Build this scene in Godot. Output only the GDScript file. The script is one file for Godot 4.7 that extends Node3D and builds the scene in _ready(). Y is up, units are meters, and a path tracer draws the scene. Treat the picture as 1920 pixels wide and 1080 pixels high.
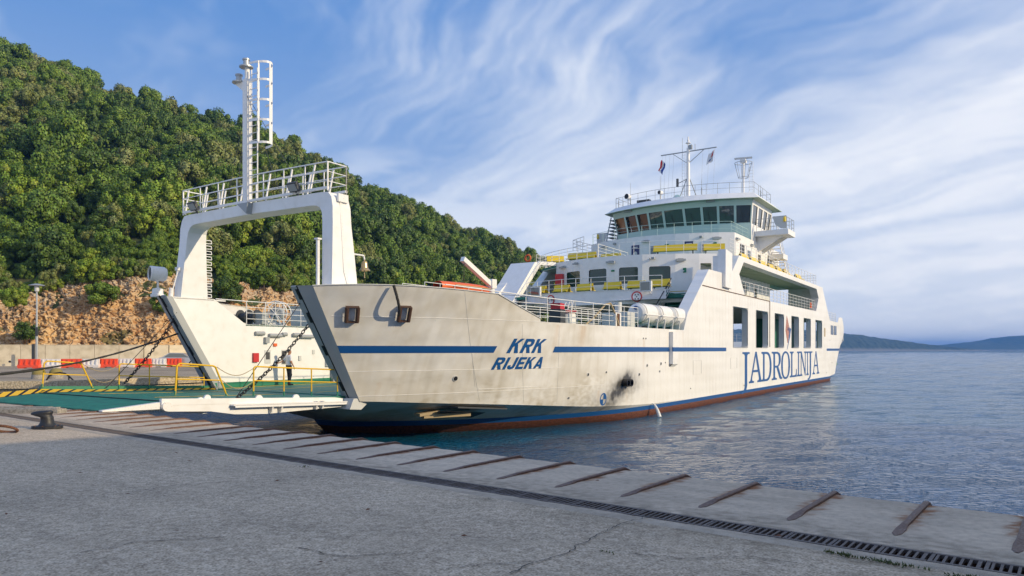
extends Node3D
# A car ferry moored bow-to at a concrete quay below a wooded hillside, low evening sun from the right.

const SKYROT := 60.0
const PHI := 33.45
const FERRY_L := -25.4
var CP := cos(deg_to_rad(PHI))
var SP := sin(deg_to_rad(PHI))
const WATER_Y := -2.05
var QC := cos(deg_to_rad(38.0))
var QS := sin(deg_to_rad(38.0))
var M := {}
var ferry: Node3D
var used := {}
var rng := RandomNumberGenerator.new()

class MB:
	var v := PackedVector3Array()
	var n := PackedVector3Array()
	var uv := PackedVector2Array()
	var c := PackedColorArray()
	var usec := false
	var col := Color(1, 1, 1)
	var uvm := 0
	func _p(a: Vector3, na: Vector3, ua: Vector2, ca: Color):
		v.push_back(a); n.push_back(na); uv.push_back(ua)
		if usec: c.push_back(ca)
	func tri3(a: Vector3, b: Vector3, d: Vector3, na: Vector3, nb: Vector3, nd: Vector3, ua := Vector2.ZERO, ub := Vector2.ZERO, ud := Vector2.ZERO, ca := Color(1, 1, 1), cb := Color(1, 1, 1), cd := Color(1, 1, 1)):
		var g := (b - a).cross(d - a)
		if g.dot(na + nb + nd) > 0.0:
			_p(a, na, ua, ca); _p(d, nd, ud, cd); _p(b, nb, ub, cb)
		else:
			_p(a, na, ua, ca); _p(b, nb, ub, cb); _p(d, nd, ud, cd)
	func hu(p: Vector3) -> Vector2:
		return Vector2((-p.z - 16.0) / 96.0, (9.5 - p.y) / 12.5)
	func tri(a: Vector3, b: Vector3, d: Vector3, nn := Vector3.ZERO):
		var g := (b - a).cross(d - a)
		if g.length_squared() < 1e-14: return
		var no := g.normalized()
		if nn != Vector3.ZERO and no.dot(nn) < 0.0: no = -no
		var ua := hu(a); var ub := hu(b); var ud := hu(d)
		tri3(a, b, d, no, no, no, ua, ub, ud, col, col, col)
	func quad(a: Vector3, b: Vector3, d: Vector3, e: Vector3, nn := Vector3.ZERO):
		tri(a, b, d, nn); tri(a, d, e, nn)
	func box(ce: Vector3, s: Vector3, bs := Basis()):
		var h := s * 0.5
		for ax in 3:
			for sg in [-1.0, 1.0]:
				var nn := Vector3(); nn[ax] = sg
				var u := Vector3(); u[(ax + 1) % 3] = h[(ax + 1) % 3]
				var w := Vector3(); w[(ax + 2) % 3] = h[(ax + 2) % 3]
				var o := nn * h[ax]
				quad(ce + bs * (o - u - w), ce + bs * (o + u - w), ce + bs * (o + u + w), ce + bs * (o - u + w), bs * nn)
	func bb(a: Vector3, b: Vector3):
		box((a + b) * 0.5, (b - a).abs())
	# bar of rectangular section from a to b
	func bar(a: Vector3, b: Vector3, w: float, h: float, up := Vector3.UP):
		var d := (b - a); var L := d.length()
		if L < 1e-5: return
		d /= L
		var x := up.cross(d)
		if x.length() < 0.01: x = Vector3.RIGHT.cross(d)
		x = x.normalized()
		var y := d.cross(x).normalized()
		box((a + b) * 0.5, Vector3(w, h, L), Basis(x, y, d))
	func tube(a: Vector3, b: Vector3, r: float, seg := 6, r2 := -1.0):
		if r2 < 0.0: r2 = r
		var d := (b - a)
		if d.length() < 1e-6: return
		d = d.normalized()
		var x := d.cross(Vector3.UP)
		if x.length() < 0.05: x = d.cross(Vector3.RIGHT)
		x = x.normalized(); var y := d.cross(x)
		for i in seg:
			var p := TAU * i / seg; var q := TAU * (i + 1) / seg
			var n0 := x * cos(p) + y * sin(p); var n1 := x * cos(q) + y * sin(q)
			tri3(a + n0 * r, a + n1 * r, b + n1 * r2, n0, n1, n1, Vector2.ZERO, Vector2.ZERO, Vector2.ZERO, col, col, col)
			tri3(a + n0 * r, b + n1 * r2, b + n0 * r2, n0, n1, n0, Vector2.ZERO, Vector2.ZERO, Vector2.ZERO, col, col, col)
			tri(a, a + n0 * r, a + n1 * r, -d)
			tri(b, b + n0 * r2, b + n1 * r2, d)
	func path(pts: Array, r: float, seg := 6):
		for i in pts.size() - 1: tube(pts[i], pts[i + 1], r, seg)
	func prism(poly: PackedVector2Array, o: Vector3, ex: Vector3, ey: Vector3, ez: Vector3, caps := true):
		var t := Geometry2D.triangulate_polygon(poly)
		var nz := ez.normalized()
		if caps:
			for i in range(0, t.size(), 3):
				var a := o + ex * poly[t[i]].x + ey * poly[t[i]].y
				var b := o + ex * poly[t[i + 1]].x + ey * poly[t[i + 1]].y
				var d := o + ex * poly[t[i + 2]].x + ey * poly[t[i + 2]].y
				tri(a, b, d, -nz); tri(a + ez, b + ez, d + ez, nz)
		var cw := Geometry2D.is_polygon_clockwise(poly)
		for i in poly.size():
			var p := poly[i]; var q := poly[(i + 1) % poly.size()]
			var e := q - p
			var on := Vector2(e.y, -e.x)
			if cw: on = -on
			var a := o + ex * p.x + ey * p.y; var b := o + ex * q.x + ey * q.y
			quad(a, b, b + ez, a + ez, ex * on.x + ey * on.y)
	# profile: (radius, height) pairs about an axis
	func lathe(o: Vector3, ax: Vector3, prof: Array, seg := 12, sx := 1.0):
		var d := ax.normalized()
		var x := d.cross(Vector3.UP)
		if x.length() < 0.05: x = d.cross(Vector3.RIGHT)
		x = x.normalized(); var y := d.cross(x)
		for k in prof.size() - 1:
			var p: Vector2 = prof[k]; var q: Vector2 = prof[k + 1]
			var e := q - p
			var nr := Vector2(e.y, -e.x).normalized()
			for i in seg:
				var a0 := TAU * i / seg; var a1 := TAU * (i + 1) / seg
				var d0 := x * cos(a0) * sx + y * sin(a0); var d1 := x * cos(a1) * sx + y * sin(a1)
				var n0 := (d0 * nr.x + d * nr.y).normalized(); var n1 := (d1 * nr.x + d * nr.y).normalized()
				var A := o + d0 * p.x + d * p.y; var B := o + d1 * p.x + d * p.y
				var C := o + d1 * q.x + d * q.y; var D := o + d0 * q.x + d * q.y
				if p.x > 1e-6: tri3(A, B, C, n0, n1, n1, Vector2.ZERO, Vector2.ZERO, Vector2.ZERO, col, col, col)
				if q.x > 1e-6: tri3(A, C, D, n0, n1, n0, Vector2.ZERO, Vector2.ZERO, Vector2.ZERO, col, col, col)
	# grid of points with smooth normals; f(i, j) -> Vector3
	func grid(ni: int, nj: int, pts: PackedVector3Array, upn: Vector3, uvs := PackedVector2Array(), cols := PackedColorArray()):
		var nn := PackedVector3Array(); nn.resize(pts.size())
		for j in nj:
			for i in ni:
				var a := pts[j * ni + maxi(i - 1, 0)]; var b := pts[j * ni + mini(i + 1, ni - 1)]
				var e := pts[maxi(j - 1, 0) * ni + i]; var f := pts[mini(j + 1, nj - 1) * ni + i]
				var g := (b - a).cross(f - e)
				if g.dot(upn) < 0.0: g = -g
				nn[j * ni + i] = g.normalized()
		var hu_ := uvs.size() > 0; var hc := cols.size() > 0
		for j in nj - 1:
			for i in ni - 1:
				var q := [j * ni + i, j * ni + i + 1, (j + 1) * ni + i + 1, (j + 1) * ni + i]
				for tr in [[0, 1, 2], [0, 2, 3]]:
					var A: int = q[tr[0]]; var B: int = q[tr[1]]; var C: int = q[tr[2]]
					tri3(pts[A], pts[B], pts[C], nn[A], nn[B], nn[C],
						uvs[A] if hu_ else hu(pts[A]), uvs[B] if hu_ else hu(pts[B]), uvs[C] if hu_ else hu(pts[C]),
						cols[A] if hc else col, cols[B] if hc else col, cols[C] if hc else col)
	func mesh() -> ArrayMesh:
		var arr := []; arr.resize(Mesh.ARRAY_MAX)
		arr[Mesh.ARRAY_VERTEX] = v; arr[Mesh.ARRAY_NORMAL] = n; arr[Mesh.ARRAY_TEX_UV] = uv
		if usec: arr[Mesh.ARRAY_COLOR] = c
		var m := ArrayMesh.new(); m.add_surface_from_arrays(Mesh.PRIMITIVE_TRIANGLES, arr)
		return m

# ---------- object helpers ----------
func numbered(base: String) -> String:
	if not used.has(base):
		used[base] = 0; return base
	used[base] += 1
	return "%s_%03d" % [base, used[base]]

func obj(mb: MB, called: String, m: Material, parent: Node = null, at := Transform3D()) -> MeshInstance3D:
	return place(mb.mesh(), called, m, parent, at)

func place(me: Mesh, called: String, m: Material, parent: Node = null, at := Transform3D()) -> MeshInstance3D:
	var o := MeshInstance3D.new()
	o.mesh = me
	o.material_override = m
	o.transform = at
	if parent == null:
		o.name = numbered(called); add_child(o)
	else:
		o.name = called; parent.add_child(o, true)
	return o

func thing(called: String, label: String, cat: String, at := Transform3D(), group := "") -> Node3D:
	var o := Node3D.new()
	o.name = numbered(called); add_child(o); o.transform = at
	return tag(o, label, cat, group)

func tag(o: Node, label: String, cat: String, group := "", kind := "") -> Node:
	if label: o.set_meta("label", label)
	if cat: o.set_meta("category", cat)
	if group: o.set_meta("group", group)
	if kind: o.set_meta("kind", kind)
	return o

func setting(o: Node) -> Node:
	o.set_meta("kind", "structure"); return o

func P(lx: float, y: float, t: float) -> Vector3: return Vector3(lx, y, -t)
func FX(lx: float, y: float, t: float, turn := 0.0) -> Transform3D:
	return ferry.transform * Transform3D(Basis(Vector3.UP, turn), P(lx, y, t))
func Q(s: float, nn: float, y: float) -> Vector3: return Vector3(s * QC + nn * QS, y, s * QS - nn * QC)
func W(u: float, d: float, y: float) -> Vector3: return Vector3((u - 960.0) / 1370.0 * d, y, -d)

# ---------- materials ----------
func lin(r: float, g: float, b: float) -> Color: return Color(r, g, b).linear_to_srgb()

func mat(called: String, co: Color, rough := 0.5, metal := 0.0) -> StandardMaterial3D:
	var m := StandardMaterial3D.new()
	m.albedo_color = co.linear_to_srgb(); m.roughness = rough; m.metallic = metal
	M[called] = m
	return m

func noise_img(sz: int, seed_: int, freq: float, oct: int, kind := FastNoiseLite.TYPE_SIMPLEX_SMOOTH, fr := FastNoiseLite.FRACTAL_FBM) -> Image:
	var f := FastNoiseLite.new()
	f.seed = seed_; f.frequency = freq; f.noise_type = kind; f.fractal_type = fr; f.fractal_octaves = oct
	return f.get_seamless_image(sz, sz)

# ramp: array of [pos, Color(linear)]
func ramp_tex(img: Image, ramp: Array, img2: Image = null, w2 := 0.0) -> ImageTexture:
	var lut := []
	for k in 256:
		var x := k / 255.0
		var co: Color = ramp[0][1]
		for i in ramp.size() - 1:
			if x >= ramp[i][0]:
				var f := clampf((x - ramp[i][0]) / maxf(ramp[i + 1][0] - ramp[i][0], 1e-5), 0, 1)
				co = ramp[i][1].lerp(ramp[i + 1][1], f)
		co = co.linear_to_srgb()
		lut.append([int(clampf(co.r, 0, 1) * 255), int(clampf(co.g, 0, 1) * 255), int(clampf(co.b, 0, 1) * 255)])
	var src := img.get_data(); var n := img.get_width() * img.get_height()
	var s2 := PackedByteArray()
	if img2: s2 = img2.get_data()
	var out := PackedByteArray(); out.resize(n * 3)
	for i in n:
		var k: int = src[i]
		if img2: k = clampi(int(k + (s2[i] - 128) * w2), 0, 255)
		var e: Array = lut[k]
		out[i * 3] = e[0]; out[i * 3 + 1] = e[1]; out[i * 3 + 2] = e[2]
	var im := Image.create_from_data(img.get_width(), img.get_height(), false, Image.FORMAT_RGB8, out)
	im.generate_mipmaps()
	return ImageTexture.create_from_image(im)

func normal_tex(img: Image, k: float) -> ImageTexture:
	var im: Image = img.duplicate()
	im.convert(Image.FORMAT_RGBA8)
	im.bump_map_to_normal_map(k)
	im.generate_mipmaps()
	return ImageTexture.create_from_image(im)

func tri_mat(called: String, tex: Texture2D, scale_: float, rough: float, nrm: Texture2D = null, ns := 1.0, world := false) -> StandardMaterial3D:
	var m := StandardMaterial3D.new()
	m.albedo_texture = tex; m.roughness = rough
	m.uv1_triplanar = true; m.uv1_world_triplanar = world
	m.uv1_scale = Vector3.ONE * scale_
	if nrm:
		m.normal_enabled = true; m.normal_texture = nrm; m.normal_scale = ns
	M[called] = m
	return m

func make_materials():
	var grey := noise_img(512, 3, 0.012, 5)
	var fine := noise_img(512, 4, 0.25, 3)
	var med := noise_img(512, 5, 0.04, 4)
	var w := Color(0.81, 0.805, 0.79)
	M["white"] = tri_mat("white", ramp_tex(grey, [[0.0, Color(0.73, 0.715, 0.68)], [0.3, Color(0.785, 0.78, 0.76)], [0.55, w], [1.0, Color(0.83, 0.83, 0.82)]], fine, 0.12), 0.22, 0.42)
	M["white_steel"] = tri_mat("white_steel", ramp_tex(med, [[0.0, Color(0.42, 0.30, 0.19)], [0.14, Color(0.62, 0.57, 0.5)], [0.28, Color(0.78, 0.765, 0.74)], [1.0, Color(0.82, 0.81, 0.79)]], fine, 0.2), 0.6, 0.45)
	mat("rail", Color(0.78, 0.775, 0.76), 0.45)
	M["deck_green"] = tri_mat("deck_green", ramp_tex(grey, [[0.0, Color(0.025, 0.10, 0.08)], [0.4, Color(0.012, 0.17, 0.115)], [1.0, Color(0.022, 0.23, 0.15)]], fine, 0.5), 0.3, 0.6)
	mat("green_paint", Color(0.02, 0.19, 0.11), 0.5)
	mat("blue", Color(0.006, 0.075, 0.26), 0.42)
	mat("blue_letter", Color(0.005, 0.08, 0.27), 0.42)
	mat("logo_red", Color(0.78, 0.40, 0.32), 0.5)
	M["red_bottom"] = tri_mat("red_bottom", ramp_tex(med, [[0.0, Color(0.02, 0.018, 0.012)], [0.4, Color(0.09, 0.03, 0.018)], [0.62, Color(0.17, 0.052, 0.028)], [1.0, Color(0.26, 0.11, 0.065)]], fine, 0.4), 0.35, 0.65)
	mat("bow_grey", Color(0.36, 0.38, 0.39), 0.45)
	mat("black", Color(0.012, 0.012, 0.014), 0.5)
	mat("dark", Color(0.05, 0.055, 0.06), 0.55)
	mat("grey", Color(0.33, 0.35, 0.36), 0.5)
	mat("light_grey", Color(0.55, 0.56, 0.55), 0.5)
	mat("yellow", Color(0.72, 0.44, 0.012), 0.5)
	mat("bench_yellow", Color(0.78, 0.56, 0.02), 0.45)
	mat("red", Color(0.52, 0.02, 0.025), 0.45)
	mat("orange", Color(0.75, 0.13, 0.02), 0.45)
	mat("barrier_red", Color(0.78, 0.085, 0.03), 0.42)
	mat("barrier_white", Color(0.72, 0.70, 0.68), 0.42)
	mat("teal", Color(0.50, 0.66, 0.61), 0.45)
	mat("eave", Color(0.42, 0.50, 0.36), 0.5)
	mat("brass", Color(0.62, 0.42, 0.2), 0.3, 0.9)
	mat("brown_blind", Color(0.34, 0.14, 0.065), 0.75)
	mat("sign_green", Color(0.01, 0.2, 0.09), 0.5)
	mat("sign_white", Color(0.8, 0.8, 0.78), 0.5)
	mat("poster", Color(0.02, 0.03, 0.12), 0.4)
	mat("flag_blue", Color(0.02, 0.06, 0.3), 0.8); mat("flag_red", Color(0.6, 0.03, 0.03), 0.8); mat("flag_white", Color(0.75, 0.75, 0.75), 0.8)
	mat("pipe_white", Color(0.72, 0.72, 0.7), 0.4)
	mat("rope_tan", Color(0.42, 0.33, 0.2), 0.9)
	mat("rope_dark", Color(0.03, 0.028, 0.026), 0.85)
	mat("silver", Color(0.55, 0.57, 0.6), 0.25, 0.6)
	mat("lamp_metal", Color(0.42, 0.44, 0.45), 0.4, 0.5)
	M["rust"] = tri_mat("rust", ramp_tex(med, [[0.0, Color(0.03, 0.016, 0.012)], [0.4, Color(0.09, 0.038, 0.022)], [0.62, Color(0.19, 0.075, 0.035)], [1.0, Color(0.3, 0.14, 0.06)]], fine, 0.8), 1.6, 0.75)
	mat("rust_dark", Color(0.07, 0.035, 0.022), 0.7)
	M["iron"] = tri_mat("iron", ramp_tex(med, [[0.0, Color(0.045, 0.02, 0.012)], [0.4, Color(0.10, 0.04, 0.022)], [0.6, Color(0.16, 0.075, 0.042)], [0.78, Color(0.15, 0.125, 0.115)], [1.0, Color(0.19, 0.18, 0.185)]], fine, 0.7), 1.3, 0.55)
	M["cast_iron"] = tri_mat("cast_iron", ramp_tex(med, [[0.0, Color(0.055, 0.036, 0.028)], [0.5, Color(0.09, 0.072, 0.066)], [1.0, Color(0.15, 0.14, 0.14)]], fine, 0.5), 1.7, 0.6)
	M["bollard"] = tri_mat("bollard", ramp_tex(med, [[0.0, Color(0.06, 0.03, 0.02)], [0.25, Color(0.012, 0.014, 0.018)], [1.0, Color(0.024, 0.027, 0.033)]], fine, 0.4), 1.7, 0.5)
	M["quay_concrete"] = tri_mat("quay_concrete", ramp_tex(med, [[0.0, Color(0.16, 0.145, 0.12)], [0.4, Color(0.30, 0.275, 0.235)], [0.7, Color(0.40, 0.37, 0.32)], [1.0, Color(0.48, 0.45, 0.39)]], fine, 0.6), 0.45, 0.9, normal_tex(fine, 3.0), 0.7)
	M["quay_stone"] = tri_mat("quay_stone", ramp_tex(med, [[0.0, Color(0.2, 0.15, 0.09)], [0.35, Color(0.42, 0.33, 0.21)], [0.6, Color(0.6, 0.5, 0.34)], [1.0, Color(0.72, 0.62, 0.45)]], fine, 0.7), 0.35, 0.95, normal_tex(med, 6.0), 1.0)
	M["wall_concrete"] = tri_mat("wall_concrete", ramp_tex(grey, [[0.0, Color(0.44, 0.37, 0.25)], [0.5, Color(0.68, 0.59, 0.43)], [1.0, Color(0.76, 0.68, 0.52)]], fine, 0.25), 0.12, 0.9)
	# asphalt grain: bright chips in grey binder
	var chips := noise_img(1024, 11, 0.19, 3, FastNoiseLite.TYPE_VALUE)
	var chip2 := noise_img(1024, 12, 0.02, 5)
	var asp := ramp_tex(chips, [[0.0, Color(0.20, 0.155, 0.11)], [0.3, Color(0.42, 0.335, 0.24)], [0.5, Color(0.56, 0.455, 0.33)], [0.7, Color(0.70, 0.58, 0.435)], [1.0, Color(0.88, 0.77, 0.62)]], chip2, 0.4)
	var am := tri_mat("asphalt", asp, 0.36, 0.9, normal_tex(chips, 2.0), 0.8, true)
	am.vertex_color_use_as_albedo = true
	var cgr := ramp_tex(noise_img(1024, 15, 0.2, 3), [[0.0, Color(0.40, 0.33, 0.26)], [0.25, Color(0.68, 0.58, 0.47)], [0.6, Color(0.82, 0.715, 0.585)], [1.0, Color(0.94, 0.84, 0.70)]], chip2, 0.6)
	var cm := tri_mat("apron", cgr, 0.4, 0.9, normal_tex(noise_img(1024, 16, 0.12, 4), 4.0), 0.8, true)
	cm.vertex_color_use_as_albedo = true
	# window glass: dark, glossy
	var g := mat("glass", Color(0.16, 0.17, 0.16), 0.02); g.metallic = 0.55; g.metallic_specular = 0.8
	g = mat("glass_green", Color(0.008, 0.04, 0.026), 0.03); g.metallic_specular = 0.6
	g = mat("glass_thin", Color(0.03, 0.035, 0.03), 0.03); g.transparency = BaseMaterial3D.TRANSPARENCY_ALPHA; g.albedo_color.a = 0.15
	g = mat("glass_clear", Color(0.012, 0.045, 0.032), 0.03)
	g.transparency = BaseMaterial3D.TRANSPARENCY_ALPHA; g.albedo_color.a = 0.72; g.metallic_specular = 0.8

func make_sky():
	var wd := 2048; var ht := 1024
	var n1 := FastNoiseLite.new(); n1.seed = 88; n1.frequency = 1.0; n1.fractal_octaves = 5; n1.fractal_gain = 0.55
	var n2 := FastNoiseLite.new(); n2.seed = 12; n2.frequency = 0.42; n2.fractal_octaves = 3
	var n3 := FastNoiseLite.new(); n3.seed = 57; n3.frequency = 1.0; n3.fractal_octaves = 4
	var out := PackedByteArray(); out.resize(wd * ht * 3)
	var sunh := Vector3(0.930, 0, 0.366).normalized()
	var wa := deg_to_rad(SKYROT); var wc := cos(wa); var ws := sin(wa)
	for j in ht:
		var el := (0.5 - (j + 0.5) / ht) * PI
		var se := maxf(sin(el), 0.0); var ce := cos(el)
		var step := 1 if (el > -0.01 and el < 0.62) else (4 if el > 0.0 else 16)
		for i in range(0, wd, step):
			var az := fposmod((i + 0.5) / wd + 0.5, 1.0) * TAU - PI
			var dx := sin(az) * ce; var dz := -cos(az) * ce
			var toward := 0.5 + 0.5 * (dx * sunh.x + dz * sunh.z) / maxf(ce, 0.05)
			var f := pow(clampf(se / 0.62, 0, 1), 0.44)
			var r := lerpf(0.50, 0.008, f); var g := lerpf(0.64, 0.165, f); var b := lerpf(0.80, 0.52, f)
			var hz := exp(-se * 8.0)
			var k := toward * toward * 0.55
			r = lerpf(r, 0.76, hz * 0.8 + k * 0.45 * (1.0 - f)); g = lerpf(g, 0.79, hz * 0.75 + k * 0.35 * (1.0 - f)); b = lerpf(b, 0.83, hz * 0.7)
			if el > 0.0:
				var q := 1.0 / (se + 0.16)
				var px := -dx * q; var pz := -dz * q
				var wx := n2.get_noise_2d(px * 1.1, pz * 1.1); var wy := n2.get_noise_2d(px * 1.1 + 40.0, pz * 1.1 - 17.0)
				var w3 := n3.get_noise_2d(px * 2.6 + 3.0, pz * 2.6)
				var a := (px * wc + pz * ws) + wx * 0.40; var bb := (-px * ws + pz * wc) + wy * 0.30 + w3 * 0.05
				var st := n1.get_noise_2d(a * 0.5, bb * 2.0)
				var fib := n1.get_noise_2d(a * 1.5 + 30.0, bb * 9.0)
				var fine_f := n1.get_noise_2d(a * 4.0 - 11.0, bb * 26.0)
				var cov := n2.get_noise_2d(px * 0.8 + 9.0, pz * 0.8 + 5.0)
				var d := st * 0.52 + cov * 0.60 + fib * 0.24 + fine_f * 0.10 + toward * 0.50 - 0.20 - f * 0.04
				d = smoothstep(-0.52, 0.78, d)
				var puff := n3.get_noise_2d(px * 1.9 + 60.0, pz * 1.9 + 8.0) + 0.35 * n1.get_noise_2d(px * 5.0, pz * 5.0)
				d = clampf(d * 0.9 + smoothstep(0.05, 0.6, puff) * 0.45 * (1.0 - f), 0.0, 0.92)
				var low := n3.get_noise_2d(az * 2.6 + 5.0, el * 13.0 + 2.0) + 0.3 * n1.get_noise_2d(az * 9.0, el * 34.0)
				var dl := smoothstep(-0.12, 0.4, low) * smoothstep(0.0, 0.10, el) * (1.0 - smoothstep(0.14, 0.34, el)) * 0.7
				d = maxf(d, dl)
				r = lerpf(r, 0.74 + 0.08 * toward, d); g = lerpf(g, 0.79 + 0.03 * toward, d); b = lerpf(b, 0.86, d)
			r = pow(clampf(r, 0, 1), 1.0 / 2.2) * 255.0; g = pow(clampf(g, 0, 1), 1.0 / 2.2) * 255.0; b = pow(clampf(b, 0, 1), 1.0 / 2.2) * 255.0
			for e in step:
				var o := (j * wd + i + e) * 3
				out[o] = int(r); out[o + 1] = int(g); out[o + 2] = int(b)
	var im := Image.create_from_data(wd, ht, false, Image.FORMAT_RGB8, out)
	var sm := PanoramaSkyMaterial.new(); sm.panorama = ImageTexture.create_from_image(im); sm.energy_multiplier = 1.0
	return sm

func _ready():
	rng.seed = 7
	# camera: level, lens shifted up as the upright masts of the photograph show
	var cam := Camera3D.new(); cam.name = "camera"
	cam.projection = Camera3D.PROJECTION_FRUSTUM
	cam.near = 0.1; cam.far = 20000.0
	cam.size = 0.1 * 1080.0 / 1370.0
	cam.frustum_offset = Vector2(0, 0.1 * 115.0 / 1370.0)
	cam.position = Vector3(0, 1.8, 0)
	add_child(cam); cam.current = true
	var we := WorldEnvironment.new(); we.name = "environment"
	var env := Environment.new()
	env.background_mode = Environment.BG_SKY
	var sky := Sky.new(); sky.sky_material = make_sky(); env.sky = sky
	env.tonemap_mode = Environment.TONE_MAPPER_LINEAR
	env.tonemap_exposure = 1.2
	env.background_energy_multiplier = 1.0
	env.fog_enabled = true; env.fog_density = 0.00021; env.fog_light_color = Color(0.33, 0.54, 0.80)
	env.sdfgi_enabled = true; env.ssao_enabled = true; env.ssil_enabled = true
	we.environment = env; add_child(we)
	var sun := DirectionalLight3D.new(); sun.name = "sun"
	sun.light_energy = 1.0; sun.light_color = Color(1.0, 0.915, 0.76); sun.light_angular_distance = 0.5; sun.shadow_enabled = true
	var el := deg_to_rad(20.0)
	var to_sun := Vector3(0.930 * cos(el), sin(el), 0.366 * cos(el))
	add_child(sun); sun.look_at_from_position(Vector3.ZERO, -to_sun, Vector3.UP)
	make_materials()
	ferry = Node3D.new(); ferry.name = numbered("car_ferry"); add_child(ferry)
	ferry.transform = Transform3D(Basis(Vector3.UP, deg_to_rad(-PHI)), Vector3(CP * FERRY_L, 0, SP * FERRY_L))
	tag(ferry, "large white car ferry with blue stripe and lowered green bow ramp at the quay", "ferry")
	build_setting()
	build_quay()
	build_hill()
	build_ferry()
	build_far_quay()
	build_details()

# ---------- ground, water, distant islands ----------
func build_setting():
	# water: rippled sheet, finer near the quay, to the horizon
	var nz := FastNoiseLite.new(); nz.seed = 5; nz.frequency = 0.16; nz.fractal_octaves = 3
	var nz2 := FastNoiseLite.new(); nz2.seed = 6; nz2.frequency = 0.75; nz2.fractal_octaves = 2
	var nz3 := FastNoiseLite.new(); nz3.seed = 8; nz3.frequency = 0.045; nz3.fractal_octaves = 3
	var rows := []
	var d := 4.0
	while d < 9500.0:
		rows.append(d); d *= 1.0105 if d < 1100.0 else 1.08
	var ni := 260; var nj := rows.size()
	var pts := PackedVector3Array(); var uvs := PackedVector2Array()
	for j in nj:
		d = rows[j]
		for i in ni:
			var k := lerpf(-1.35, 1.35, float(i) / (ni - 1))
			var x := k * (d + 6.0)
			var fade := 1.0 - smoothstep(40.0, 150.0, d)
			var y := WATER_Y + nz.get_noise_2d(x * 1.0, d * 1.5) * 0.085 * (1.0 - smoothstep(120.0, 420.0, d)) + nz3.get_noise_2d(x, d * 1.7) * 0.30 * smoothstep(30.0, 160.0, d) * (1.0 - smoothstep(700.0, 1100.0, d)) + nz2.get_noise_2d(x, d * 1.4) * 0.022 * (1.0 - smoothstep(20.0, 60.0, d))
			pts.push_back(Vector3(x, y, -d)); uvs.push_back(Vector2(x / 5.0 , d / 3.6))
	var mb := MB.new(); mb.grid(ni, nj, pts, Vector3.UP, uvs)
	var wm := StandardMaterial3D.new()
	wm.albedo_color = lin(0.005, 0.085, 0.16); wm.roughness = 0.04; wm.metallic_specular = 0.36
	var wn := noise_img(1024, 44, 0.014, 6, FastNoiseLite.TYPE_SIMPLEX_SMOOTH)
	wm.normal_enabled = true; wm.normal_texture = normal_tex(wn, 20.0); wm.normal_scale = 0.95
	M["water"] = wm
	setting(obj(mb, "sea_water", wm))
	# far wooded islands
	for isl in [[1905.0, 620.0, 2400.0, [[1180, 640], [1260, 628], [1360, 618], [1450, 616], [1530, 621], [1600, 628], [1640, 634], [1700, 643], [1745, 650], [1775, 655.5]], 300.0],
			[0.0, 0.0, 3300.0, [[1700, 655.5], [1725, 652], [1760, 648], [1800, 645], [1850, 640], [1890, 632], [1940, 628], [2050, 622], [2200, 630], [2400, 640]], 500.0]]:
		var dist: float = isl[2]; var sk: Array = isl[3]
		var hn := FastNoiseLite.new(); hn.seed = int(dist); hn.frequency = 0.004; hn.fractal_octaves = 5
		var tn := FastNoiseLite.new(); tn.seed = 3; tn.frequency = 0.06; tn.fractal_octaves = 2
		var ip := PackedVector3Array(); var icol := PackedColorArray()
		var na := 420; var nb := 26
		for b in nb:
			var fb := float(b) / (nb - 1)
			for a in na:
				var u: float = lerpf(sk[0][0], sk[-1][0], float(a) / (na - 1))
				var vv: float = sk[-1][1]
				for q in sk.size() - 1:
					if u >= sk[q][0] and u <= sk[q + 1][0]:
						vv = lerpf(sk[q][1], sk[q + 1][1], (u - sk[q][0]) / (sk[q + 1][0] - sk[q][0]))
				var dd: float = dist + (fb - 0.5) * 2.0 * isl[4] * 0.8
				var x := (u - 960.0) / 1370.0 * dist
				var hh := (655.0 - vv) / 1370.0 * dist + 1.8 - WATER_Y
				var prof := pow(maxf(sin(PI * clampf(fb, 0.0, 1.0)), 0.0), 0.8)
				var y := WATER_Y + hh * prof * (1.0 + 0.25 * hn.get_noise_2d(x, dd) * (1.0 - prof * 0.8)) + tn.get_noise_2d(x, dd) * 3.0 * minf(prof * 4.0, 1.0) - 0.6
				ip.push_back(Vector3(x, y, -dd))
				var g := 0.5 + 0.5 * tn.get_noise_2d(x * 1.7 + 50.0, dd * 1.7)
				var co := Color(0.028, 0.05, 0.022).lerp(Color(0.075, 0.10, 0.045), g)
				if y < WATER_Y + 2.5: co = Color(0.3, 0.28, 0.24)
				icol.push_back(co)
		mb = MB.new(); mb.usec = true; mb.grid(na, nb, ip, Vector3.UP, PackedVector2Array(), icol)
		setting(obj(mb, "island_hill", vc_mat()))

func vc_mat() -> StandardMaterial3D:
	if not M.has("vc"):
		var m := StandardMaterial3D.new(); m.vertex_color_use_as_albedo = true; m.roughness = 0.9
		M["vc"] = m
	return M["vc"]

func noise(seed_: int, fr: float, oct := 3) -> FastNoiseLite:
	var f := FastNoiseLite.new(); f.seed = seed_; f.frequency = fr; f.fractal_octaves = oct
	return f

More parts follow.
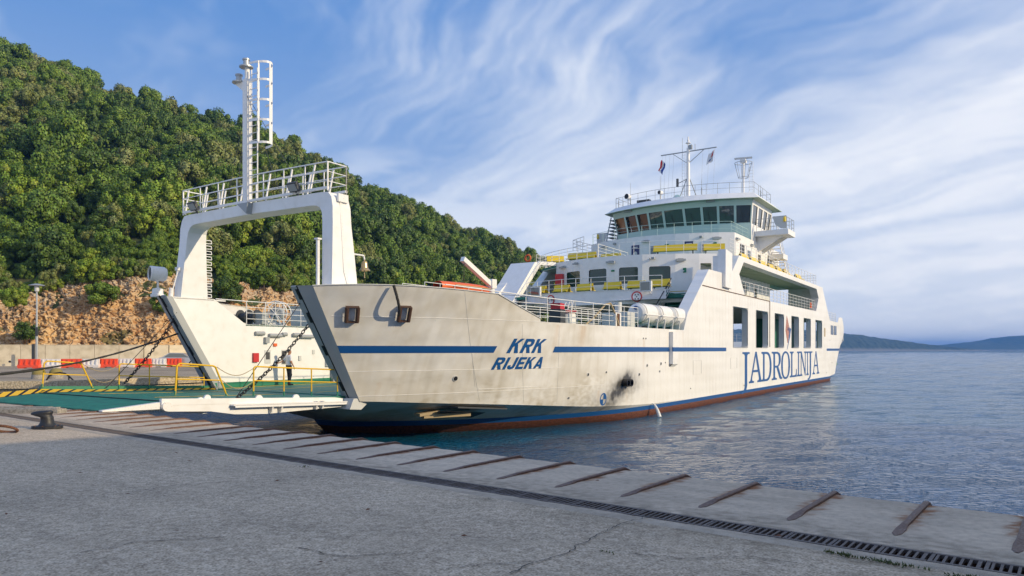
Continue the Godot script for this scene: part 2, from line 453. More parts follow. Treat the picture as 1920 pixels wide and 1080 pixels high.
# ---------- the quay in the foreground ----------
const EDGE := 9.82
const S_MIN := -46.0
func build_quay():
	var big := noise(71, 0.35, 4); var mid := noise(72, 1.6, 3); var sm := noise(73, 5.0, 2)
	# asphalt with patches of wear as vertex colour
	var ss := []
	var s := S_MIN
	while s < 12.0:
		ss.append(s); s += 0.12 if (s > -16.0 and s < 6.0) else 0.5
	var nn := []
	var q := -14.0
	while q < 6.88:
		nn.append(q); q += 0.12 if q > 1.0 else 0.8
	nn.append(6.88)
	var pts := PackedVector3Array(); var col := PackedColorArray()
	for b in nn:
		for a in ss:
			var jag := 0.0
			if b == 6.88: jag = mid.get_noise_1d(a * 1.5) * 0.035 + sm.get_noise_1d(a * 2.0) * 0.02
			var p := Q(a, b + jag, 0.0)
			p.y = 0.004 + big.get_noise_2d(a * 0.3, b * 0.3) * 0.012 - (0.012 if b >= 6.7 else 0.0)
			pts.push_back(p)
			var g := 0.90 + 0.18 * big.get_noise_2d(a, b) + 0.14 * mid.get_noise_2d(a * 0.7, b * 2.2)
			# tyre tracks swinging off the ramp and old oil drips
			for tk in [1.2, 2.7, 4.4]:
				var cx: float = tk + 0.012 * pow(a + 9.0, 2.0) * 0.6 + 0.25 * big.get_noise_1d(a * 0.5)
				g -= 0.13 * exp(-pow((b - cx) / 0.11, 2.0)) * (0.55 + 0.9 * mid.get_noise_2d(a * 0.4, tk * 9.0))
			if mid.get_noise_2d(a * 0.9 + 50.0, b * 0.9) > 0.52: g -= 0.12
			var c := Color(g, g * 0.985, g * 0.965)
			# darker mossy dirt beside the concrete strip
			var e := smoothstep(0.55, 0.0, 6.85 - b + mid.get_noise_2d(a * 0.8, 3.0) * 0.35)
			c = c.lerp(Color(0.42, 0.41, 0.36), clampf(e * (0.35 + 0.8 * mid.get_noise_2d(a, b * 3.0)), 0.0, 0.85) * smoothstep(-9.0, -4.0, a))
			col.push_back(c)
	var mb := MB.new(); mb.usec = true; mb.grid(ss.size(), nn.size(), pts, Vector3.UP, PackedVector2Array(), col)
	var ground := setting(obj(mb, "asphalt_ground", M["asphalt"]))
	# thin crack lines: dirt-filled
	var cr := MB.new(); cr.usec = true
	var crk := [[[955, 1078], [1002, 1058], [1062, 1041], [1112, 1010], [1165, 984], [1236, 966]], [[836, 1070], [905, 1062], [1000, 1056]], [[240, 925], [330, 912], [430, 905]], [[150, 1040], [260, 1018], [420, 1010]], [[1180, 1040], [1290, 1052], [1400, 1046], [1500, 1060]], [[560, 1030], [640, 1046], [760, 1040]]]
	for pl in crk:
		var wp := []
		for c in pl: wp.append(W(c[0], 1.8 * 1370.0 / (c[1] - 655.0), 0.0))
		var prev: Vector3 = wp[0]
		for sgm in wp.size() - 1:
			var A: Vector3 = wp[sgm]; var B: Vector3 = wp[sgm + 1]; var dirn := (B - A).normalized(); var side := dirn.cross(Vector3.UP)
			var nk := maxi(4, int(A.distance_to(B) / 0.05))
			for k in range(1, nk + 1):
				var f := float(k) / nk
				var p := A.lerp(B, f) + side * (mid.get_noise_2d(k * 0.3, A.x * 9.0) * 0.05 * sin(PI * f) + sm.get_noise_2d(k * 0.6, A.x) * 0.02)
				var w := 0.003 + 0.008 * absf(sm.get_noise_2d(k * 0.4, 7.0 + A.z))
				cr.col = Color(0.045, 0.04, 0.032)
				cr.quad(prev + side * w + Vector3.UP * 0.017, prev - side * w + Vector3.UP * 0.017, p - side * w + Vector3.UP * 0.017, p + side * w + Vector3.UP * 0.017, Vector3.UP)
				prev = p
	obj(cr, "crack", vc_mat(), ground)
	# concrete apron between drain and quay edge, with irons let in
	var irons := []
	for k in range(-2, 32): irons.append(-0.46 - 0.99 * k + sm.get_noise_1d(k * 3.1) * 0.05)
	ss = []; s = S_MIN
	while s < 8.0:
		ss.append(s); s += 0.05 if s > -14.0 else 0.12
	nn = []; q = 7.40
	while q < EDGE - 0.2:
		nn.append(q); q += 0.06
	nn.append_array([EDGE - 0.2, EDGE - 0.12, EDGE - 0.05, EDGE - 0.01, EDGE + 0.01])
	pts = PackedVector3Array(); col = PackedColorArray()
	for b in nn:
		for a in ss:
			var y := 0.0 - smoothstep(EDGE - 0.22, EDGE, b) * 0.07
			var jag := 0.0
			if b > EDGE - 0.06: jag = mid.get_noise_1d(a * 2.0) * 0.03; y -= absf(sm.get_noise_1d(a * 1.3)) * 0.02
			if b > EDGE: y = -0.16
			var p := Q(a, b + jag, y + sm.get_noise_2d(a, b) * 0.004)
			pts.push_back(p)
			var g := 0.74 + 0.16 * big.get_noise_2d(a * 0.8, b * 0.8) + 0.14 * mid.get_noise_2d(a * 0.6, b * 1.6)
			var c := Color(g, g * 0.945, g * 0.87)
			# exposed darker aggregate by the drain
			var ex := smoothstep(0.75, 0.0, b - 7.40 + 0.35 * mid.get_noise_2d(a * 0.5, b)) * (0.45 + 0.8 * sm.get_noise_2d(a * 0.9, b * 1.5))
			c = c.lerp(Color(0.30, 0.28, 0.25), clampf(ex, 0.0, 0.75))
			# rust washed out beside the irons
			var near := 9.0
			for ir in irons: near = minf(near, absf(a - ir))
			var rs := smoothstep(0.17, 0.03, near + 0.10 * sm.get_noise_2d(a * 1.2, b * 1.2)) * smoothstep(7.9, 8.9, b) * (0.45 + 0.9 * mid.get_noise_2d(a * 2.0 + 7.0, b * 2.0))
			c = c.lerp(Color(0.36, 0.15, 0.045), clampf(rs * 1.7, 0.0, 0.9))
			col.push_back(c)
	mb = MB.new(); mb.usec = true; mb.grid(ss.size(), nn.size(), pts, Vector3.UP, PackedVector2Array(), col)
	var apron := setting(obj(mb, "concrete_apron", M["apron"]))
	# irons
	var im := MB.new()
	var sec := func(nq: float, w: float, h: float, y: float) -> Array:
		return [Vector3(-w, y - 0.03, -nq), Vector3(-w * 0.92, y + h * 0.75, -nq), Vector3(-w * 0.5, y + h, -nq), Vector3(w * 0.5, y + h, -nq), Vector3(w * 0.92, y + h * 0.75, -nq), Vector3(w, y - 0.03, -nq)]
	var rowsI := [sec.call(7.84, 0.012, 0.006, 0.0), sec.call(7.93, 0.048, 0.008, 0.0), sec.call(8.14, 0.052, 0.014, 0.0), sec.call(8.32, 0.036, 0.030, 0.0), sec.call(9.1, 0.036, 0.036, 0.0), sec.call(9.66, 0.036, 0.038, 0.0), sec.call(9.80, 0.036, 0.035, -0.05), sec.call(9.90, 0.036, 0.03, -0.16), sec.call(9.92, 0.036, 0.03, -0.9)]
	for r in rowsI.size() - 1:
		for k in 5: im.quad(rowsI[r][k], rowsI[r][k + 1], rowsI[r + 1][k + 1], rowsI[r + 1][k])
	var ime := im.mesh()
	for ir in irons:
		if ir < -27.0: continue
		var b := Basis(Vector3.UP, -deg_to_rad(38.0))
		var o := Q(ir, 0.0, 0.0)
		place(ime, "edge_iron", M["iron"], apron, Transform3D(b, o))
	# sill strip on the land side of the drain
	ss = []; s = S_MIN
	while s < 10.0:
		ss.append(s); s += 0.15
	pts = PackedVector3Array(); col = PackedColorArray()
	for b in [6.80, 6.9, 7.0, 7.05]:
		for a in ss:
			pts.push_back(Q(a, b, 0.0 + sm.get_noise_2d(a, b) * 0.004 - (0.03 if b == 6.80 else 0.0)))
			var g := 0.60 + 0.16 * mid.get_noise_2d(a, b * 2.0)
			col.push_back(Color(g, g * 0.96, g * 0.9))
	mb = MB.new(); mb.usec = true; mb.grid(ss.size(), 4, pts, Vector3.UP, PackedVector2Array(), col)
	setting(obj(mb, "drain_kerb_strip", M["apron"]))
	# drain: channel trough and gratings with open slots
	mb = MB.new()
	mb.quad(Q(S_MIN, 7.05, -0.3), Q(10, 7.05, -0.3), Q(10, 7.40, -0.3), Q(S_MIN, 7.40, -0.3), Vector3.UP)
	mb.quad(Q(S_MIN, 7.05, -0.3), Q(10, 7.05, -0.3), Q(10, 7.05, 0.0), Q(S_MIN, 7.05, 0.0))
	mb.quad(Q(S_MIN, 7.40, -0.3), Q(10, 7.40, -0.3), Q(10, 7.40, 0.0), Q(S_MIN, 7.40, 0.0))
	var drain := obj(mb, "drain_channel", M["rust"])
	tag(drain, "long iron drainage channel with slotted gratings across the quay", "drain")
	var gm := MB.new()
	var gl := 0.398
	gm.bb(Vector3(0.0, -0.03, -7.10), Vector3(gl, 0.004, -7.058)); gm.bb(Vector3(0.0, -0.03, -7.392), Vector3(gl, 0.004, -7.35))
	for k in 7:
		var x0 := k * (gl / 6.5) - (0.02 if k > 0 else 0.0)
		var x1 := x0 + (0.03 if (k == 0 or k == 6) else 0.022)
		gm.bb(Vector3(maxf(x0, 0.0), -0.03, -7.35), Vector3(minf(x1, gl), 0.002, -7.10))
	var gme := gm.mesh()
	s = -46.0
	var gb := Basis(Vector3.UP, -deg_to_rad(38.0))
	while s < 4.0:
		place(gme, "grating", M["cast_iron"], drain, Transform3D(gb, Q(s, 0, 0.002 * sm.get_noise_1d(s * 3.0))))
		s += 0.405
	# quay wall below the edge and ground body
	mb = MB.new()
	mb.quad(Q(S_MIN, EDGE, -0.1), Q(8.0, EDGE, -0.1), Q(8.0, EDGE - 0.1, -4.0), Q(S_MIN, EDGE - 0.1, -4.0))
	mb.quad(Q(8.0, EDGE, -0.02), Q(8.0, -14, -0.02), Q(8.0, -14, -4.0), Q(8.0, EDGE, -4.0))
	setting(obj(mb, "quay_wall", M["quay_concrete"]))
	# bollard
	var bp := W(87, 16.62, 0.0)
	var bo := thing("mooring_bollard", "black cast iron single horn bollard on the quay", "bollard", Transform3D(Basis(Vector3.UP, 0.12).scaled(Vector3.ONE * 0.87), bp))
	mb = MB.new()
	var oct := PackedVector2Array()
	for k in 12:
		var a := TAU * (k + 0.5) / 12
		oct.push_back(Vector2(cos(a) * 0.37, sin(a) * 0.30))
	mb.prism(oct, Vector3(0.02, 0, 0), Vector3.RIGHT, Vector3.BACK, Vector3.UP * 0.07)
	obj(mb, "base_plate", M["bollard"], bo)
	mb = MB.new()
	var lv := [[0.06, 0.24, 0.22, 0.02], [0.10, 0.2, 0.19, 0.02], [0.16, 0.165, 0.165, 0.02], [0.24, 0.15, 0.155, 0.02], [0.30, 0.15, 0.155, 0.015], [0.335, 0.20, 0.16, -0.06], [0.37, 0.255, 0.165, -0.115], [0.41, 0.265, 0.165, -0.105], [0.445, 0.225, 0.15, -0.06], [0.465, 0.15, 0.11, -0.01], [0.472, 0.0, 0.0, 0.0]]
	var gp := PackedVector3Array()
	for L in lv:
		for k in 25:
			var a := TAU * k / 24
			var bulge := 1.0
			gp.push_back(Vector3(L[3] + cos(a) * L[1] * bulge, L[0], sin(a) * L[2]))
	grid_ring(mb, 25, lv.size(), gp)
	obj(mb, "horn_post", M["bollard"], bo)
	mb = MB.new()
	for k in 6:
		var a := TAU * (k + 0.5) / 6
		mb.tube(Vector3(0.02 + cos(a) * 0.29, 0.07, sin(a) * 0.235), Vector3(0.02 + cos(a) * 0.29, 0.085, sin(a) * 0.235), 0.022, 6)
	obj(mb, "anchor_bolts", M["rust"], bo)
	# mooring ring lying against its eye, left of the bollard
	mb = MB.new()
	var rp := W(8, 15.6, 0.0)
	var ring := []
	for k in 21:
		var a := TAU * k / 20
		ring.append(Vector3(cos(a) * 0.25, 0.10 + sin(a) * 0.09 , sin(a) * 0.2))
	mb.path(ring, 0.028, 8)
	tag(obj(mb, "mooring_ring", M["rust"], null, Transform3D(Basis(), rp)), "rusty iron mooring ring lying on the asphalt beside the bollard", "ring")
	# timber packing under the ramp toe
	for wd in [[25, 20.9, 2.6, 0.35], [62, 20.3, 1.7, 0.4]]:
		mb = MB.new()
		mb.box(Vector3(0, 0.06, 0), Vector3(wd[2], 0.11, wd[3]))
		mb.box(Vector3(0.1, 0.125, 0.03), Vector3(wd[2] * 0.8, 0.02, wd[3] * 0.6))
		var pk := obj(mb, "rubber_mat", M["quay_concrete"], null, Transform3D(Basis(Vector3.UP, -0.05), W(wd[0], wd[1] + 0.4, 0.0)))
		tag(pk, "long grey rubber pad at the ramp toe, near the left picture edge" if wd[0] < 40 else "short grey rubber pad at the ramp toe behind the bollard", "pad")
	# weeds in the joint
	mb = MB.new(); mb.usec = true
	for c in [[-1.62, 6.82, 70, 0.10], [-1.25, 6.80, 60, 0.10], [-0.62, 6.76, 90, 0.14], [-9.4, 6.86, 10, 0.06], [-3.3, 5.6, 6, 0.06]]:
		for k in c[2]:
			var p := Q(c[0] + rng.randfn(0, c[3]), c[1] + rng.randfn(0, 0.022), 0.0)
			var h := rng.randf_range(0.012, 0.035); var a := rng.randf() * TAU
			var dv := Vector3(cos(a), 0, sin(a))
			mb.col = Color(0.05, 0.085, 0.02).lerp(Color(0.11, 0.12, 0.04), rng.randf())
			mb.tri(p - dv * 0.008, p + dv * 0.008, p + Vector3.UP * h + dv.rotated(Vector3.UP, 1.3) * h * rng.randf_range(0.3, 1.2))
			mb.tri(p - dv.rotated(Vector3.UP, 1.5) * 0.007, p + dv.rotated(Vector3.UP, 1.5) * 0.007, p + Vector3.UP * h * 0.8 - dv * h)
	tag(obj(mb, "joint_weeds", vc_mat()), "small green weeds growing in the joint beside the drain", "weeds", "", "stuff")
	# fallen leaves
	mb = MB.new(); mb.usec = true
	for c in [[330, 852], [355, 867], [12, 968], [240, 930], [520, 905], [690, 960], [1120, 905], [870, 1010], [330, 1000], [1460, 1010], [150, 890], [600, 1060]]:
		var d: float = 1.8 * 1370.0 / (c[1] - 655.0)
		var p := W(c[0], d, 0.028)
		mb.col = Color(0.16, 0.06, 0.03)
		var a := rng.randf() * TAU; var x := Vector3(cos(a), 0.1, sin(a)) * 0.035; var z := Vector3(-sin(a), 0.0, cos(a)) * 0.016
		mb.tri(p - x, p + z, p + x); mb.tri(p - x, p + x, p - z + Vector3.UP * 0.012)
	tag(obj(mb, "fallen_leaves", vc_mat()), "scattered brown fallen leaves on the asphalt", "leaves", "", "stuff")

func grid_ring(mb: MB, ni: int, nj: int, pts: PackedVector3Array):
	var ce := Vector3.ZERO
	for p in pts: ce += p
	ce /= pts.size()
	var nn := PackedVector3Array(); nn.resize(pts.size())
	for j in nj:
		for i in ni:
			var a := pts[j * ni + (i - 1 if i > 0 else ni - 2)]; var b := pts[j * ni + (i + 1 if i < ni - 1 else 1)]
			var e := pts[maxi(j - 1, 0) * ni + i]; var f := pts[mini(j + 1, nj - 1) * ni + i]
			var g := (f - e).cross(b - a)
			if g.length() < 1e-9: g = pts[j * ni + i] - ce
			nn[j * ni + i] = g.normalized()
	for j in nj - 1:
		for i in ni - 1:
			var A := j * ni + i; var B := A + 1; var C := B + ni; var D := A + ni
			for q in [[A, B, C], [A, C, D]]:
				var gg := (pts[q[1]] - pts[q[0]]).cross(pts[q[2]] - pts[q[0]])
				if gg.length_squared() < 1e-16: continue
				var s := 1.0
				mb.tri3(pts[q[0]], pts[q[1]], pts[q[2]], nn[q[0]] * s, nn[q[1]] * s, nn[q[2]] * s, Vector2.ZERO, Vector2.ZERO, Vector2.ZERO, mb.col, mb.col, mb.col)

# ---------- hillside ----------
func tab(tb: Array, x: float) -> float:
	if x <= tb[0][0]: return tb[0][1]
	for i in tb.size() - 1:
		if x <= tb[i + 1][0]: return lerpf(tb[i][1], tb[i + 1][1], (x - tb[i][0]) / (tb[i + 1][0] - tb[i][0]))
	return tb[-1][1]

# hill described by bearing (as the offset of a point 1370 m ahead) : foot distance, height of the rock cut, crest
var FOOT := [[-700, 72.0], [-300, 76.0], [0, 80.0], [300, 84.0], [560, 96.0], [800, 125.0], [1000, 160.0], [1200, 200.0], [1400, 240.0]]
var CUT := [[-700, 8.0], [0, 7.4], [60, 8.2], [150, 9.6], [280, 11.0], [400, 10.6], [560, 9.5], [800, 7.0], [1000, 6.0], [1400, 2.0]]
var CREST := [[-700, 20.0], [-300, 45.0], [0, 84.0], [60, 98.0], [110, 108.0], [170, 152.0], [260, 188.0], [300, 198.0], [400, 226.0], [470, 232.0], [540, 268.0], [600, 298.0], [660, 332.0], [700, 344.0], [780, 386.0], [850, 417.0], [920, 440.0], [960, 458.0], [1000, 480.0], [1060, 505.0], [1150, 560.0], [1250, 620.0], [1350, 650.0], [1400, 653.0]]
const RIDGE := 108.0
const CUTD := 7.5
const TREE_H := 6.6
var hill_n: FastNoiseLite

func hill_y(x: float, d: float) -> float:
	var u := 960.0 + 1370.0 * x / d
	var f := tab(FOOT, u)
	var yt := tab(CUT, u)
	var e := d - f
	if e < CUTD: return lerpf(0.6, yt, clampf(e / CUTD, 0, 1))
	var dr := f + RIDGE
	var yr := 1.8 + (655.0 - tab(CREST, u)) / 1370.0 * dr - TREE_H * 0.8
	yr = maxf(yr, 1.0)
	var w := (e - CUTD) / (RIDGE - CUTD)
	var nz := hill_n.get_noise_2d(x, d) * 3.0 * smoothstep(0.0, 0.2, w) * (1.0 - smoothstep(0.75, 1.0, w))
	if w <= 1.0: return lerpf(yt, yr, pow(w, 0.96)) + nz
	return yr - (w - 1.0) * 42.0

func make_tree(seed_: int, cols: Array, flat := 1.0, leaves := 12500) -> Array:
	var r := RandomNumberGenerator.new(); r.seed = seed_
	var mb := MB.new(); mb.usec = true
	var lobes := []
	for k in 40:
		var a := r.randf() * TAU; var rr := sqrt(r.randf()) * 2.7; var h := r.randf_range(0.8, 4.6)
		rr *= sqrt(maxf(0.12, 1.0 - pow((h - 2.6) / 2.9, 2.0)))
		lobes.append([Vector3(cos(a) * rr, h * flat, sin(a) * rr), r.randf_range(0.42, 0.95), cols[r.randi() % cols.size()]])
	lobes.append([Vector3(0, 4.5 * flat, 0), 1.1, cols[0]])
	for k in leaves:
		var L: Array = lobes[r.randi() % lobes.size()]
		var dv := Vector3(r.randfn(), r.randfn() * 0.9 + 0.25, r.randfn()).normalized()
		var lump := 1.0 + 0.25 * sin(dv.x * 7.0 + L[0].x * 5.0) * sin(dv.y * 6.0 + L[0].z * 3.0) * sin(dv.z * 8.0)
		var p: Vector3 = L[0] + dv * L[1] * lump * r.randf_range(0.72, 1.08)
		if p.y < 0.25: continue
		var nn := (dv + Vector3(r.randfn(), r.randfn(), r.randfn()) * 0.55).normalized()
		var t := nn.cross(Vector3(r.randfn(), r.randfn(), r.randfn())).normalized(); var bt := nn.cross(t)
		var s := r.randf_range(0.07, 0.135)
		var co: Color = L[2]
		var g := r.randf_range(0.6, 1.45)
		co = Color(co.r * g * r.randf_range(0.85, 1.15), co.g * g, co.b * g)
		var n2 := (nn * 0.6 + dv * 0.6).normalized()
		var A := p - t * s * 1.4; var B := p + bt * s + nn * s * 0.3; var C := p + t * s * 1.4; var D := p - bt * s + nn * s * 0.3
		mb.tri3(A, B, C, n2, n2, n2, Vector2.ZERO, Vector2.ZERO, Vector2.ZERO, co, co, co)
		mb.tri3(A, C, D, n2, n2, n2, Vector2.ZERO, Vector2.ZERO, Vector2.ZERO, co, co, co)
	var tk := MB.new()
	tk.tube(Vector3(0, -0.9, 0), Vector3(0.1, 1.7, 0.05), 0.2, 7, 0.14)
	for k in 6:
		var L: Array = lobes[k]
		tk.tube(Vector3(0.1, 1.5, 0.05), L[0], 0.09, 5, 0.03)
	return [tk.mesh(), mb.mesh()]

func build_hill():
	hill_n = noise(91, 0.035, 3)
	# terrain
	var pts := PackedVector3Array(); var col := PackedColorArray()
	var cn := noise(92, 0.11, 4)
	var na := 150; var nb := 46
	for b in nb:
		for a in na:
			var u := lerpf(-700.0, 1400.0, float(a) / (na - 1))
			var f := tab(FOOT, u)
			var d := f + CUTD + lerpf(-1.5, RIDGE * 1.5, float(b) / (nb - 1))
			var x := (u - 960.0) / 1370.0 * d
			pts.push_back(Vector3(x, hill_y(x, d) - (0.5 if b == 0 else 0.0), -d))
			col.push_back(Color(0.05, 0.07, 0.018).lerp(Color(0.22, 0.15, 0.07), clampf(cn.get_noise_2d(x, d) * 1.6 - 0.1, 0.0, 0.7)))
	var mb := MB.new(); mb.usec = true; mb.grid(na, nb, pts, Vector3.UP, PackedVector2Array(), col)
	setting(obj(mb, "hill", vc_mat()))
	# rock cut behind the wall
	pts = PackedVector3Array(); col = PackedColorArray()
	var ce := noise(94, 0.62, 1); ce.noise_type = FastNoiseLite.TYPE_CELLULAR; ce.cellular_return_type = FastNoiseLite.RETURN_CELL_VALUE; ce.cellular_jitter = 1.0
	var ce2 := noise(95, 1.5, 1); ce2.noise_type = FastNoiseLite.TYPE_CELLULAR; ce2.cellular_return_type = FastNoiseLite.RETURN_CELL_VALUE
	var cd := noise(94, 0.62, 1); cd.noise_type = FastNoiseLite.TYPE_CELLULAR; cd.cellular_return_type = FastNoiseLite.RETURN_DISTANCE2_SUB
	var bg := noise(96, 0.13, 4); var bd := noise(98, 0.9, 3)
	na = 1000; nb = 96
	for b in nb:
		var h := float(b) / (nb - 1)
		for a in na:
			var u := lerpf(-420.0, 900.0, float(a) / (na - 1))
			var f := tab(FOOT, u); var yt := tab(CUT, u) + bg.get_noise_1d(u * 0.2) * 0.8 + 0.7
			var d := f + h * CUTD * 1.1 + bg.get_noise_2d(u * 0.12, h * 9.0) * 0.8
			var x := (u - 960.0) / 1370.0 * d
			var y := lerpf(0.0, yt, h)
			# stones lie in slanting beds
			var sx := (x * 1.0 + y * 0.45) * 1.9; var sy := (y * 1.25 - x * 0.28) * 1.9
			var c1 := ce.get_noise_3d(sx * 1.6, sy * 2.2, d * 0.6); var c2 := ce2.get_noise_3d(sx * 1.3, sy * 1.8, d * 0.6); var gap := cd.get_noise_3d(sx * 1.6, sy * 2.2, d * 0.6)
			var push := c1 * 0.26 + c2 * 0.15 + bd.get_noise_2d(sx * 0.6, sy * 0.6) * 0.22 + gap * 0.15
			pts.push_back(Vector3(x, y + push * 0.35, -d + push))
			var tone := 0.5 + 0.5 * c2 + 0.25 * bd.get_noise_2d(sx * 2.0, sy * 2.0)
			var oc := clampf(0.5 + bg.get_noise_2d(x * 0.9, y * 1.6 + 40.0) * 1.5, 0, 1)
			var co := Color(0.31, 0.13, 0.035).lerp(Color(0.47, 0.255, 0.08), oc).lerp(Color(0.70, 0.52, 0.30), clampf(tone, 0, 1) * 0.75)
			co = co.lerp(Color(0.42, 0.38, 0.32), smoothstep(0.62, 1.0, h) * clampf(tone * 1.2, 0, 1) * 0.8)
			if bg.get_noise_2d(x * 0.7 + 90.0, y * 0.8) > 0.34: co = co.lerp(Color(0.06, 0.075, 0.02), 0.75)
			col.push_back(co)
	mb = MB.new(); mb.usec = true; mb.grid(na, nb, pts, Vector3(0, 0.6, 1), PackedVector2Array(), col)
	setting(obj(mb, "rock_cut_slope", vc_mat()))
	# loose stones on the slope
	var st := MB.new()
	var rr := RandomNumberGenerator.new(); rr.seed = 5
	var ico := [Vector3(0, 0.5, 0), Vector3(0.6, 0.1, 0.1), Vector3(0.1, 0.05, 0.55), Vector3(-0.62, 0.12, 0.1), Vector3(-0.1, 0.0, -0.5), Vector3(0.05, -0.4, 0)]
	for q in [[0, 1, 2], [0, 2, 3], [0, 3, 4], [0, 4, 1], [5, 1, 2], [5, 2, 3], [5, 3, 4], [5, 4, 1]]:
		st.tri(ico[q[0]], ico[q[1]], ico[q[2]], ico[q[0]] + ico[q[1]] + ico[q[2]])
	var mm := MultiMesh.new(); mm.transform_format = MultiMesh.TRANSFORM_3D; mm.use_colors = true; mm.mesh = st.mesh()
	var cnt := 6500
	mm.instance_count = cnt
	for k in cnt:
		var a := rr.randi() % na; var b := int(pow(rr.randf(), 0.85) * (nb - 1))
		var p := pts[b * na + a]
		var sc := rr.randf_range(0.14, 0.46)
		var bs := Basis(Vector3(0.3, 0.2, 1).normalized(), -0.45 + rr.randfn() * 0.35) * Basis(Vector3.UP, rr.randf() * TAU)
		mm.set_instance_transform(k, Transform3D(bs.scaled(Vector3(sc * 1.35, sc * 0.8, sc)), p))
		var t := rr.randf()
		mm.set_instance_color(k, Color(0.40, 0.20, 0.06).lerp(Color(0.68, 0.54, 0.36), t).lerp(Color(0.24, 0.14, 0.06), rr.randf() * 0.35))
	var mi := MultiMeshInstance3D.new(); mi.multimesh = mm; mi.material_override = vc_mat(); mi.name = "slope_stones"
	add_child(mi); tag(mi, "loose ochre stones covering the rock cut above the concrete wall", "stones", "", "stuff")
	# tree kinds
	var dk := [Color(0.068, 0.122, 0.013), Color(0.093, 0.156, 0.016), Color(0.051, 0.095, 0.013)]
	var ol := [Color(0.189, 0.215, 0.048), Color(0.144, 0.174, 0.034), Color(0.202, 0.232, 0.076)]
	var md := [Color(0.122, 0.199, 0.015), Color(0.153, 0.235, 0.019), Color(0.098, 0.165, 0.015)]
	var yl := [Color(0.177, 0.265, 0.017), Color(0.231, 0.297, 0.025), Color(0.135, 0.225, 0.017)]
	var br := [Color(0.171, 0.191, 0.037), Color(0.135, 0.172, 0.032), Color(0.147, 0.153, 0.037)]
	var kinds := [make_tree(101, dk), make_tree(102, dk, 1.15), make_tree(103, ol), make_tree(104, ol, 0.9), make_tree(105, md), make_tree(106, md, 1.1), make_tree(107, yl, 0.85), make_tree(108, br), make_tree(109, md, 0.8)]
	var words := ["dark green holm oak", "dark green holm oak", "olive green oak", "olive green oak", "mid green oak", "mid green oak", "yellow green tree", "brownish green oak", "mid green oak"]
	var lm := StandardMaterial3D.new(); lm.vertex_color_use_as_albedo = true; lm.roughness = 0.6
	lm.backlight_enabled = true; lm.backlight = Color(0.22, 0.27, 0.05)
	M["leaf"] = lm
	mat("bark", Color(0.09, 0.065, 0.045), 0.9)
	var spots := []
	var kn := noise(120, 0.028, 2)
	var d := 70.0
	var tr := RandomNumberGenerator.new(); tr.seed = 77
	while d < 330.0:
		var x := -190.0
		while x < 70.0:
			var px := x + tr.randf_range(-2.0, 2.0); var pd := d + tr.randf_range(-2.0, 2.0)
			x += 3.9
			var u := 960.0 + 1370.0 * px / pd
			if u < -330.0 or u > 1230.0: continue
			var e := pd - tab(FOOT, u)
			if e < CUTD + 0.4 or e > RIDGE + 9.0: continue
			if e < CUTD + 4.0 and tr.randf() < 0.25: continue
			if e < CUTD + 22.0 and kn.get_noise_2d(px * 3.0, pd * 3.0) > 0.55: continue
			var sc := tr.randf_range(0.6, 1.0) + pow(tr.randf(), 2.0) * 0.6
			if e < CUTD + 7.0: sc *= tr.randf_range(0.42, 0.72)
			elif e < CUTD + 16.0: sc *= 0.9
			if e > RIDGE - 8.0: sc *= 0.95
			var sel := kn.get_noise_2d(px, pd) + tr.randfn() * 0.25
			var kd := 0
			if e < CUTD + 26.0 and tr.randf() < 0.42: kd = [6, 6, 8, 4][tr.randi() % 4]
			elif sel < -0.25: kd = [0, 1, 0, 4][tr.randi() % 4]
			elif sel < 0.15: kd = [4, 5, 8, 0, 2][tr.randi() % 5]
			elif sel < 0.5: kd = [2, 3, 5, 4][tr.randi() % 4]
			else: kd = [2, 7, 5, 8][tr.randi() % 4]
			var vis := 0.0
			if u > -60.0 and u < 1010.0 and e < RIDGE: vis = sc / pd
			spots.append([vis, px, pd, sc, kd, tr.randf() * TAU])
		d += 3.9
	for k in 520:
		var u := tr.randf_range(-200.0, 1000.0); var e := CUTD + 0.2 + pow(tr.randf(), 1.5) * 16.0
		var pd := tab(FOOT, u) + e; var px := (u - 960.0) / 1370.0 * pd
		var sc := tr.randf_range(0.22, 0.46)
		spots.append([(sc / pd) if u > -20.0 and u < 1000.0 else 0.0, px, pd, sc, [6, 4, 8, 8, 5, 2][tr.randi() % 6], tr.randf() * TAU])
	spots.sort_custom(func(a, b): return a[0] > b[0])
	var rest := {}
	for k in spots.size():
		var s: Array = spots[k]
		var bs := Basis(Vector3.UP, s[5]).scaled(Vector3(s[3], s[3] * (0.8 + 0.55 * fposmod(s[5] * 3.7, 1.0)), s[3]))
		var xf := Transform3D(bs, Vector3(s[1], hill_y(s[1], s[2]) - 0.25, -s[2]))
		if k < 300:
			var tu: float = 960.0 + 1370.0 * s[1] / s[2]; var te: float = s[2] - tab(FOOT, tu)
			var wh: String = "on the rock cut edge" if te < CUTD + 9.0 else ("low on the hill" if te < CUTD + 30.0 else "halfway up the hill")
			var cl: String = "far left of the portal" if tu < 150.0 else ("just left of the portal" if tu < 340.0 else ("behind the portal" if tu < 660.0 else ("above the bow" if tu < 820.0 else "above the rescue boat")))
			var kw: String = ("small " if s[3] < 0.5 else ("big " if s[3] > 1.15 else "")) + words[s[4]]
			var t := thing("hillside_tree", kw + " " + wh + ", " + cl, "tree", xf, kw + "s " + wh + ", " + cl)
			place(kinds[s[4]][0], "trunk", M["bark"], t); place(kinds[s[4]][1], "crown", lm, t)
		else:
			if not rest.has(s[4]): rest[s[4]] = []
			rest[s[4]].append(xf)
	var wood := Node3D.new(); wood.name = numbered("hillside_woodland"); add_child(wood)
	tag(wood, "dense green woodland covering the upper hillside to the crest", "woodland", "", "stuff")
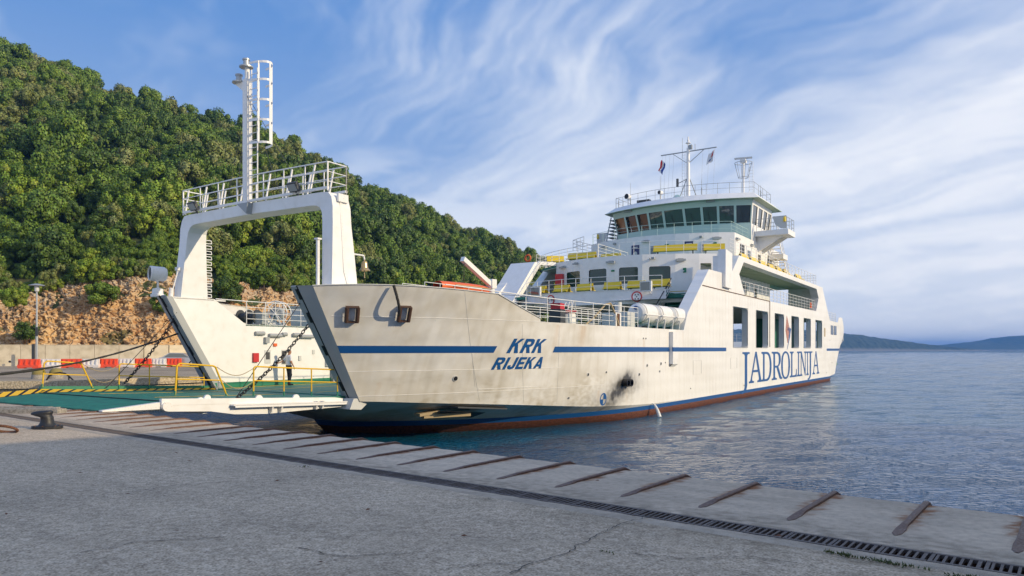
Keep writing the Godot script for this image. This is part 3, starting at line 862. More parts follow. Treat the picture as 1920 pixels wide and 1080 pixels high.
	for kd in rest:
		for part in 2:
			var m2 := MultiMesh.new(); m2.transform_format = MultiMesh.TRANSFORM_3D; m2.mesh = kinds[kd][part]; m2.instance_count = rest[kd].size()
			for k in rest[kd].size(): m2.set_instance_transform(k, rest[kd][k])
			var mi2 := MultiMeshInstance3D.new(); mi2.multimesh = m2; mi2.material_override = [M["bark"], lm][part]; mi2.name = ["trunks", "crowns"][part]
			wood.add_child(mi2, true); mi2.set_meta("kind", "stuff")
	print("trees ", spots.size())
	# single bushes rooted in the rock cut
	for c in [[187, 547, 4.0, 0.62, 8, "large round green bush growing in the middle of the rock cut"], [50, 622, 1.2, 0.4, 0, "low dark bush at the foot of the rock cut behind the wall"], [425, 545, 5.0, 0.62, 0, "dark green bush on the rock cut seen through the ramp gate"], [495, 520, 7.0, 0.5, 4, "green bush on the slope seen through the ramp gate beside the right post"], [25, 556, 3.0, 0.5, 6, "yellow green bush on the top edge of the rock cut at the left"], [305, 570, 4.0, 0.42, 5, "green bush on the rock cut just behind the searchlight"]]:
		var f := tab(FOOT, c[0])
		var dd: float = f + c[2]
		var y: float = 1.8 - (c[1] - 655.0) / 1370.0 * dd - 2.6 * c[3]
		var t := thing("slope_bush", c[5], "bush", Transform3D(Basis(Vector3.UP, c[0]).scaled(Vector3(c[3] * 1.1, c[3], c[3])), W(c[0], dd, y)))
		place(kinds[c[4]][0], "stem", M["bark"], t); place(kinds[c[4]][1], "foliage", lm, t)

# ---------- ferry: hull ----------
var TOP := [[4.95, 4.10, 17.95], [6.0, 4.18, 19.2], [7.0, 4.2, 20.8], [7.8, 4.16, 22.7], [8.35, 4.08, 25.0], [8.65, 4.0, 27.5], [8.78, 4.0, 30.5], [8.8, 4.0, 34.0], [8.8, 4.0, 39.0], [8.8, 4.0, 46.0], [8.8, 4.0, 70.0], [8.8, 4.0, 95.0], [8.75, 4.0, 102.0], [8.45, 4.0, 106.6], [7.8, 3.2, 110.6]]
var CHINE := [[4.85, -0.22, 20.4], [5.5, -0.3, 21.7], [6.2, -0.42, 23.4], [6.9, -0.55, 25.4], [7.5, -0.7, 27.6], [8.0, -0.9, 30.3], [8.4, -1.1, 33.2], [8.65, -1.25, 36.6], [8.8, -1.36, 40.5], [8.8, -1.38, 46.0], [8.8, -1.38, 70.0], [8.8, -1.38, 95.0], [8.6, -1.3, 99.0], [8.0, -0.6, 102.8], [6.9, 1.0, 108.5]]
var LOW := [[0.9, -1.44, 23.2], [2.2, -1.44, 24.2], [3.6, -1.44, 25.5], [5.0, -1.44, 27.3], [6.2, -1.44, 29.3], [7.2, -1.44, 31.6], [8.0, -1.44, 34.2], [8.5, -1.44, 37.2], [8.75, -1.44, 40.8], [8.8, -1.44, 46.0], [8.8, -1.44, 70.0], [8.8, -1.44, 95.0], [8.3, -1.44, 98.6], [7.2, -1.4, 100.5], [5.0, -1.3, 102.0]]

func spl(cv: Array, s: float) -> Vector3:
	var n := cv.size() - 1
	var i := clampi(int(floor(s)), 0, n - 1); var f := s - i
	var g := func(k: int) -> Vector3:
		var q: Array = cv[clampi(k, 0, n)]
		return Vector3(q[0], q[1], q[2])
	var a: Vector3 = g.call(i - 1); var b: Vector3 = g.call(i); var c: Vector3 = g.call(i + 1); var d: Vector3 = g.call(i + 2)
	if i >= 8 and i <= 11: return b.lerp(c, f)
	return b.cubic_interpolate(c, a, d, f)

func hull_sy(s: float, y: float) -> Vector3:
	var T := spl(TOP, s); var K := spl(CHINE, s)
	var f := (y - K.y) / (T.y - K.y)
	var q := K.lerp(T, f)
	# slight hollow in the flare
	var w := clampf(f, 0.0, 1.0)
	q.x -= 0.16 * sin(PI * w) * clampf((8.8 - (T.x + K.x) * 0.5) / 2.5, 0.0, 1.0)
	return Vector3(q.x, y, q.z)

func hull_ty(t: float, y: float) -> Vector3:
	var lo := 0.0; var hi := float(TOP.size() - 1)
	for k in 26:
		var m := (lo + hi) * 0.5
		if hull_sy(m, y).z < t: lo = m
		else: hi = m
	return hull_sy((lo + hi) * 0.5, y)

func hp(t: float, y: float, off := 0.0) -> Vector3:
	var a := hull_ty(t, y)
	if off == 0.0: return P(a.x, a.y, a.z)
	var b := hull_ty(t + 0.1, y); var c := hull_ty(t, y + 0.1)
	var p := P(a.x, a.y, a.z)
	var nn := (P(b.x, b.y, b.z) - p).cross(P(c.x, c.y, c.z) - p).normalized()
	if nn.x < 0.0: nn = -nn
	return p + nn * off

func mirror(p: Vector3, s: float) -> Vector3: return Vector3(p.x * s, p.y, p.z)

# ruled surface between rows; pts given per station
func sheet(mb: MB, rows: Array, sgn: float, up: Vector3):
	var ni: int = rows[0].size(); var pts := PackedVector3Array()
	for r in rows:
		for p in r: pts.push_back(mirror(p, sgn))
	mb.grid(ni, rows.size(), pts, Vector3(up.x * sgn, up.y, up.z))

func make_hull_texture():
	var w := 2048; var h := 320
	var a := noise(201, 0.02, 4); var stv := noise(202, 0.9, 2); var bl := noise(203, 0.18, 4); var fn := noise(204, 2.2, 3)
	var out := PackedByteArray(); out.resize(w * h * 3)
	# rust and dirt runs: t, y top, length, width, strength, colour
	var runs := [[21.05, 3.0, 1.5, 0.16, 0.32, 1], [29.3, 2.95, 1.8, 0.2, 0.38, 0], [31.55, 2.95, 1.5, 0.34, 0.55, 0], [38.7, 2.4, 2.2, 0.12, 0.42, 0], [37.9, 2.4, 1.2, 0.06, 0.3, 0], [23.9, 0.55, 0.9, 0.07, 0.4, 1], [26.6, 2.6, 1.4, 0.12, 0.18, 0], [33.6, -0.3, 0.9, 0.14, 0.4, 0], [36.9, 0.9, 1.4, 0.07, 0.2, 1], [43.0, 0.9, 1.5, 0.2, 0.12, 1], [58.2, -0.9, 0.6, 0.06, 0.4, 0], [44.9, 2.95, 1.2, 0.12, 0.25, 0], [19.3, 2.9, 0.8, 0.1, 0.18, 1]]
	for k in 46: runs.append([rng.randf_range(19, 108), rng.randf_range(-0.6, 3.0), rng.randf_range(0.5, 2.4), rng.randf_range(0.02, 0.12), rng.randf_range(0.06, 0.2), k % 2])
	for i in w:
		var t := 16.0 + 96.0 * (i + 0.5) / w
		var loc := []
		for r in runs:
			if absf(t - r[0]) < r[3] * 3.0: loc.append(r)
		for j in h:
			var y := 9.5 - 12.5 * (j + 0.5) / h
			var g := 0.5 + 0.5 * a.get_noise_2d(t * 9.0, y * 9.0)
			var r := lerpf(0.77, 0.83, g); var gg := lerpf(0.762, 0.824, g); var b := lerpf(0.735, 0.80, g)
			var sv := stv.get_noise_2d(t * 2.6, y * 0.22) * 0.5 + 0.5
			var dirt_and_shade := clampf((sv - 0.55) * 0.45, 0, 0.10)
			dirt_and_shade += clampf(bl.get_noise_2d(t, y * 1.4) * 0.22, 0.0, 0.1)
			# rubbed and splashed band along the bow flare
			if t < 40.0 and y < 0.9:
				dirt_and_shade += smoothstep(0.9, -0.7, y + bl.get_noise_2d(t * 1.5, 4.0) * 0.9) * smoothstep(41.0, 35.0, t) * clampf(0.08 + 0.75 * bl.get_noise_2d(t * 1.8, y * 2.6) + 0.35 * fn.get_noise_2d(t * 0.8, y * 2.0), 0.0, 0.5)
			if t < 36.0: dirt_and_shade += smoothstep(36.0, 29.0, t + bl.get_noise_2d(t, y) * 5.0) * clampf(0.22 + 0.4 * bl.get_noise_2d(t * 0.9 + 30.0, y * 1.5) + 0.2 * fn.get_noise_2d(t * 0.5, y * 0.5), 0.0, 0.4)  # shade of the grazing-lit bow flare painted in, mottled like grime
			if t > 100.0: dirt_and_shade += smoothstep(1.6, -0.6, y) * smoothstep(103.0, 109.0, t) * 0.5 * (0.6 + fn.get_noise_2d(t, y))
			dirt_and_shade = clampf(dirt_and_shade, 0, 0.75)
			r = lerpf(r, 0.40, dirt_and_shade); gg = lerpf(gg, 0.345, dirt_and_shade); b = lerpf(b, 0.235, dirt_and_shade)
			for q in loc:
				var yy: float = q[1] - y
				if yy > 0.0 and yy < q[2]:
					var x: float = (t - q[0] + 0.05 * fn.get_noise_1d(y * 2.0 + q[0])) / q[3]
					var f: float = exp(-x * x) * (1.0 - yy / q[2]) * q[4] * (0.75 + 0.5 * stv.get_noise_2d(t * 12.0, y * 0.6))
					f = clampf(f, 0, 1)
					if q[5] == 0: r = lerpf(r, 0.48, f); gg = lerpf(gg, 0.27, f); b = lerpf(b, 0.09, f)
					else: r = lerpf(r, 0.32, f); gg = lerpf(gg, 0.27, f); b = lerpf(b, 0.21, f)
			# exhaust soot blown forward and down from the outlet
			if t > 28.0 and t < 42.0 and y < 2.0:
				var ex := t - 36.35; var ey := y + 0.0
				var along := -ex * 0.86 - ey * 0.5; var across := -ex * 0.5 + ey * 0.86
				var ln := 3.4 if along > 0.0 else 0.9
				var wd := 0.42 + maxf(along, 0.0) * 0.12
				var so := exp(-pow(along / ln, 2.0) * 1.5 - pow(across / wd, 2.0)) * 0.97
				so += 0.6 * exp(-pow((ex - 0.5) / 1.5, 2.0) - pow((ey + 0.05) / 0.62, 2.0))
				so += 0.30 * exp(-pow((ex + 3.2) / 3.0, 2.0) - pow((ey + 0.75) / 0.5, 2.0)) * (0.7 + bl.get_noise_2d(t * 2.0, y * 3.0))
				so = clampf(so * (0.9 + 0.5 * fn.get_noise_2d(t * 0.9, y * 0.9)), 0.0, 0.95)
				r = lerpf(r, 0.022, so); gg = lerpf(gg, 0.02, so); b = lerpf(b, 0.018, so)
			var o := (j * w + i) * 3
			out[o] = int(pow(r, 0.4545) * 255); out[o + 1] = int(pow(gg, 0.4545) * 255); out[o + 2] = int(pow(b, 0.4545) * 255)
	var im := Image.create_from_data(w, h, false, Image.FORMAT_RGB8, out)
	im.generate_mipmaps()
	var m := StandardMaterial3D.new(); m.albedo_texture = ImageTexture.create_from_image(im); m.roughness = 0.42
	# slight dishing of the plates between frames and stringers
	var hb := PackedByteArray(); hb.resize(w * h)
	for i in w:
		var t := 16.0 + 96.0 * (i + 0.5) / w
		for j in h:
			var y := 9.5 - 12.5 * (j + 0.5) / h
			var v := 0.5 + 0.16 * cos(TAU * t / 0.72) * (0.6 + 0.8 * a.get_noise_2d(t * 5.0, y * 7.0)) + 0.12 * cos(TAU * y / 0.8) + 0.35 * a.get_noise_2d(t * 14.0 + 9.0, y * 20.0)
			hb[j * w + i] = int(clampf(v, 0.0, 1.0) * 255)
	m.normal_enabled = true; m.normal_texture = normal_tex(Image.create_from_data(w, h, false, Image.FORMAT_L8, hb), 1.6); m.normal_scale = 0.5
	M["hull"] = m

func text_glyphs(txt: String, fnt: String, wgt: int) -> Array:
	var tm := TextMesh.new(); tm.text = txt
	var f := SystemFont.new(); f.font_names = PackedStringArray([fnt]); f.font_weight = wgt
	tm.font = f; tm.font_size = 96; tm.pixel_size = 0.01; tm.depth = 0.01; tm.curve_step = 1.5
	return tm.get_mesh_arrays()

# lettering laid onto the hull plating, t0..t1 along the ship, y0..y1 up
func hull_text(txt: String, fnt: String, wgt: int, t0: float, t1: float, y0: float, y1: float, slant: float, parent: Node, m: Material, bold := 0.0):
	var ar := text_glyphs(txt, fnt, wgt)
	var vs: PackedVector3Array = ar[Mesh.ARRAY_VERTEX]; var ix: PackedInt32Array = ar[Mesh.ARRAY_INDEX]
	var lo := Vector3.INF; var hi := -Vector3.INF
	for q in vs: lo = lo.min(q); hi = hi.max(q)
	var mb := MB.new()
	var mp := func(q: Vector3) -> Vector3:
		var y := lerpf(y0, y1, (q.y - lo.y) / (hi.y - lo.y))
		var t := lerpf(t0, t1, (q.x - lo.x) / (hi.x - lo.x)) + slant * (y - y0)
		return hp(t, y, 0.008 + (0.006 if q.z > (lo.z + hi.z) * 0.5 else -0.004))
	var n := ix.size() if ix.size() > 0 else vs.size()
	for k in range(0, n, 3):
		var a: Vector3 = mp.call(vs[ix[k]] if ix.size() else vs[k]); var b: Vector3 = mp.call(vs[ix[k + 1]] if ix.size() else vs[k + 1]); var c: Vector3 = mp.call(vs[ix[k + 2]] if ix.size() else vs[k + 2])
		mb.tri(a, b, c)
		if bold > 0.0:
			var o := Vector3(0.001, 0, -bold)
			mb.tri(a + o, b + o, c + o)
	obj(mb, "letter" if txt.length() == 1 else "lettering", m, parent)

# heavy italic capitals of the name and port of registry, as stroke polygons in a unit cell
const CAPS := {
	"K": [[[0, 0], [0.27, 0], [0.27, 1], [0, 1]], [[0.27, 0.4], [0.27, 0.66], [0.58, 1], [0.9, 1]], [[0.33, 0.62], [0.53, 0.66], [0.92, 0], [0.6, 0]]],
	"R": [[[0, 0], [0.27, 0], [0.27, 1], [0, 1]], [[0.27, 0.8], [0.55, 0.8], [0.6, 1], [0.27, 1]], [[0.27, 0.4], [0.6, 0.4], [0.55, 0.6], [0.27, 0.6]], [[0.55, 0.8], [0.6, 0.74], [0.6, 0.66], [0.55, 0.6], [0.6, 0.4], [0.8, 0.5], [0.87, 0.64], [0.87, 0.78], [0.8, 0.93], [0.6, 1]], [[0.36, 0.4], [0.62, 0.4], [0.9, 0], [0.6, 0]]],
	"I": [[[0, 0], [0.27, 0], [0.27, 1], [0, 1]]],
	"J": [[[0.46, 0.3], [0.73, 0.3], [0.73, 1], [0.46, 1]], [[0.46, 0.3], [0.73, 0.3], [0.7, 0.12], [0.58, 0.02], [0.36, -0.01], [0.14, 0.03], [0.03, 0.14], [0, 0.33], [0.25, 0.36], [0.28, 0.24], [0.36, 0.2], [0.43, 0.23]]],
	"E": [[[0, 0], [0.27, 0], [0.27, 1], [0, 1]], [[0.27, 0], [0.78, 0], [0.78, 0.2], [0.27, 0.2]], [[0.27, 0.4], [0.7, 0.4], [0.7, 0.6], [0.27, 0.6]], [[0.27, 0.8], [0.78, 0.8], [0.78, 1], [0.27, 1]]],
	"A": [[[0, 0], [0.28, 0], [0.53, 0.74], [0.36, 1]], [[0.68, 0], [0.96, 0], [0.62, 1], [0.36, 1], [0.5, 0.66]], [[0.26, 0.18], [0.7, 0.18], [0.65, 0.36], [0.32, 0.36]]]}
const CAPW := {"K": 0.92, "R": 0.9, "I": 0.27, "J": 0.73, "E": 0.78, "A": 0.96}

func hull_caps(txt: String, t0: float, t1: float, y0: float, y1: float, slant: float, parent: Node, m: Material):
	var tot := 0.0
	for ch in txt: tot += CAPW[ch] + 0.13
	tot -= 0.13
	var x := 0.0
	for ch in txt:
		var mb := MB.new()
		for pg in CAPS[ch]:
			var pl := PackedVector2Array()
			for q in pg: pl.push_back(Vector2(q[0], q[1]))
			var tr := Geometry2D.triangulate_polygon(pl)
			var mp := func(v: Vector2) -> Vector3:
				var y := lerpf(y0, y1, v.y)
				return hp(lerpf(t0, t1, (x + v.x) / tot) + slant * (y - y0), y, 0.016)
			for k in range(0, tr.size(), 3): mb.tri(mp.call(pl[tr[k]]), mp.call(pl[tr[k + 1]]), mp.call(pl[tr[k + 2]]))
		obj(mb, "letter", m, parent)
		x += CAPW[ch] + 0.13

func hull_band(t0: float, t1: float, y0: float, y1: float, cut0: float, cut1: float) -> MB:
	var mb := MB.new(); var n := int(maxf(4.0, (t1 - t0) / 0.25))
	for k in n:
		var a := lerpf(t0, t1, float(k) / n); var b := lerpf(t0, t1, float(k + 1) / n)
		var a2 := a + (cut0 if k == 0 else 0.0); var b2 := b + (cut1 if k == n - 1 else 0.0)
		mb.quad(hp(a, y0, 0.014), hp(b, y0, 0.014), hp(b2, y1, 0.014), hp(a2, y1, 0.014))
	return mb

func build_ferry():
	make_hull_texture()
	# shell plating, both sides
	var mb := MB.new()
	var N := 14 * 7
	for sg in [1.0, -1.0]:
		var rows := []
		for r in 17:
			var row := []
			for k in N + 1:
				var s := 14.0 * k / N
				var K := spl(CHINE, s)
				var t_here := hull_sy(s, 1.2).z
				var top := 3.03 if t_here < 45.2 else 1.2
				if t_here > 94.6: top = 2.95
				row.append(Vector3.ZERO + _hv(hull_sy(s, lerpf(K.y, top, r / 16.0))))
			rows.append(row)
		sheet(mb, rows, sg, Vector3.RIGHT)
		# bow bulwark above the side deck with its sloping after edge
		rows = []
		for r in 3:
			var row := []
			for k in 40:
				var s := 4.95 * k / 39.0
				var top := spl(TOP, s).y
				var t_ := hull_sy(s, 3.03).z
				var mx := lerpf(top, 3.04, clampf((t_ - 25.4) / 3.0, 0.0, 1.0))
				row.append(_hv(hull_sy(s, lerpf(3.03, mx, r / 2.0))))
			rows.append(row)
		sheet(mb, rows, sg, Vector3.RIGHT)
		# stern quarter above the stripe, closing transom
		var e0 := hull_sy(14.0, 1.0); 
		if sg > 0.0:
			mb.quad(P(-e0.x, 1.0, 108.5), P(e0.x, 1.0, 108.5), P(7.75, 2.95, 110.4), P(-7.75, 2.95, 110.4))
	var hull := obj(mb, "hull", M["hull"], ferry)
	# lower hull below the chine, then blue boot-top and red bottom
	mb = MB.new(); var bm := MB.new(); var rm := MB.new()
	for sg in [1.0, -1.0]:
		var r0 := []; var r1 := []; var r2 := []; var r3 := []; var r4 := []
		for k in N + 1:
			var s := 14.0 * k / N
			var K := spl(CHINE, s); var L := spl(LOW, s)
			r0.append(_hv(K)); r1.append(_hv(L)); r2.append(_hv(Vector3(L.x - 0.02 - 0.1 * clampf(8.8 - L.x, 0, 1), L.y - 0.24, L.z + 0.1 * clampf(8.8 - L.x, 0, 1))))
			r3.append(_hv(Vector3(maxf(L.x - 0.1 - 0.55 * clampf(8.8 - L.x, 0, 1), 0.0), -2.6, L.z + 0.8 * clampf(8.8 - L.x, 0, 1))))
			r4.append(_hv(Vector3(0.0, -3.0, L.z)))
		sheet(mb, [r0, r1], sg, Vector3(1, -1, 0)); sheet(bm, [r1, r2], sg, Vector3.RIGHT); sheet(rm, [r2, r3, r4], sg, Vector3.RIGHT)
	mb.quad(P(-4.85, -0.22, 20.4), P(4.85, -0.22, 20.4), P(0.9, -1.44, 23.2), P(-0.9, -1.44, 23.2))
	bm.quad(P(-0.9, -1.44, 23.2), P(0.9, -1.44, 23.2), P(0.78, -1.68, 23.3), P(-0.78, -1.68, 23.3))
	rm.quad(P(-0.78, -1.68, 23.3), P(0.78, -1.68, 23.3), P(0.3, -2.6, 24.2), P(-0.3, -2.6, 24.2))
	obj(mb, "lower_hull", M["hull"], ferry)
	obj(bm, "boot_top_band", M["blue"], ferry)
	obj(rm, "bottom_plating", M["red_bottom"], ferry)
	# stripe
	obj(hull_band(19.12, 25.45, 1.66, 1.94, -0.12, 0.10), "blue_stripe", M["blue"], hull)
	obj(hull_band(29.2, 53.9, 1.66, 1.93, 0.10, 0.0), "blue_stripe", M["blue"], hull)
	obj(hull_band(92.7, 108.9, 1.62, 1.90, 0.0, 0.15), "blue_stripe", M["blue"], hull)
	# ship's name, port and owner
	hull_caps("KRK", 26.15, 28.35, 1.64, 2.27, 0.42, hull, M["blue_letter"])
	hull_caps("RIJEKA", 25.55, 28.55, 0.93, 1.46, 0.36, hull, M["blue_letter"])
	for L in [["J", 57.75, 60.1, -1.72, 1.58], ["A", 59.9, 64.0, -0.96, 1.6], ["D", 63.7, 67.05, -0.96, 1.58], ["R", 67.15, 71.0, -0.96, 1.58], ["O", 70.6, 74.1, -1.02, 1.62], ["L", 74.05, 77.0, -0.94, 1.58], ["I", 77.15, 78.4, -0.94, 1.58], ["N", 78.45, 81.55, -0.94, 1.58], ["I", 81.5, 82.65, -0.94, 1.58], ["J", 82.2, 84.55, -1.44, 1.58], ["A", 84.6, 88.3, -0.94, 1.6]]:
		hull_text(L[0], "Droid Serif", 400, L[1], L[2], L[3], L[4], 0.0, hull, M["blue_letter"])
	# owner's emblem above the lettering: latticed diamond sail and blue pennant
	mb = MB.new()
	var dia := [Vector2(72.75, 5.0), Vector2(73.9, 3.75), Vector2(73.1, 2.4), Vector2(72.3, 3.6)]
	for k in 9:
		var f := k / 8.0
		var a: Vector2 = dia[3].lerp(dia[0], f); var b: Vector2 = dia[2].lerp(dia[1], f)
		mb.bar(P(8.806, a.y, a.x), P(8.806, b.y, b.x), 0.012, 0.055, Vector3.RIGHT)
		a = dia[3].lerp(dia[2], f); b = dia[0].lerp(dia[1], f)
		mb.bar(P(8.808, a.y, a.x), P(8.808, b.y, b.x), 0.012, 0.055, Vector3.RIGHT)
	obj(mb, "emblem_diamond", M["logo_red"], hull)
	mb = MB.new()
	mb.prism(PackedVector2Array([Vector2(72.75, 3.72), Vector2(73.6, 3.95), Vector2(74.55, 3.8), Vector2(74.1, 3.0), Vector2(73.1, 1.9), Vector2(72.85, 1.75), Vector2(73.5, 2.7), Vector2(73.85, 3.45), Vector2(73.3, 3.62)]), P(8.804, 0, 0), Vector3(0, 0, -1), Vector3(0, 1, 0), Vector3(0.014, 0, 0))
	obj(mb, "emblem_pennant", M["blue_letter"], hull)
	# weld seams
	for sm in [[3.03, 18.8, 28.3], [0.95, 19.6, 30.0], [-0.02, 20.3, 34.0], [0.1, 25.2, 28.6]]:
		mb = MB.new(); var prev := hp(sm[1], sm[0], 0.002)
		for k in range(1, 25):
			var p := hp(lerpf(sm[1], sm[2], k / 24.0), sm[0], 0.002)
			mb.tube(prev, p, 0.011, 4); prev = p
		obj(mb, "weld_seam", M["white"], hull)
	for sm in [[23.1, 4.1, 25.4, -0.4], [26.7, 2.9, 27.9, -0.6], [29.4, 2.9, 30.2, -0.8], [24.4, 1.6, 25.0, 0.2]]:
		mb = MB.new(); var prev := hp(sm[0], sm[1], 0.001)
		for k in range(1, 11):
			var p := hp(lerpf(sm[0], sm[2], k / 10.0), lerpf(sm[1], sm[3], k / 10.0), 0.001)
			mb.tube(prev, p, 0.007, 4); prev = p
		obj(mb, "plate_butt", M["light_grey"], hull)
	# rubbing strake line below the side walls, with the hanging cable
	mb = MB.new()
	var cp := [P(8.83, 7.3, 49.9), P(8.83, 6.16, 48.6), P(8.83, 6.1, 55), P(8.83, 6.04, 66.4), P(8.83, 2.0, 66.4)]
	mb.path(cp.slice(1), 0.028, 5)
	obj(mb, "cable_conduit", M["rust"], hull)
	# fairlead roller openings in the bow bulwark
	for fl in [[19.35, 3.14], [21.0, 3.2]]:
		var c := hp(fl[0], fl[1], 0.0)
		var nx := (hp(fl[0], fl[1], 1.0) - c).normalized(); var rx := (hp(fl[0] + 0.2, fl[1]) - c).normalized(); var ux := rx.cross(nx)
		if ux.y < 0: ux = -ux
		mb = MB.new()
		mb.box(c + nx * 0.012, Vector3(0.3, 0.5, 0.03), Basis(rx, ux, nx))
		var fr := obj(mb, "fairlead", M["white"], hull)
		for sx in [-0.2, 0.2]:
			mb = MB.new(); mb.tube(c + rx * sx + nx * 0.16 - ux * 0.28, c + rx * sx + nx * 0.16 + ux * 0.28, 0.08, 10)
			obj(mb, "roller", M["rust_dark"], fr)
		for sy in [-0.3, 0.3]:
			mb = MB.new(); mb.box(c + ux * sy + nx * 0.13, Vector3(0.5, 0.025, 0.17), Basis(rx, ux, nx)); obj(mb, "roller_bracket", M["rust_dark"], fr)
	# thick rope looped over the bulwark and through the after fairlead
	var ra := hp(20.35, 4.14, 0.05); var pts := []
	for k in 16:
		var f := k / 15.0
		pts.append(hp(lerpf(20.25, 20.85, f), lerpf(4.22, 3.1, f), 0.12 + 0.5 * sin(PI * f) * 0.75))
	mb = MB.new(); mb.path(pts, 0.055, 7)
	tag(obj(mb, "hanging_rope", M["rope_dark"], null, ferry.transform), "thick dark rope looped over the bow bulwark into the right fairlead", "rope")
	# exhaust outlet pair, discharge holes, draught discs
	mb = MB.new()
	for dx in [-0.19, 0.19]:
		var c := hp(36.35 + dx, 0.0, 0.0); var c2 := hp(36.35 + dx, 0.0, 0.34)
		mb.lathe(c, c2 - c, [Vector2(0.2, 0.0), Vector2(0.2, 0.34), Vector2(0.16, 0.34), Vector2(0.16, 0.05), Vector2(0.0, 0.05)], 12)
	obj(mb, "exhaust_outlet", M["black"], hull)
	for h in [[23.95, 0.6, 0.1], [32.4, 0.55, 0.07], [34.2, 0.62, 0.05], [38.1, 0.4, 0.07], [39.15, 0.88, 0.07], [41.2, 0.95, 0.08], [41.9, 1.0, 0.04], [41.0, 0.5, 0.06], [38.6, 2.42, 0.045], [38.95, 2.42, 0.045], [31.0, -0.55, 0.05], [46.3, -0.75, 0.04], [58.5, -1.05, 0.05], [96.3, 0.2, 0.06], [92.5, -0.95, 0.05], [99.6, 0.2, 0.06]]:
		mb = MB.new(); var c := hp(h[0], h[1], 0.0); var c2 := hp(h[0], h[1], 0.03)
		mb.lathe(c, c2 - c, [Vector2(h[2] * 1.25, 0.0), Vector2(h[2] * 1.25, 0.03), Vector2(h[2], 0.032)], 10)
		var rimo := obj(mb, "discharge_hole", M["light_grey"], hull)
		mb = MB.new(); mb.lathe(c, c2 - c, [Vector2(h[2], 0.033), Vector2(0.0, 0.034)], 10); obj(mb, "opening", M["black"], rimo)
	# thruster symbol
	mb = MB.new()
	var tc := hp(34.1, -0.78, 0.006); var tn := (hp(34.1, -0.78, 1.0) - tc).normalized(); var tx := (hp(34.3, -0.78, 0.006) - tc).normalized(); var ty := tx.cross(tn)
	if ty.y < 0.0: ty = -ty
	for k in 24:
		var a := TAU * k / 24; var b := TAU * (k + 1) / 24
		var A := tx * cos(a) + ty * sin(a); var B := tx * cos(b) + ty * sin(b)
		mb.quad(tc + A * 0.26, tc + B * 0.26, tc + B * 0.33, tc + A * 0.33)
		if k / 6 % 2 == 0: mb.tri(tc, tc + A * 0.26, tc + B * 0.26)
	obj(mb, "thruster_mark", M["blue_letter"], hull)
	# side box trunk
	mb = MB.new(); mb.bb(P(8.79, 0.9, 42.55), P(9.05, 2.88, 43.45)); mb.quad(P(8.79, 0.72, 42.6), P(8.79, 0.72, 43.4), P(9.05, 0.9, 43.45), P(9.05, 0.9, 42.55)); var vt := obj(mb, "vent_trunk", M["white"], hull)
	mb = MB.new(); mb.bb(P(9.0, 1.66, 42.545), P(9.054, 1.93, 43.455)); obj(mb, "trunk_stripe", M["blue"], vt)
	# hatch outlines
	for h in [[46.8, 0.15, 1.6, 0.9], [55.0, 0.35, 1.6, 0.8]]:
		mb = MB.new()
		for q in [[0, 0, 1, 0], [0, 1, 1, 1], [0, 0, 0, 1], [1, 0, 1, 1]]:
			mb.bar(P(8.802, h[1] + q[1] * h[3], h[0] + q[0] * h[2]), P(8.802, h[1] + q[3] * h[3], h[0] + q[2] * h[2]), 0.012, 0.025, Vector3.RIGHT)
		obj(mb, "hatch_outline", M["light_grey"], hull)
	# anchor pocket under the bow flare
	mb = MB.new()
	var ac := P(6.05, -0.72, 25.2)
	mb.bar(P(6.5, -0.62, 24.2), P(6.95, -0.86, 27.2), 0.5, 0.06); mb.quad(P(5.2, -0.95, 23.9), P(6.25, -0.75, 23.9), P(6.7, -0.98, 26.2), P(5.9, -1.25, 26.2))
	obj(mb, "anchor_pocket", M["dark"], hull)
	mb = MB.new(); mb.bar(P(5.3, -1.02, 23.6), P(6.25, -1.02, 25.6), 0.3, 0.16); mb.bar(P(5.15, -0.95, 23.4), P(5.5, -0.85, 24.3), 0.55, 0.12)
	obj(mb, "bow_anchor", M["rope_tan"], ferry)
	# overboard water jet
	mb = MB.new(); var jp := []
	for k in 9:
		var f := k / 8.0
		jp.append(hp(39.9, -1.35, 0.02) + Vector3(0.5 * f, -0.75 * f * f, 0.15 * f))
	for k in 8: mb.tube(jp[k], jp[k + 1], 0.03 + 0.012 * k, 6, 0.03 + 0.012 * (k + 1))
	mat("foam", Color(0.7, 0.72, 0.72), 0.35)
	tag(obj(mb, "water_jet", M["foam"], null, ferry.transform), "thin jet of cooling water pouring from the hull side into the sea", "water jet")
	build_bow()
	build_ramp()
	build_superstructure()

func _hv(q: Vector3) -> Vector3: return P(q.x, q.y, q.z)

func railing(pts: Array, h: float, bars: int, gap: float, parent: Node, m: Material = null, r := 0.022, called := "railing") -> Node:
	var mb := MB.new()
	for i in pts.size() - 1:
		var a: Vector3 = pts[i]; var b: Vector3 = pts[i + 1]
		for k in bars:
			var y := h * (k + 1) / bars
			mb.tube(a + Vector3.UP * y, b + Vector3.UP * y, r if k == bars - 1 else r * 0.7, 5)
	var o := obj(mb, called, m if m else M["rail"], parent)
	var pm := MB.new(); pm.tube(Vector3.ZERO, Vector3.UP * h, r, 5)
	var me := pm.mesh()
	for i in pts.size() - 1:
		var a: Vector3 = pts[i]; var b: Vector3 = pts[i + 1]
		var n := maxi(1, int(round(a.distance_to(b) / gap)))
		for k in range(0 if i == 0 else 1, n + 1):
			place(me, "post", m if m else M["rail"], o, Transform3D(Basis(), a.lerp(b, float(k) / n)))
	return o

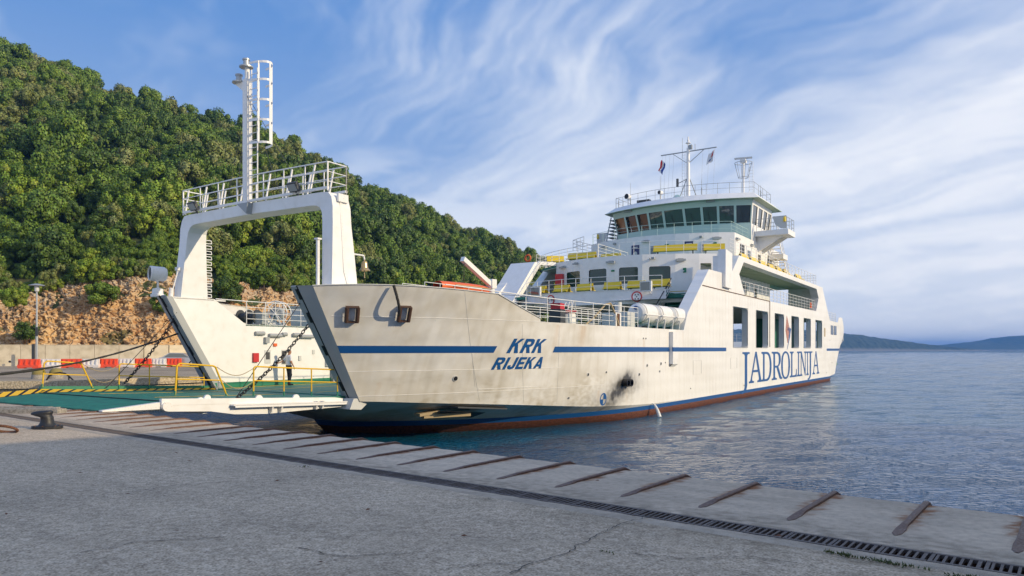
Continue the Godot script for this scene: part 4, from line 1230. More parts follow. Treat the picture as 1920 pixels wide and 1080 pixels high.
func build_bow():
	# bow end faces: raked plates with a seal channel and latch slots
	for sg in [1.0, -1.0]:
		var E := func(lx: float, f: float, o: float) -> Vector3: return P(lx * sg, lerpf(-0.25, 4.1, f), lerpf(20.4, 17.75, f) - o)
		var mb := MB.new()
		mb.quad(E.call(4.42, 0, 0.05), E.call(4.42, 1, 0.05), E.call(4.96, 1, -0.2), E.call(4.86, 0, 0.0))
		mb.quad(E.call(4.42, 0, 0.05), E.call(4.42, 1, 0.05), E.call(4.40, 1, -0.6), E.call(4.40, 0, -0.6))
		var face := obj(mb, "bow_end_plate", M["bow_grey"], ferry)
		mb = MB.new()
		var A: Vector3 = E.call(4.16, 0.03, -0.02); var B: Vector3 = E.call(4.16, 1.0, -0.02)
		mb.bar(A, B, 0.3, 0.07); obj(mb, "seal_flange", M["grey"], face)
		mb = MB.new(); mb.bar(E.call(4.37, 0.0, 0.02), E.call(4.37, 1.0, 0.02), 0.06, 0.04); obj(mb, "seal_strip", M["black"], face)
		for f in [0.14, 0.46, 0.74, 0.93]:
			mb = MB.new(); var c: Vector3 = E.call(4.28, f, 0.05)
			mb.box(c, Vector3(0.1, 0.42, 0.03), Basis(Vector3.RIGHT, 0.56)); obj(mb, "latch_slot", M["black"], face)
		# foot of the bow end
		mb = MB.new(); mb.prism(PackedVector2Array([Vector2(20.1, -0.1), Vector2(20.6, -0.1), Vector2(20.8, -0.35), Vector2(20.5, -0.55), Vector2(19.9, -0.5)]), P(4.1 * sg, 0, 0), Vector3(0, 0, -1), Vector3(0, 1, 0), Vector3(0.72 * sg, 0, 0))
		obj(mb, "bow_foot", M["light_grey"], face)
		# casing inside the bulwark: inner wall, side deck, platform
		mb = MB.new()
		var iw := [[4.42, 20.4], [4.7, 22.3], [4.85, 28.0], [4.9, 46.0]]
		for k in 3:
			var a: Array = iw[k]; var b: Array = iw[k + 1]
			mb.quad(P(a[0] * sg, 0, a[1]), P(b[0] * sg, 0, b[1]), P(b[0] * sg, 3.0, b[1]), P(a[0] * sg, 3.0, a[1]))
		mb.quad(P(4.42 * sg, 0, 20.4), P(4.42 * sg, 4.1, 17.8), P(4.42 * sg, 4.1, 20.4), P(4.42 * sg, 3.0, 20.4))
		mb.quad(P(4.42 * sg, 3.0, 20.4), P(4.42 * sg, 4.1, 20.4), P(4.7 * sg, 3.0, 22.3), P(4.7 * sg, 3.0, 22.3))
		var inner := obj(mb, "casing_wall", M["white"], ferry)
		mb = MB.new()
		for k in 3:
			var a: Array = iw[k]; var b: Array = iw[k + 1]
			mb.bar(P((a[0] - 0.02) * sg, 0.13, a[1]), P((b[0] - 0.02) * sg, 0.13, b[1]), 0.03, 0.25)
		obj(mb, "green_skirting", M["green_paint"], inner)
		mb = MB.new(); var poly := PackedVector2Array()
		for q in [[4.7, 22.3], [4.85, 28.0], [4.9, 46.0]]: poly.push_back(Vector2(q[0] * sg, q[1]))
		for t in [45.5, 38.0, 33.0, 30.0, 27.5, 25.0, 22.3]: poly.push_back(Vector2((hull_ty(t, 3.0).x - 0.03) * sg, t))
		mb.prism(poly, Vector3(0, 2.93, 0), Vector3.RIGHT, Vector3.FORWARD, Vector3(0, 0.06, 0)); obj(mb, "side_deck", M["deck_green"], ferry)
		mb = MB.new(); poly = PackedVector2Array([Vector2(4.42 * sg, 17.85), Vector2(4.42 * sg, 21.0)])
		for t in [21.0, 20.0, 19.2, 18.5, 18.0]: poly.push_back(Vector2((hull_ty(t, 4.0).x - 0.04) * sg, t))
		mb.prism(poly, Vector3(0, 4.02, 0), Vector3.RIGHT, Vector3.FORWARD, Vector3(0, 0.05, 0)); obj(mb, "bow_platform", M["white"], ferry)
		# bulwark capping
		mb = MB.new(); var prev := Vector3.INF
		for k in 30:
			var s := 4.95 * k / 29.0; var t_ := hull_sy(s, 3.03).z
			var mx := lerpf(spl(TOP, s).y, 3.04, clampf((t_ - 25.4) / 3.0, 0.0, 1.0))
			var q := mirror(_hv(hull_sy(s, mx)), sg)
			if prev != Vector3.INF: mb.bar(prev, q, 0.07, 0.03)
			prev = q
		obj(mb, "bulwark_capping", M["light_grey"], ferry)
	# car deck
	var dk := MB.new()
	dk.prism(PackedVector2Array([Vector2(-4.5, 20.3), Vector2(4.5, 20.3), Vector2(5, 28), Vector2(5, 46), Vector2(8.1, 46), Vector2(8.1, 104), Vector2(-8.1, 104), Vector2(-8.1, 46), Vector2(-5, 46), Vector2(-5, 28)]), Vector3(0, -0.25, 0), Vector3.RIGHT, Vector3.FORWARD, Vector3(0, 0.25, 0))
	var deck := obj(dk, "car_deck", M["deck_green"], ferry)
	for lx in [-1.7, 1.7]:
		dk = MB.new(); dk.bb(P(lx - 0.06, 0.0, 21), P(lx + 0.06, 0.006, 70)); obj(dk, "lane_line", M["yellow"], deck)
	for k in 26:
		dk = MB.new(); var t0 := 20.6 + k * 0.62
		dk.prism(PackedVector2Array([Vector2(-4.55, t0), Vector2(-4.55, t0 + 0.3), Vector2(-4.15, t0 + 0.55), Vector2(-4.15, t0 + 0.25)]), Vector3(0, 0.002, 0), Vector3.RIGHT, Vector3.FORWARD, Vector3(0, 0.005, 0)); obj(dk, "hazard_stripe", M["yellow"], deck)
	# the portal over the ramp
	var mb := MB.new()
	# stations round the portal: outer (lx,y), inner (lx,y), t front, t back
	var half := [[5.02, 4.08, 4.5, 4.08, 18.8, 20.12], [4.95, 5.5, 4.4, 5.5, 18.9, 20.0], [4.88, 6.5, 4.32, 6.6, 18.98, 19.92], [4.85, 7.15, 4.27, 6.95, 19.0, 19.9], [4.76, 7.5, 4.15, 7.15, 19.02, 19.88], [4.58, 7.7, 3.95, 7.25, 19.02, 19.88], [4.2, 7.73, 3.65, 7.28, 19.02, 19.88], [0.0, 7.78, 0.0, 7.33, 19.02, 19.88]]
	var ring := half.duplicate()
	for k in range(6, -1, -1):
		var q: Array = half[k]; ring.append([-q[0], q[1], -q[2], q[3], q[4], q[5]])
	for k in ring.size() - 1:
		var a: Array = ring[k]; var b: Array = ring[k + 1]
		var ao := P(a[0], a[1], a[4]); var ai := P(a[2], a[3], a[4]); var bo := P(b[0], b[1], b[4]); var bi := P(b[2], b[3], b[4])
		var ao2 := P(a[0], a[1], a[5]); var ai2 := P(a[2], a[3], a[5]); var bo2 := P(b[0], b[1], b[5]); var bi2 := P(b[2], b[3], b[5])
		mb.quad(ao, ai, bi, bo); mb.quad(ao2, ai2, bi2, bo2); mb.quad(ao, ao2, bo2, bo); mb.quad(ai, ai2, bi2, bi)
	var portal := obj(mb, "ramp_portal", M["white"], ferry)
	# raised cable casing on the near post
	mb = MB.new(); mb.bar(P(5.03, 4.1, 19.65), P(4.99, 4.75, 19.45), 0.1, 0.06, Vector3.RIGHT); mb.bar(P(4.99, 4.75, 19.45), P(4.8, 7.45, 19.42), 0.1, 0.06, Vector3.RIGHT); mb.box(P(4.85, 7.5, 19.5), Vector3(0.1, 0.3, 0.5)); obj(mb, "cable_casing", M["white_steel"], portal)
	mb = MB.new(); mb.tube(P(4.5, 4.05, 18.6), P(4.45, 5.9, 18.65), 0.07, 8); mb.box(P(4.45, 5.9, 18.65), Vector3(0.2, 0.06, 0.2)); obj(mb, "vent_pipe", M["white_steel"], portal)
	# rungs up the far post
	for k in 11:
		mb = MB.new(); var y := 4.3 + k * 0.245
		mb.path([P(-4.5, y, 19.9), P(-4.5, y, 20.3), P(-4.5, y - 0.13, 20.32), P(-4.5, y - 0.15, 19.9)], 0.022, 5); obj(mb, "rung", M["rail"], portal)
	# platform rails on the beam
	for t in [18.98, 19.93]:
		railing([P(-4.6, 7.74, t), P(-0.8, 7.8, t), P(0.9, 7.8, t), P(4.6, 7.74, t)], 1.08, 3, 1.25, portal, M["rail"], 0.026)
	for lx in [-4.6, 4.6]: railing([P(lx, 7.74, 19.0), P(lx, 7.74, 19.93)], 1.08, 3, 1.1, portal, M["rail"], 0.026)
	for lx in [-4.2, -2.9, -1.7, 1.3, 2.6, 3.9]:
		mb = MB.new(); mb.bar(P(lx - 0.28, 7.76, 19.0), P(lx, 8.8, 19.0), 0.06, 0.05); obj(mb, "rail_brace", M["rail"], portal)
		mb = MB.new(); mb.bar(P(lx - 0.28, 7.76, 19.93), P(lx, 8.8, 19.93), 0.06, 0.05); obj(mb, "rail_brace", M["rail"], portal)
	mb = MB.new(); mb.bar(P(-4.6, 7.86, 19.0), P(4.6, 7.86, 19.0), 0.1, 0.09); mb.bar(P(-4.6, 7.86, 19.93), P(4.6, 7.86, 19.93), 0.1, 0.09); obj(mb, "toe_board", M["white_steel"], portal)
	mb = MB.new(); mb.prism(PackedVector2Array([Vector2(-0.5, 7.75), Vector2(0.2, 7.75), Vector2(0.1, 7.3)]), P(0, 0, 18.75), Vector3.RIGHT, Vector3.UP, Vector3(0, 0, -0.32)); obj(mb, "gusset", M["grey"], portal)
	# floodlights
	for q in [[-3.6, 8.02], [2.9, 8.05]]:
		mb = MB.new(); var bs := Basis(Vector3.RIGHT, 0.6)
		mb.box(P(q[0], q[1], 18.82), Vector3(0.5, 0.36, 0.16), bs); mb.bar(P(q[0], q[1] - 0.1, 18.9), P(q[0], q[1] - 0.3, 19.05), 0.08, 0.05)
		var fl := obj(mb, "floodlight", M["dark"], portal)
		mb = MB.new(); mb.box(P(q[0], q[1], 18.82) + bs * Vector3(0, 0, 0.085), Vector3(0.42, 0.28, 0.01), bs); obj(mb, "lens", M["grey"], fl)
	# foremast
	mb = MB.new(); mb.box(P(-0.15, 10.3, 19.0), Vector3(0.26, 5.1, 0.26)); mb.tube(P(-0.15, 12.85, 19), P(-0.15, 13.35, 19), 0.1, 10)
	var mast := obj(mb, "foremast", M["white_steel"], portal)
	for q in [[-0.15, 13.32, 0.17], [-0.62, 12.78, 0.17]]:
		mb = MB.new(); mb.tube(P(q[0], q[1], 18.95), P(q[0], q[1] + 0.05, 18.95), 0.28, 12); mb.tube(P(q[0], q[1] + 0.05, 18.95), P(q[0], q[1] + 0.3, 18.95), 0.12, 10); mb.tube(P(q[0], q[1] + 0.3, 18.95), P(q[0], q[1] + 0.36, 18.95), 0.15, 10)
		obj(mb, "mast_light", M["lamp_metal"], mast)
	mb = MB.new(); mb.prism(PackedVector2Array([Vector2(-0.85, 12.78), Vector2(-0.2, 12.78), Vector2(-0.2, 12.3)]), P(0, 0, 18.92), Vector3.RIGHT, Vector3.UP, Vector3(0, 0, -0.06)); obj(mb, "light_bracket", M["white_steel"], mast)
	mb = MB.new()
	for lx in [0.12, 0.5]: mb.tube(P(lx, 7.8, 19.0), P(lx, 13.2, 19.0), 0.028, 6)
	var lad := obj(mb, "ladder", M["rail"], mast)
	var rm := MB.new(); rm.tube(P(0.0, 0, 19.0), P(0.5, 0, 19.0), 0.016, 5); var rme := rm.mesh()
	for k in 17: place(rme, "rung", M["rail"], lad, Transform3D(Basis(), Vector3(0, 8.2 + k * 0.3, 0)))
	for y in [10.05, 10.95, 11.75, 12.55, 13.25]:
		mb = MB.new(); var prev := Vector3.ZERO
		for k in 11:
			var a := PI * k / 10.0 - PI * 0.5
			var p := P(0.5 + cos(a) * 0.78, y, 19.0 - sin(a) * 0.4)
			if k > 0: mb.bar(prev, p, 0.014, 0.09)
			prev = p
		obj(mb, "cage_hoop", M["rail"], lad)
	for a in [-0.9, 0.0, 0.9]:
		mb = MB.new(); mb.bar(P(0.5 + cos(a) * 0.78, 10.05, 19.0 - sin(a) * 0.4), P(0.5 + cos(a) * 0.78, 13.28, 19.0 - sin(a) * 0.4), 0.07, 0.014, Vector3.RIGHT); obj(mb, "cage_bar", M["rail"], lad)
	for q in [[P(-0.15, 12.2, 19), P(-2.2, 7.95, 19.93)], [P(-0.15, 12.2, 19), P(2.3, 7.95, 19.93)], [P(-0.15, 12.1, 19), P(-1.5, 7.95, 19.0)], [P(-0.05, 12.2, 18.9), P(1.9, 7.95, 19.0)]]:
		mb = MB.new(); mb.tube(q[0], q[1], 0.012, 4); obj(mb, "stay_wire", M["dark"], mast)
	# bell on its bracket aft of the near post
	mb = MB.new(); mb.path([P(4.9, 5.45, 19.9), P(4.9, 5.45, 20.55), P(4.9, 5.3, 20.6)], 0.035, 6)
	obj(mb, "bell_bracket", M["rail"], portal)
	var bl := thing("ship_bell", "small brass bell hanging behind the right portal post", "bell", FX(4.9, 4.86, 20.6))
	mb = MB.new(); mb.lathe(Vector3.ZERO, Vector3.UP, [Vector2(0.22, 0.0), Vector2(0.2, 0.04), Vector2(0.14, 0.12), Vector2(0.12, 0.3), Vector2(0.09, 0.37), Vector2(0.0, 0.4)], 14); mb.tube(Vector3(0, 0.38, 0), Vector3(0, 0.46, 0), 0.025, 6); obj(mb, "bell_body", M["brass"], bl)
	mb = MB.new(); mb.tube(Vector3(0, -0.28, 0), Vector3(0, 0.1, 0), 0.02, 5); obj(mb, "clapper_rope", M["rope_tan"], bl)
	# searchlight on the far bow corner
	var sl := thing("searchlight", "round white searchlight on the far bow corner", "searchlight", FX(-5.35, 4.1, 18.25))
	mb = MB.new(); mb.lathe(Vector3.ZERO, Vector3.UP, [Vector2(0.3, 0.0), Vector2(0.3, 0.12), Vector2(0.24, 0.14), Vector2(0.22, 0.36), Vector2(0.1, 0.4), Vector2(0.0, 0.4)], 14); obj(mb, "pedestal", M["white_steel"], sl)
	mb = MB.new(); mb.path([Vector3(0, 0.38, 0), Vector3(0.1, 0.62, 0.05), Vector3(0.1, 1.0, 0.3)], 0.045, 6); obj(mb, "yoke", M["white_steel"], sl)
	var axd := Vector3(-0.26, 0.02, 0.96).normalized()
	mb = MB.new(); mb.lathe(Vector3(0.02, 1.02, 0.0) - axd * 0.36, axd, [Vector2(0.0, 0.0), Vector2(0.26, 0.03), Vector2(0.32, 0.12), Vector2(0.33, 0.7), Vector2(0.3, 0.72), Vector2(0.28, 0.66)], 18); obj(mb, "drum", M["white_steel"], sl)
	mb = MB.new(); mb.lathe(Vector3(0.02, 1.02, 0.0) - axd * 0.36, axd, [Vector2(0.29, 0.64), Vector2(0.0, 0.66)], 18); obj(mb, "lens", M["dark"], sl)
	# hydraulic ram on the far post foot
	mb = MB.new(); mb.tube(P(-4.85, 4.1, 18.55), P(-4.8, 4.5, 18.55), 0.1, 8); mb.tube(P(-4.8, 4.4, 18.6), P(-4.7, 5.3, 18.8), 0.03, 6); mb.box(P(-4.7, 5.35, 18.8), Vector3(0.16, 0.14, 0.2)); obj(mb, "turnbuckle", M["white_steel"], portal)

func ramp_y(t: float) -> float: return lerpf(0.20, -0.03, clampf((t - 12.9) / 7.4, 0.0, 1.0))

func build_ramp():
	var root := MB.new()
	root.prism(PackedVector2Array([Vector2(12.9, ramp_y(12.9)), Vector2(20.3, ramp_y(20.3)), Vector2(20.3, ramp_y(20.3) - 0.12), Vector2(12.9, ramp_y(12.9) - 0.12)]), P(-4.2, 0, 0), Vector3.FORWARD, Vector3.UP, Vector3(8.4, 0, 0))
	var ramp := obj(root, "bow_ramp", M["deck_green"], ferry)
	var mb := MB.new()
	# toe flap
	mb.prism(PackedVector2Array([Vector2(12.86, 0.185), Vector2(10.95, 0.05), Vector2(10.95, 0.012), Vector2(12.86, 0.06)]), P(-4.3, 0, 0), Vector3.FORWARD, Vector3.UP, Vector3(8.35, 0, 0))
	obj(mb, "toe_flap", M["deck_green"], ramp)
	mb = MB.new()
	mb.prism(PackedVector2Array([Vector2(12.75, 0.2), Vector2(10.9, 0.06), Vector2(10.9, 0.02), Vector2(12.75, -0.02)]), P(4.06, 0, 0), Vector3.FORWARD, Vector3.UP, Vector3(0.2, 0, 0))
	obj(mb, "flap_edge", M["white_steel"], ramp)
	mb = MB.new(); mb.tube(P(4.05, 0.06, 12.78), P(4.38, 0.06, 12.78), 0.15, 12); obj(mb, "flap_hinge", M["white_steel"], ramp)
	mb = MB.new(); mb.bar(P(-4.3, 0.205, 12.87), P(4.2, 0.205, 12.87), 0.05, 0.02); obj(mb, "hinge_line", M["black"], ramp)
	# sloping kerb plate along the far edge with hazard stripes
	var ky := func(t: float) -> float: return ramp_y(t) if t > 12.9 else lerpf(0.05, 0.19, (t - 10.95) / 1.95)
	var kh := func(t: float) -> float: return lerpf(0.17, 0.075, clampf((t - 11.0) / 4.0, 0.0, 1.0))
	mb = MB.new()
	for k in 18:
		var a := 10.98 + k * 0.515; var b := a + 0.515
		mb.quad(P(-3.95, ky.call(a) + 0.004, a), P(-3.95, ky.call(b) + 0.004, b), P(-4.25, ky.call(b) + kh.call(b), b), P(-4.25, ky.call(a) + kh.call(a), a))
	obj(mb, "kerb_plate", M["black"], ramp)
	for k in 22:
		mb = MB.new(); var a := 11.0 + k * 0.42
		mb.quad(P(-3.94, ky.call(a) + 0.012, a), P(-3.94, ky.call(a + 0.29) + 0.012, a + 0.29), P(-4.24, ky.call(a + 0.67) + kh.call(a + 0.67) + 0.008, a + 0.67), P(-4.24, ky.call(a + 0.38) + kh.call(a + 0.38) + 0.008, a + 0.38)); obj(mb, "hazard_stripe", M["yellow"], ramp)
	for lx in [-2.0, 1.6]:
		mb = MB.new(); mb.bar(P(lx, ramp_y(14.0) + 0.008, 14.0), P(lx, ramp_y(20.0) + 0.008, 20.0), 0.07, 0.006); obj(mb, "lane_line", M["yellow"], ramp)
	# far coaming, near side girder
	mb = MB.new(); mb.bar(P(-4.36, 0.30, 13.05), P(-4.36, 0.03, 20.2), 0.16, 0.24); obj(mb, "far_coaming", M["green_paint"], ramp)
	mb = MB.new()
	mb.prism(PackedVector2Array([Vector2(12.63, 0.30), Vector2(19.6, -0.04), Vector2(20.0, -0.1), Vector2(20.0, -0.21), Vector2(12.63, 0.10)]), P(4.21, 0, 0), Vector3.FORWARD, Vector3.UP, Vector3(0.12, 0, 0))
	obj(mb, "near_coaming", M["white"], ramp)
	mb = MB.new()
	mb.prism(PackedVector2Array([Vector2(12.8, 0.09), Vector2(20.25, -0.215), Vector2(20.3, -0.42), Vector2(18.9, -0.42), Vector2(16.5, -0.44), Vector2(15.2, -0.36), Vector2(14.3, -0.2), Vector2(12.8, -0.1)]), P(4.18, 0, 0), Vector3.FORWARD, Vector3.UP, Vector3(0.14, 0, 0))
	var gird := obj(mb, "side_girder", M["white"], ramp)
	mb = MB.new(); mb.bar(P(4.42, -0.04, 15.0), P(4.42, -0.24, 20.35), 0.26, 0.05); mb.bar(P(4.54, -0.08, 15.05), P(4.54, -0.29, 20.35), 0.02, 0.09); obj(mb, "girder_flange", M["white"], gird)
	for t in [16.55, 16.95, 18.55, 18.85]:
		mb = MB.new(); mb.prism(PackedVector2Array([Vector2(0.32, -0.2), Vector2(0.55, -0.2), Vector2(0.45, -0.5), Vector2(0.32, -0.5)]), P(4.0, 0.08, t), Vector3.RIGHT, Vector3.UP, Vector3(0, 0, -0.06)); obj(mb, "girder_bracket", M["white_steel"], gird)
	mb = MB.new(); mb.quad(P(4.16, 0.0, 13.2), P(4.16, -0.3, 20.3), P(-4.2, -0.3, 20.3), P(-4.2, 0.0, 13.2)); obj(mb, "underside", M["white_steel"], ramp)
	for t in [14.2, 16.0, 18.0, 19.8]:
		mb = MB.new(); mb.bar(P(-4.2, ramp_y(t) - 0.28, t), P(4.15, ramp_y(t) - 0.28, t), 0.15, 0.3); obj(mb, "cross_beam", M["white_steel"], ramp)
	# lugs standing on the coamings
	for sd in [1.0, -1.0]:
		for q in [[13.98, 0.17, 0.12], [14.22, 0.24, 0.12], [16.2, 0.10, 0.15], [17.8, 0.04, 0.15]]:
			mb = MB.new(); mb.lathe(P((4.2 if sd > 0 else -4.42), q[1] - 0.02, q[0]), Vector3.RIGHT, [Vector2(0.0, 0.0), Vector2(q[2], 0.0), Vector2(q[2], 0.07), Vector2(0.0, 0.07)], 14)
			mb.box(P((4.235 if sd > 0 else -4.385), q[1] - 0.14, q[0]), Vector3(0.068, 0.24, q[2] * 2.0)); obj(mb, "lifting_lug", M["white"], ramp)
	# yellow hand rails, gaps closed by chains
	for sd in [1.0, -1.0]:
		var lx: float = 4.27 * sd
		var by := func(t: float) -> float: return lerpf(0.38, 0.03, (t - 13.1) / 6.7)
		var a: float = by.call(13.1); var b: float = by.call(14.9)
		mb = MB.new(); mb.path([P(lx, a, 13.1), P(lx, a + 0.9, 13.16), P(lx, a + 0.98, 13.26), P(lx, b + 0.98, 14.4), P(lx, b + 0.94, 14.5), P(lx, b, 14.92)], 0.03, 6); mb.path([P(lx, a + 0.5, 13.13), P(lx, b + 0.5, 14.7)], 0.024, 6)
		obj(mb, "hand_rail", M["yellow"], ramp)
		a = by.call(15.96); b = by.call(19.8)
		mb = MB.new(); mb.path([P(lx, a, 15.96), P(lx, a + 0.92, 15.97), P(lx, a + 0.98, 16.05), P(lx, b + 0.98, 19.8)], 0.03, 6); mb.path([P(lx, a + 0.5, 15.96), P(lx, b + 0.5, 19.8)], 0.024, 6)
		for t in [17.24, 18.5, 19.78]: mb.tube(P(lx, by.call(t), t), P(lx, by.call(t) + 0.98, t), 0.026, 6)
		obj(mb, "hand_rail", M["yellow"], ramp)
		mb = MB.new()
		for t in [13.1, 14.9, 15.96, 17.24, 18.5, 19.78]: mb.tube(P(lx, by.call(t) - 0.02, t), P(lx, by.call(t) + 0.14, t), 0.032, 6)
		obj(mb, "rail_foot", M["green_paint"], ramp)
		for hh in [0.92, 0.48]:
			mb = MB.new(); var prev := Vector3.ZERO
			for k in 11:
				var f := k / 10.0; var t := lerpf(14.55 if hh > 0.7 else 14.75, 15.96, f)
				var p := P(lx, by.call(t) + hh - 0.26 * sin(PI * f), t)
				if k > 0: mb.tube(prev, p, 0.013, 4)
				prev = p
			obj(mb, "guard_chain", M["rope_tan"], ramp)
	# suspension chains of forged links and thin wires
	for q in [[P(4.25, 0.12, 15.25), P(3.9, 3.15, 19.1), "heavy black ramp chain on the near side of the ramp"], [P(-4.3, 0.42, 16.2), P(-4.5, 3.85, 18.95), "heavy black ramp chain on the far side of the ramp"]]:
		var ch := thing("ramp_chain", q[2], "chain", ferry.transform, "ramp suspension chains")
		var A: Vector3 = q[0]; var B: Vector3 = q[1]
		var n := 34; var lk := MB.new()
		var L := A.distance_to(B) / n
		var pp := []
		for k in 9:
			var a := TAU * k / 8
			pp.append(Vector3(cos(a) * 0.055, 0, sin(a) * L * 0.62))
		lk.path(pp, 0.021, 5)
		var lme := lk.mesh()
		for k in n:
			var f := (k + 0.5) / n
			var p := A.lerp(B, f) - Vector3.UP * sin(PI * f) * 0.22
			var dirv := (B - A).normalized(); var x := dirv.cross(Vector3.UP).normalized(); var y := dirv.cross(x)
			if k % 2: var tmp := x; x = y; y = -tmp
			place(lme, "chain_link", M["black"], ch, Transform3D(Basis(x, y, dirv), p))
	for q in [[P(4.2, 0.15, 15.3), P(4.1, 3.75, 18.3), "thin dark wire beside the near ramp chain"], [P(-4.2, 0.25, 15.4), P(-4.15, 3.4, 18.4), "thin dark wire beside the far ramp chain"]]:
		mb = MB.new(); mb.tube(q[0], q[1], 0.014, 5); tag(obj(mb, "ramp_wire", M["rope_dark"], null, ferry.transform), q[2], "wire")
	# mooring rope from the far bow to the shore at the left
	mb = MB.new(); var A := ferry.transform * P(-4.8, 2.55, 19.0); var B := W(-60, 24.5, 0.85); var prev := A
	for k in range(1, 25):
		var f := k / 24.0; var p := A.lerp(B, f) - Vector3.UP * sin(PI * f) * 0.32
		mb.tube(prev, p, 0.035 + (0.018 if f > 0.72 else 0.0) + 0.006 * (k % 2), 6); prev = p
	tag(obj(mb, "mooring_rope", M["rope_dark"]), "thick black mooring rope running from the far bow to the left", "rope")

# ---------- ferry: superstructure ----------
func tA(x: float) -> float: return 52.1 + pow(x / 8.9, 2.0) * 4.1
func tB(x: float) -> float: return 60.4 + pow(x / 6.85, 2.0) * 2.2
func tK(x: float) -> float: return 47.8 + pow(x / 5.2, 2.0) * 1.0
func tS(x: float) -> float: return 66.65 + pow(x / 6.5, 2.0) * 1.4
func tH(x: float) -> float: return 66.0 + pow(x / 7.0, 2.0) * 1.75

# flat wall with rounded openings; holes [x0,x1,y0,y1] in wall units
func panel(mb: MB, o: Vector3, ex: Vector3, L: float, ey: Vector3, hh: float, ez: Vector3, holes: Array, r := 0.3):
	var cur := 0.0
	var rect := func(x0: float, x1: float, y0: float, y1: float):
		if x1 - x0 > 0.001 and y1 - y0 > 0.001: mb.prism(PackedVector2Array([Vector2(x0, y0), Vector2(x1, y0), Vector2(x1, y1), Vector2(x0, y1)]), o, ex, ey, ez)
	for h in holes:
		rect.call(cur, h[0], 0.0, hh)
		rect.call(h[0], h[1], 0.0, h[2]); rect.call(h[0], h[1], h[3], hh)
		for c in [[h[0], h[2], 1.0, 1.0], [h[1], h[2], -1.0, 1.0], [h[0], h[3], 1.0, -1.0], [h[1], h[3], -1.0, -1.0]]:
			var pl := PackedVector2Array([Vector2(c[0], c[1])])
			for k in 5:
				var a := PI * 0.5 * k / 4.0
				pl.push_back(Vector2(c[0] + c[2] * r * (1.0 - sin(a)), c[1] + c[3] * r * (1.0 - cos(a))))
			mb.prism(pl, o, ex, ey, ez)
		cur = h[1]
	rect.call(cur, L, 0.0, hh)

func side_prism(mb: MB, pts: Array, sg: float, th := 0.8):
	var pl := PackedVector2Array()
	for p in pts: pl.push_back(Vector2(p[0], p[1]))
	mb.prism(pl, P((8.803 - th) * sg, 0, 0), Vector3.FORWARD, Vector3.UP, Vector3(th * sg, 0, 0))

func curve_pts(f: Callable, x0: float, x1: float, n: int, y: float) -> Array:
	var a := []
	for k in n + 1:
		var x := lerpf(x0, x1, float(k) / n); a.append(P(x, y, f.call(x)))
	return a

func slab(mb: MB, f: Callable, hw0: float, hw: float, tback: float, y0: float, y1: float, n := 18):
	var pl := PackedVector2Array()
	for k in n + 1:
		var x := lerpf(-hw0, hw0, float(k) / n); pl.push_back(Vector2(x, f.call(x)))
	pl.push_back(Vector2(hw, tback)); pl.push_back(Vector2(-hw, tback))
	mb.prism(pl, Vector3(0, y0, 0), Vector3.RIGHT, Vector3.FORWARD, Vector3(0, y1 - y0, 0))

func flush_window(c: Vector3, ex: Vector3, w: float, h: float, parent: Node, glass: Material, frame: Material, rec := 0.03, called := "window"):
	var nz := ex.cross(Vector3.UP).normalized(); var mb := MB.new()
	for q in [[0, h * 0.5 + 0.03, w + 0.12, 0.06], [0, -h * 0.5 - 0.03, w + 0.12, 0.06], [w * 0.5 + 0.03, 0, 0.06, h], [-w * 0.5 - 0.03, 0, 0.06, h]]:
		mb.box(c + ex * q[0] + Vector3.UP * q[1] + nz * rec, Vector3(q[2], q[3], 0.06), Basis(ex, Vector3.UP, nz))
	var o := obj(mb, called, frame, parent)
	mb = MB.new(); mb.box(c + nz * (rec * 0.4), Vector3(w, h, 0.02), Basis(ex, Vector3.UP, nz)); obj(mb, "pane", glass, o)

func lamp_box(c: Vector3, ex: Vector3, parent: Node):
	var nz := ex.cross(Vector3.UP).normalized(); var mb := MB.new()
	mb.box(c + nz * 0.12, Vector3(0.72, 0.14, 0.22), Basis(ex, Vector3.UP, nz)); mb.box(c + nz * 0.02 + Vector3.UP * 0.1, Vector3(0.4, 0.06, 0.1), Basis(ex, Vector3.UP, nz))
	var o := obj(mb, "deck_lamp", M["grey"], parent)
	mb = MB.new(); mb.box(c + nz * 0.12 - Vector3.UP * 0.08, Vector3(0.66, 0.03, 0.18), Basis(ex, Vector3.UP, nz)); obj(mb, "diffuser", M["sign_white"], o)

var bench_n := 0
func bench(at: Transform3D, w: float, label: String, group: String, double := true):
	var b := thing("yellow_bench", label, "bench", at, group)
	var mb: MB
	for s in ([1.0, -1.0] if double else [1.0]):
		mb = MB.new(); mb.box(Vector3(0, 0.43, 0.32 * s), Vector3(w, 0.045, 0.36)); obj(mb, "seat", M["bench_yellow"], b)
		mb = MB.new(); mb.box(Vector3(0, 0.70, 0.13 * s), Vector3(w, 0.56, 0.035), Basis(Vector3.RIGHT, -0.42 * s)); obj(mb, "backrest", M["bench_yellow"], b)
	for x in [-w * 0.4, w * 0.4]:
		mb = MB.new(); mb.bar(Vector3(x, 0, 0.3), Vector3(x, 0.42, 0.2), 0.05, 0.05); mb.bar(Vector3(x, 0, -0.3 if double else -0.05), Vector3(x, 0.42, -0.2 if double else 0.0), 0.05, 0.05); mb.bar(Vector3(x, 0.40, -0.4 if double else 0.0), Vector3(x, 0.40, 0.4), 0.06, 0.05)
		obj(mb, "leg", M["dark"], b)

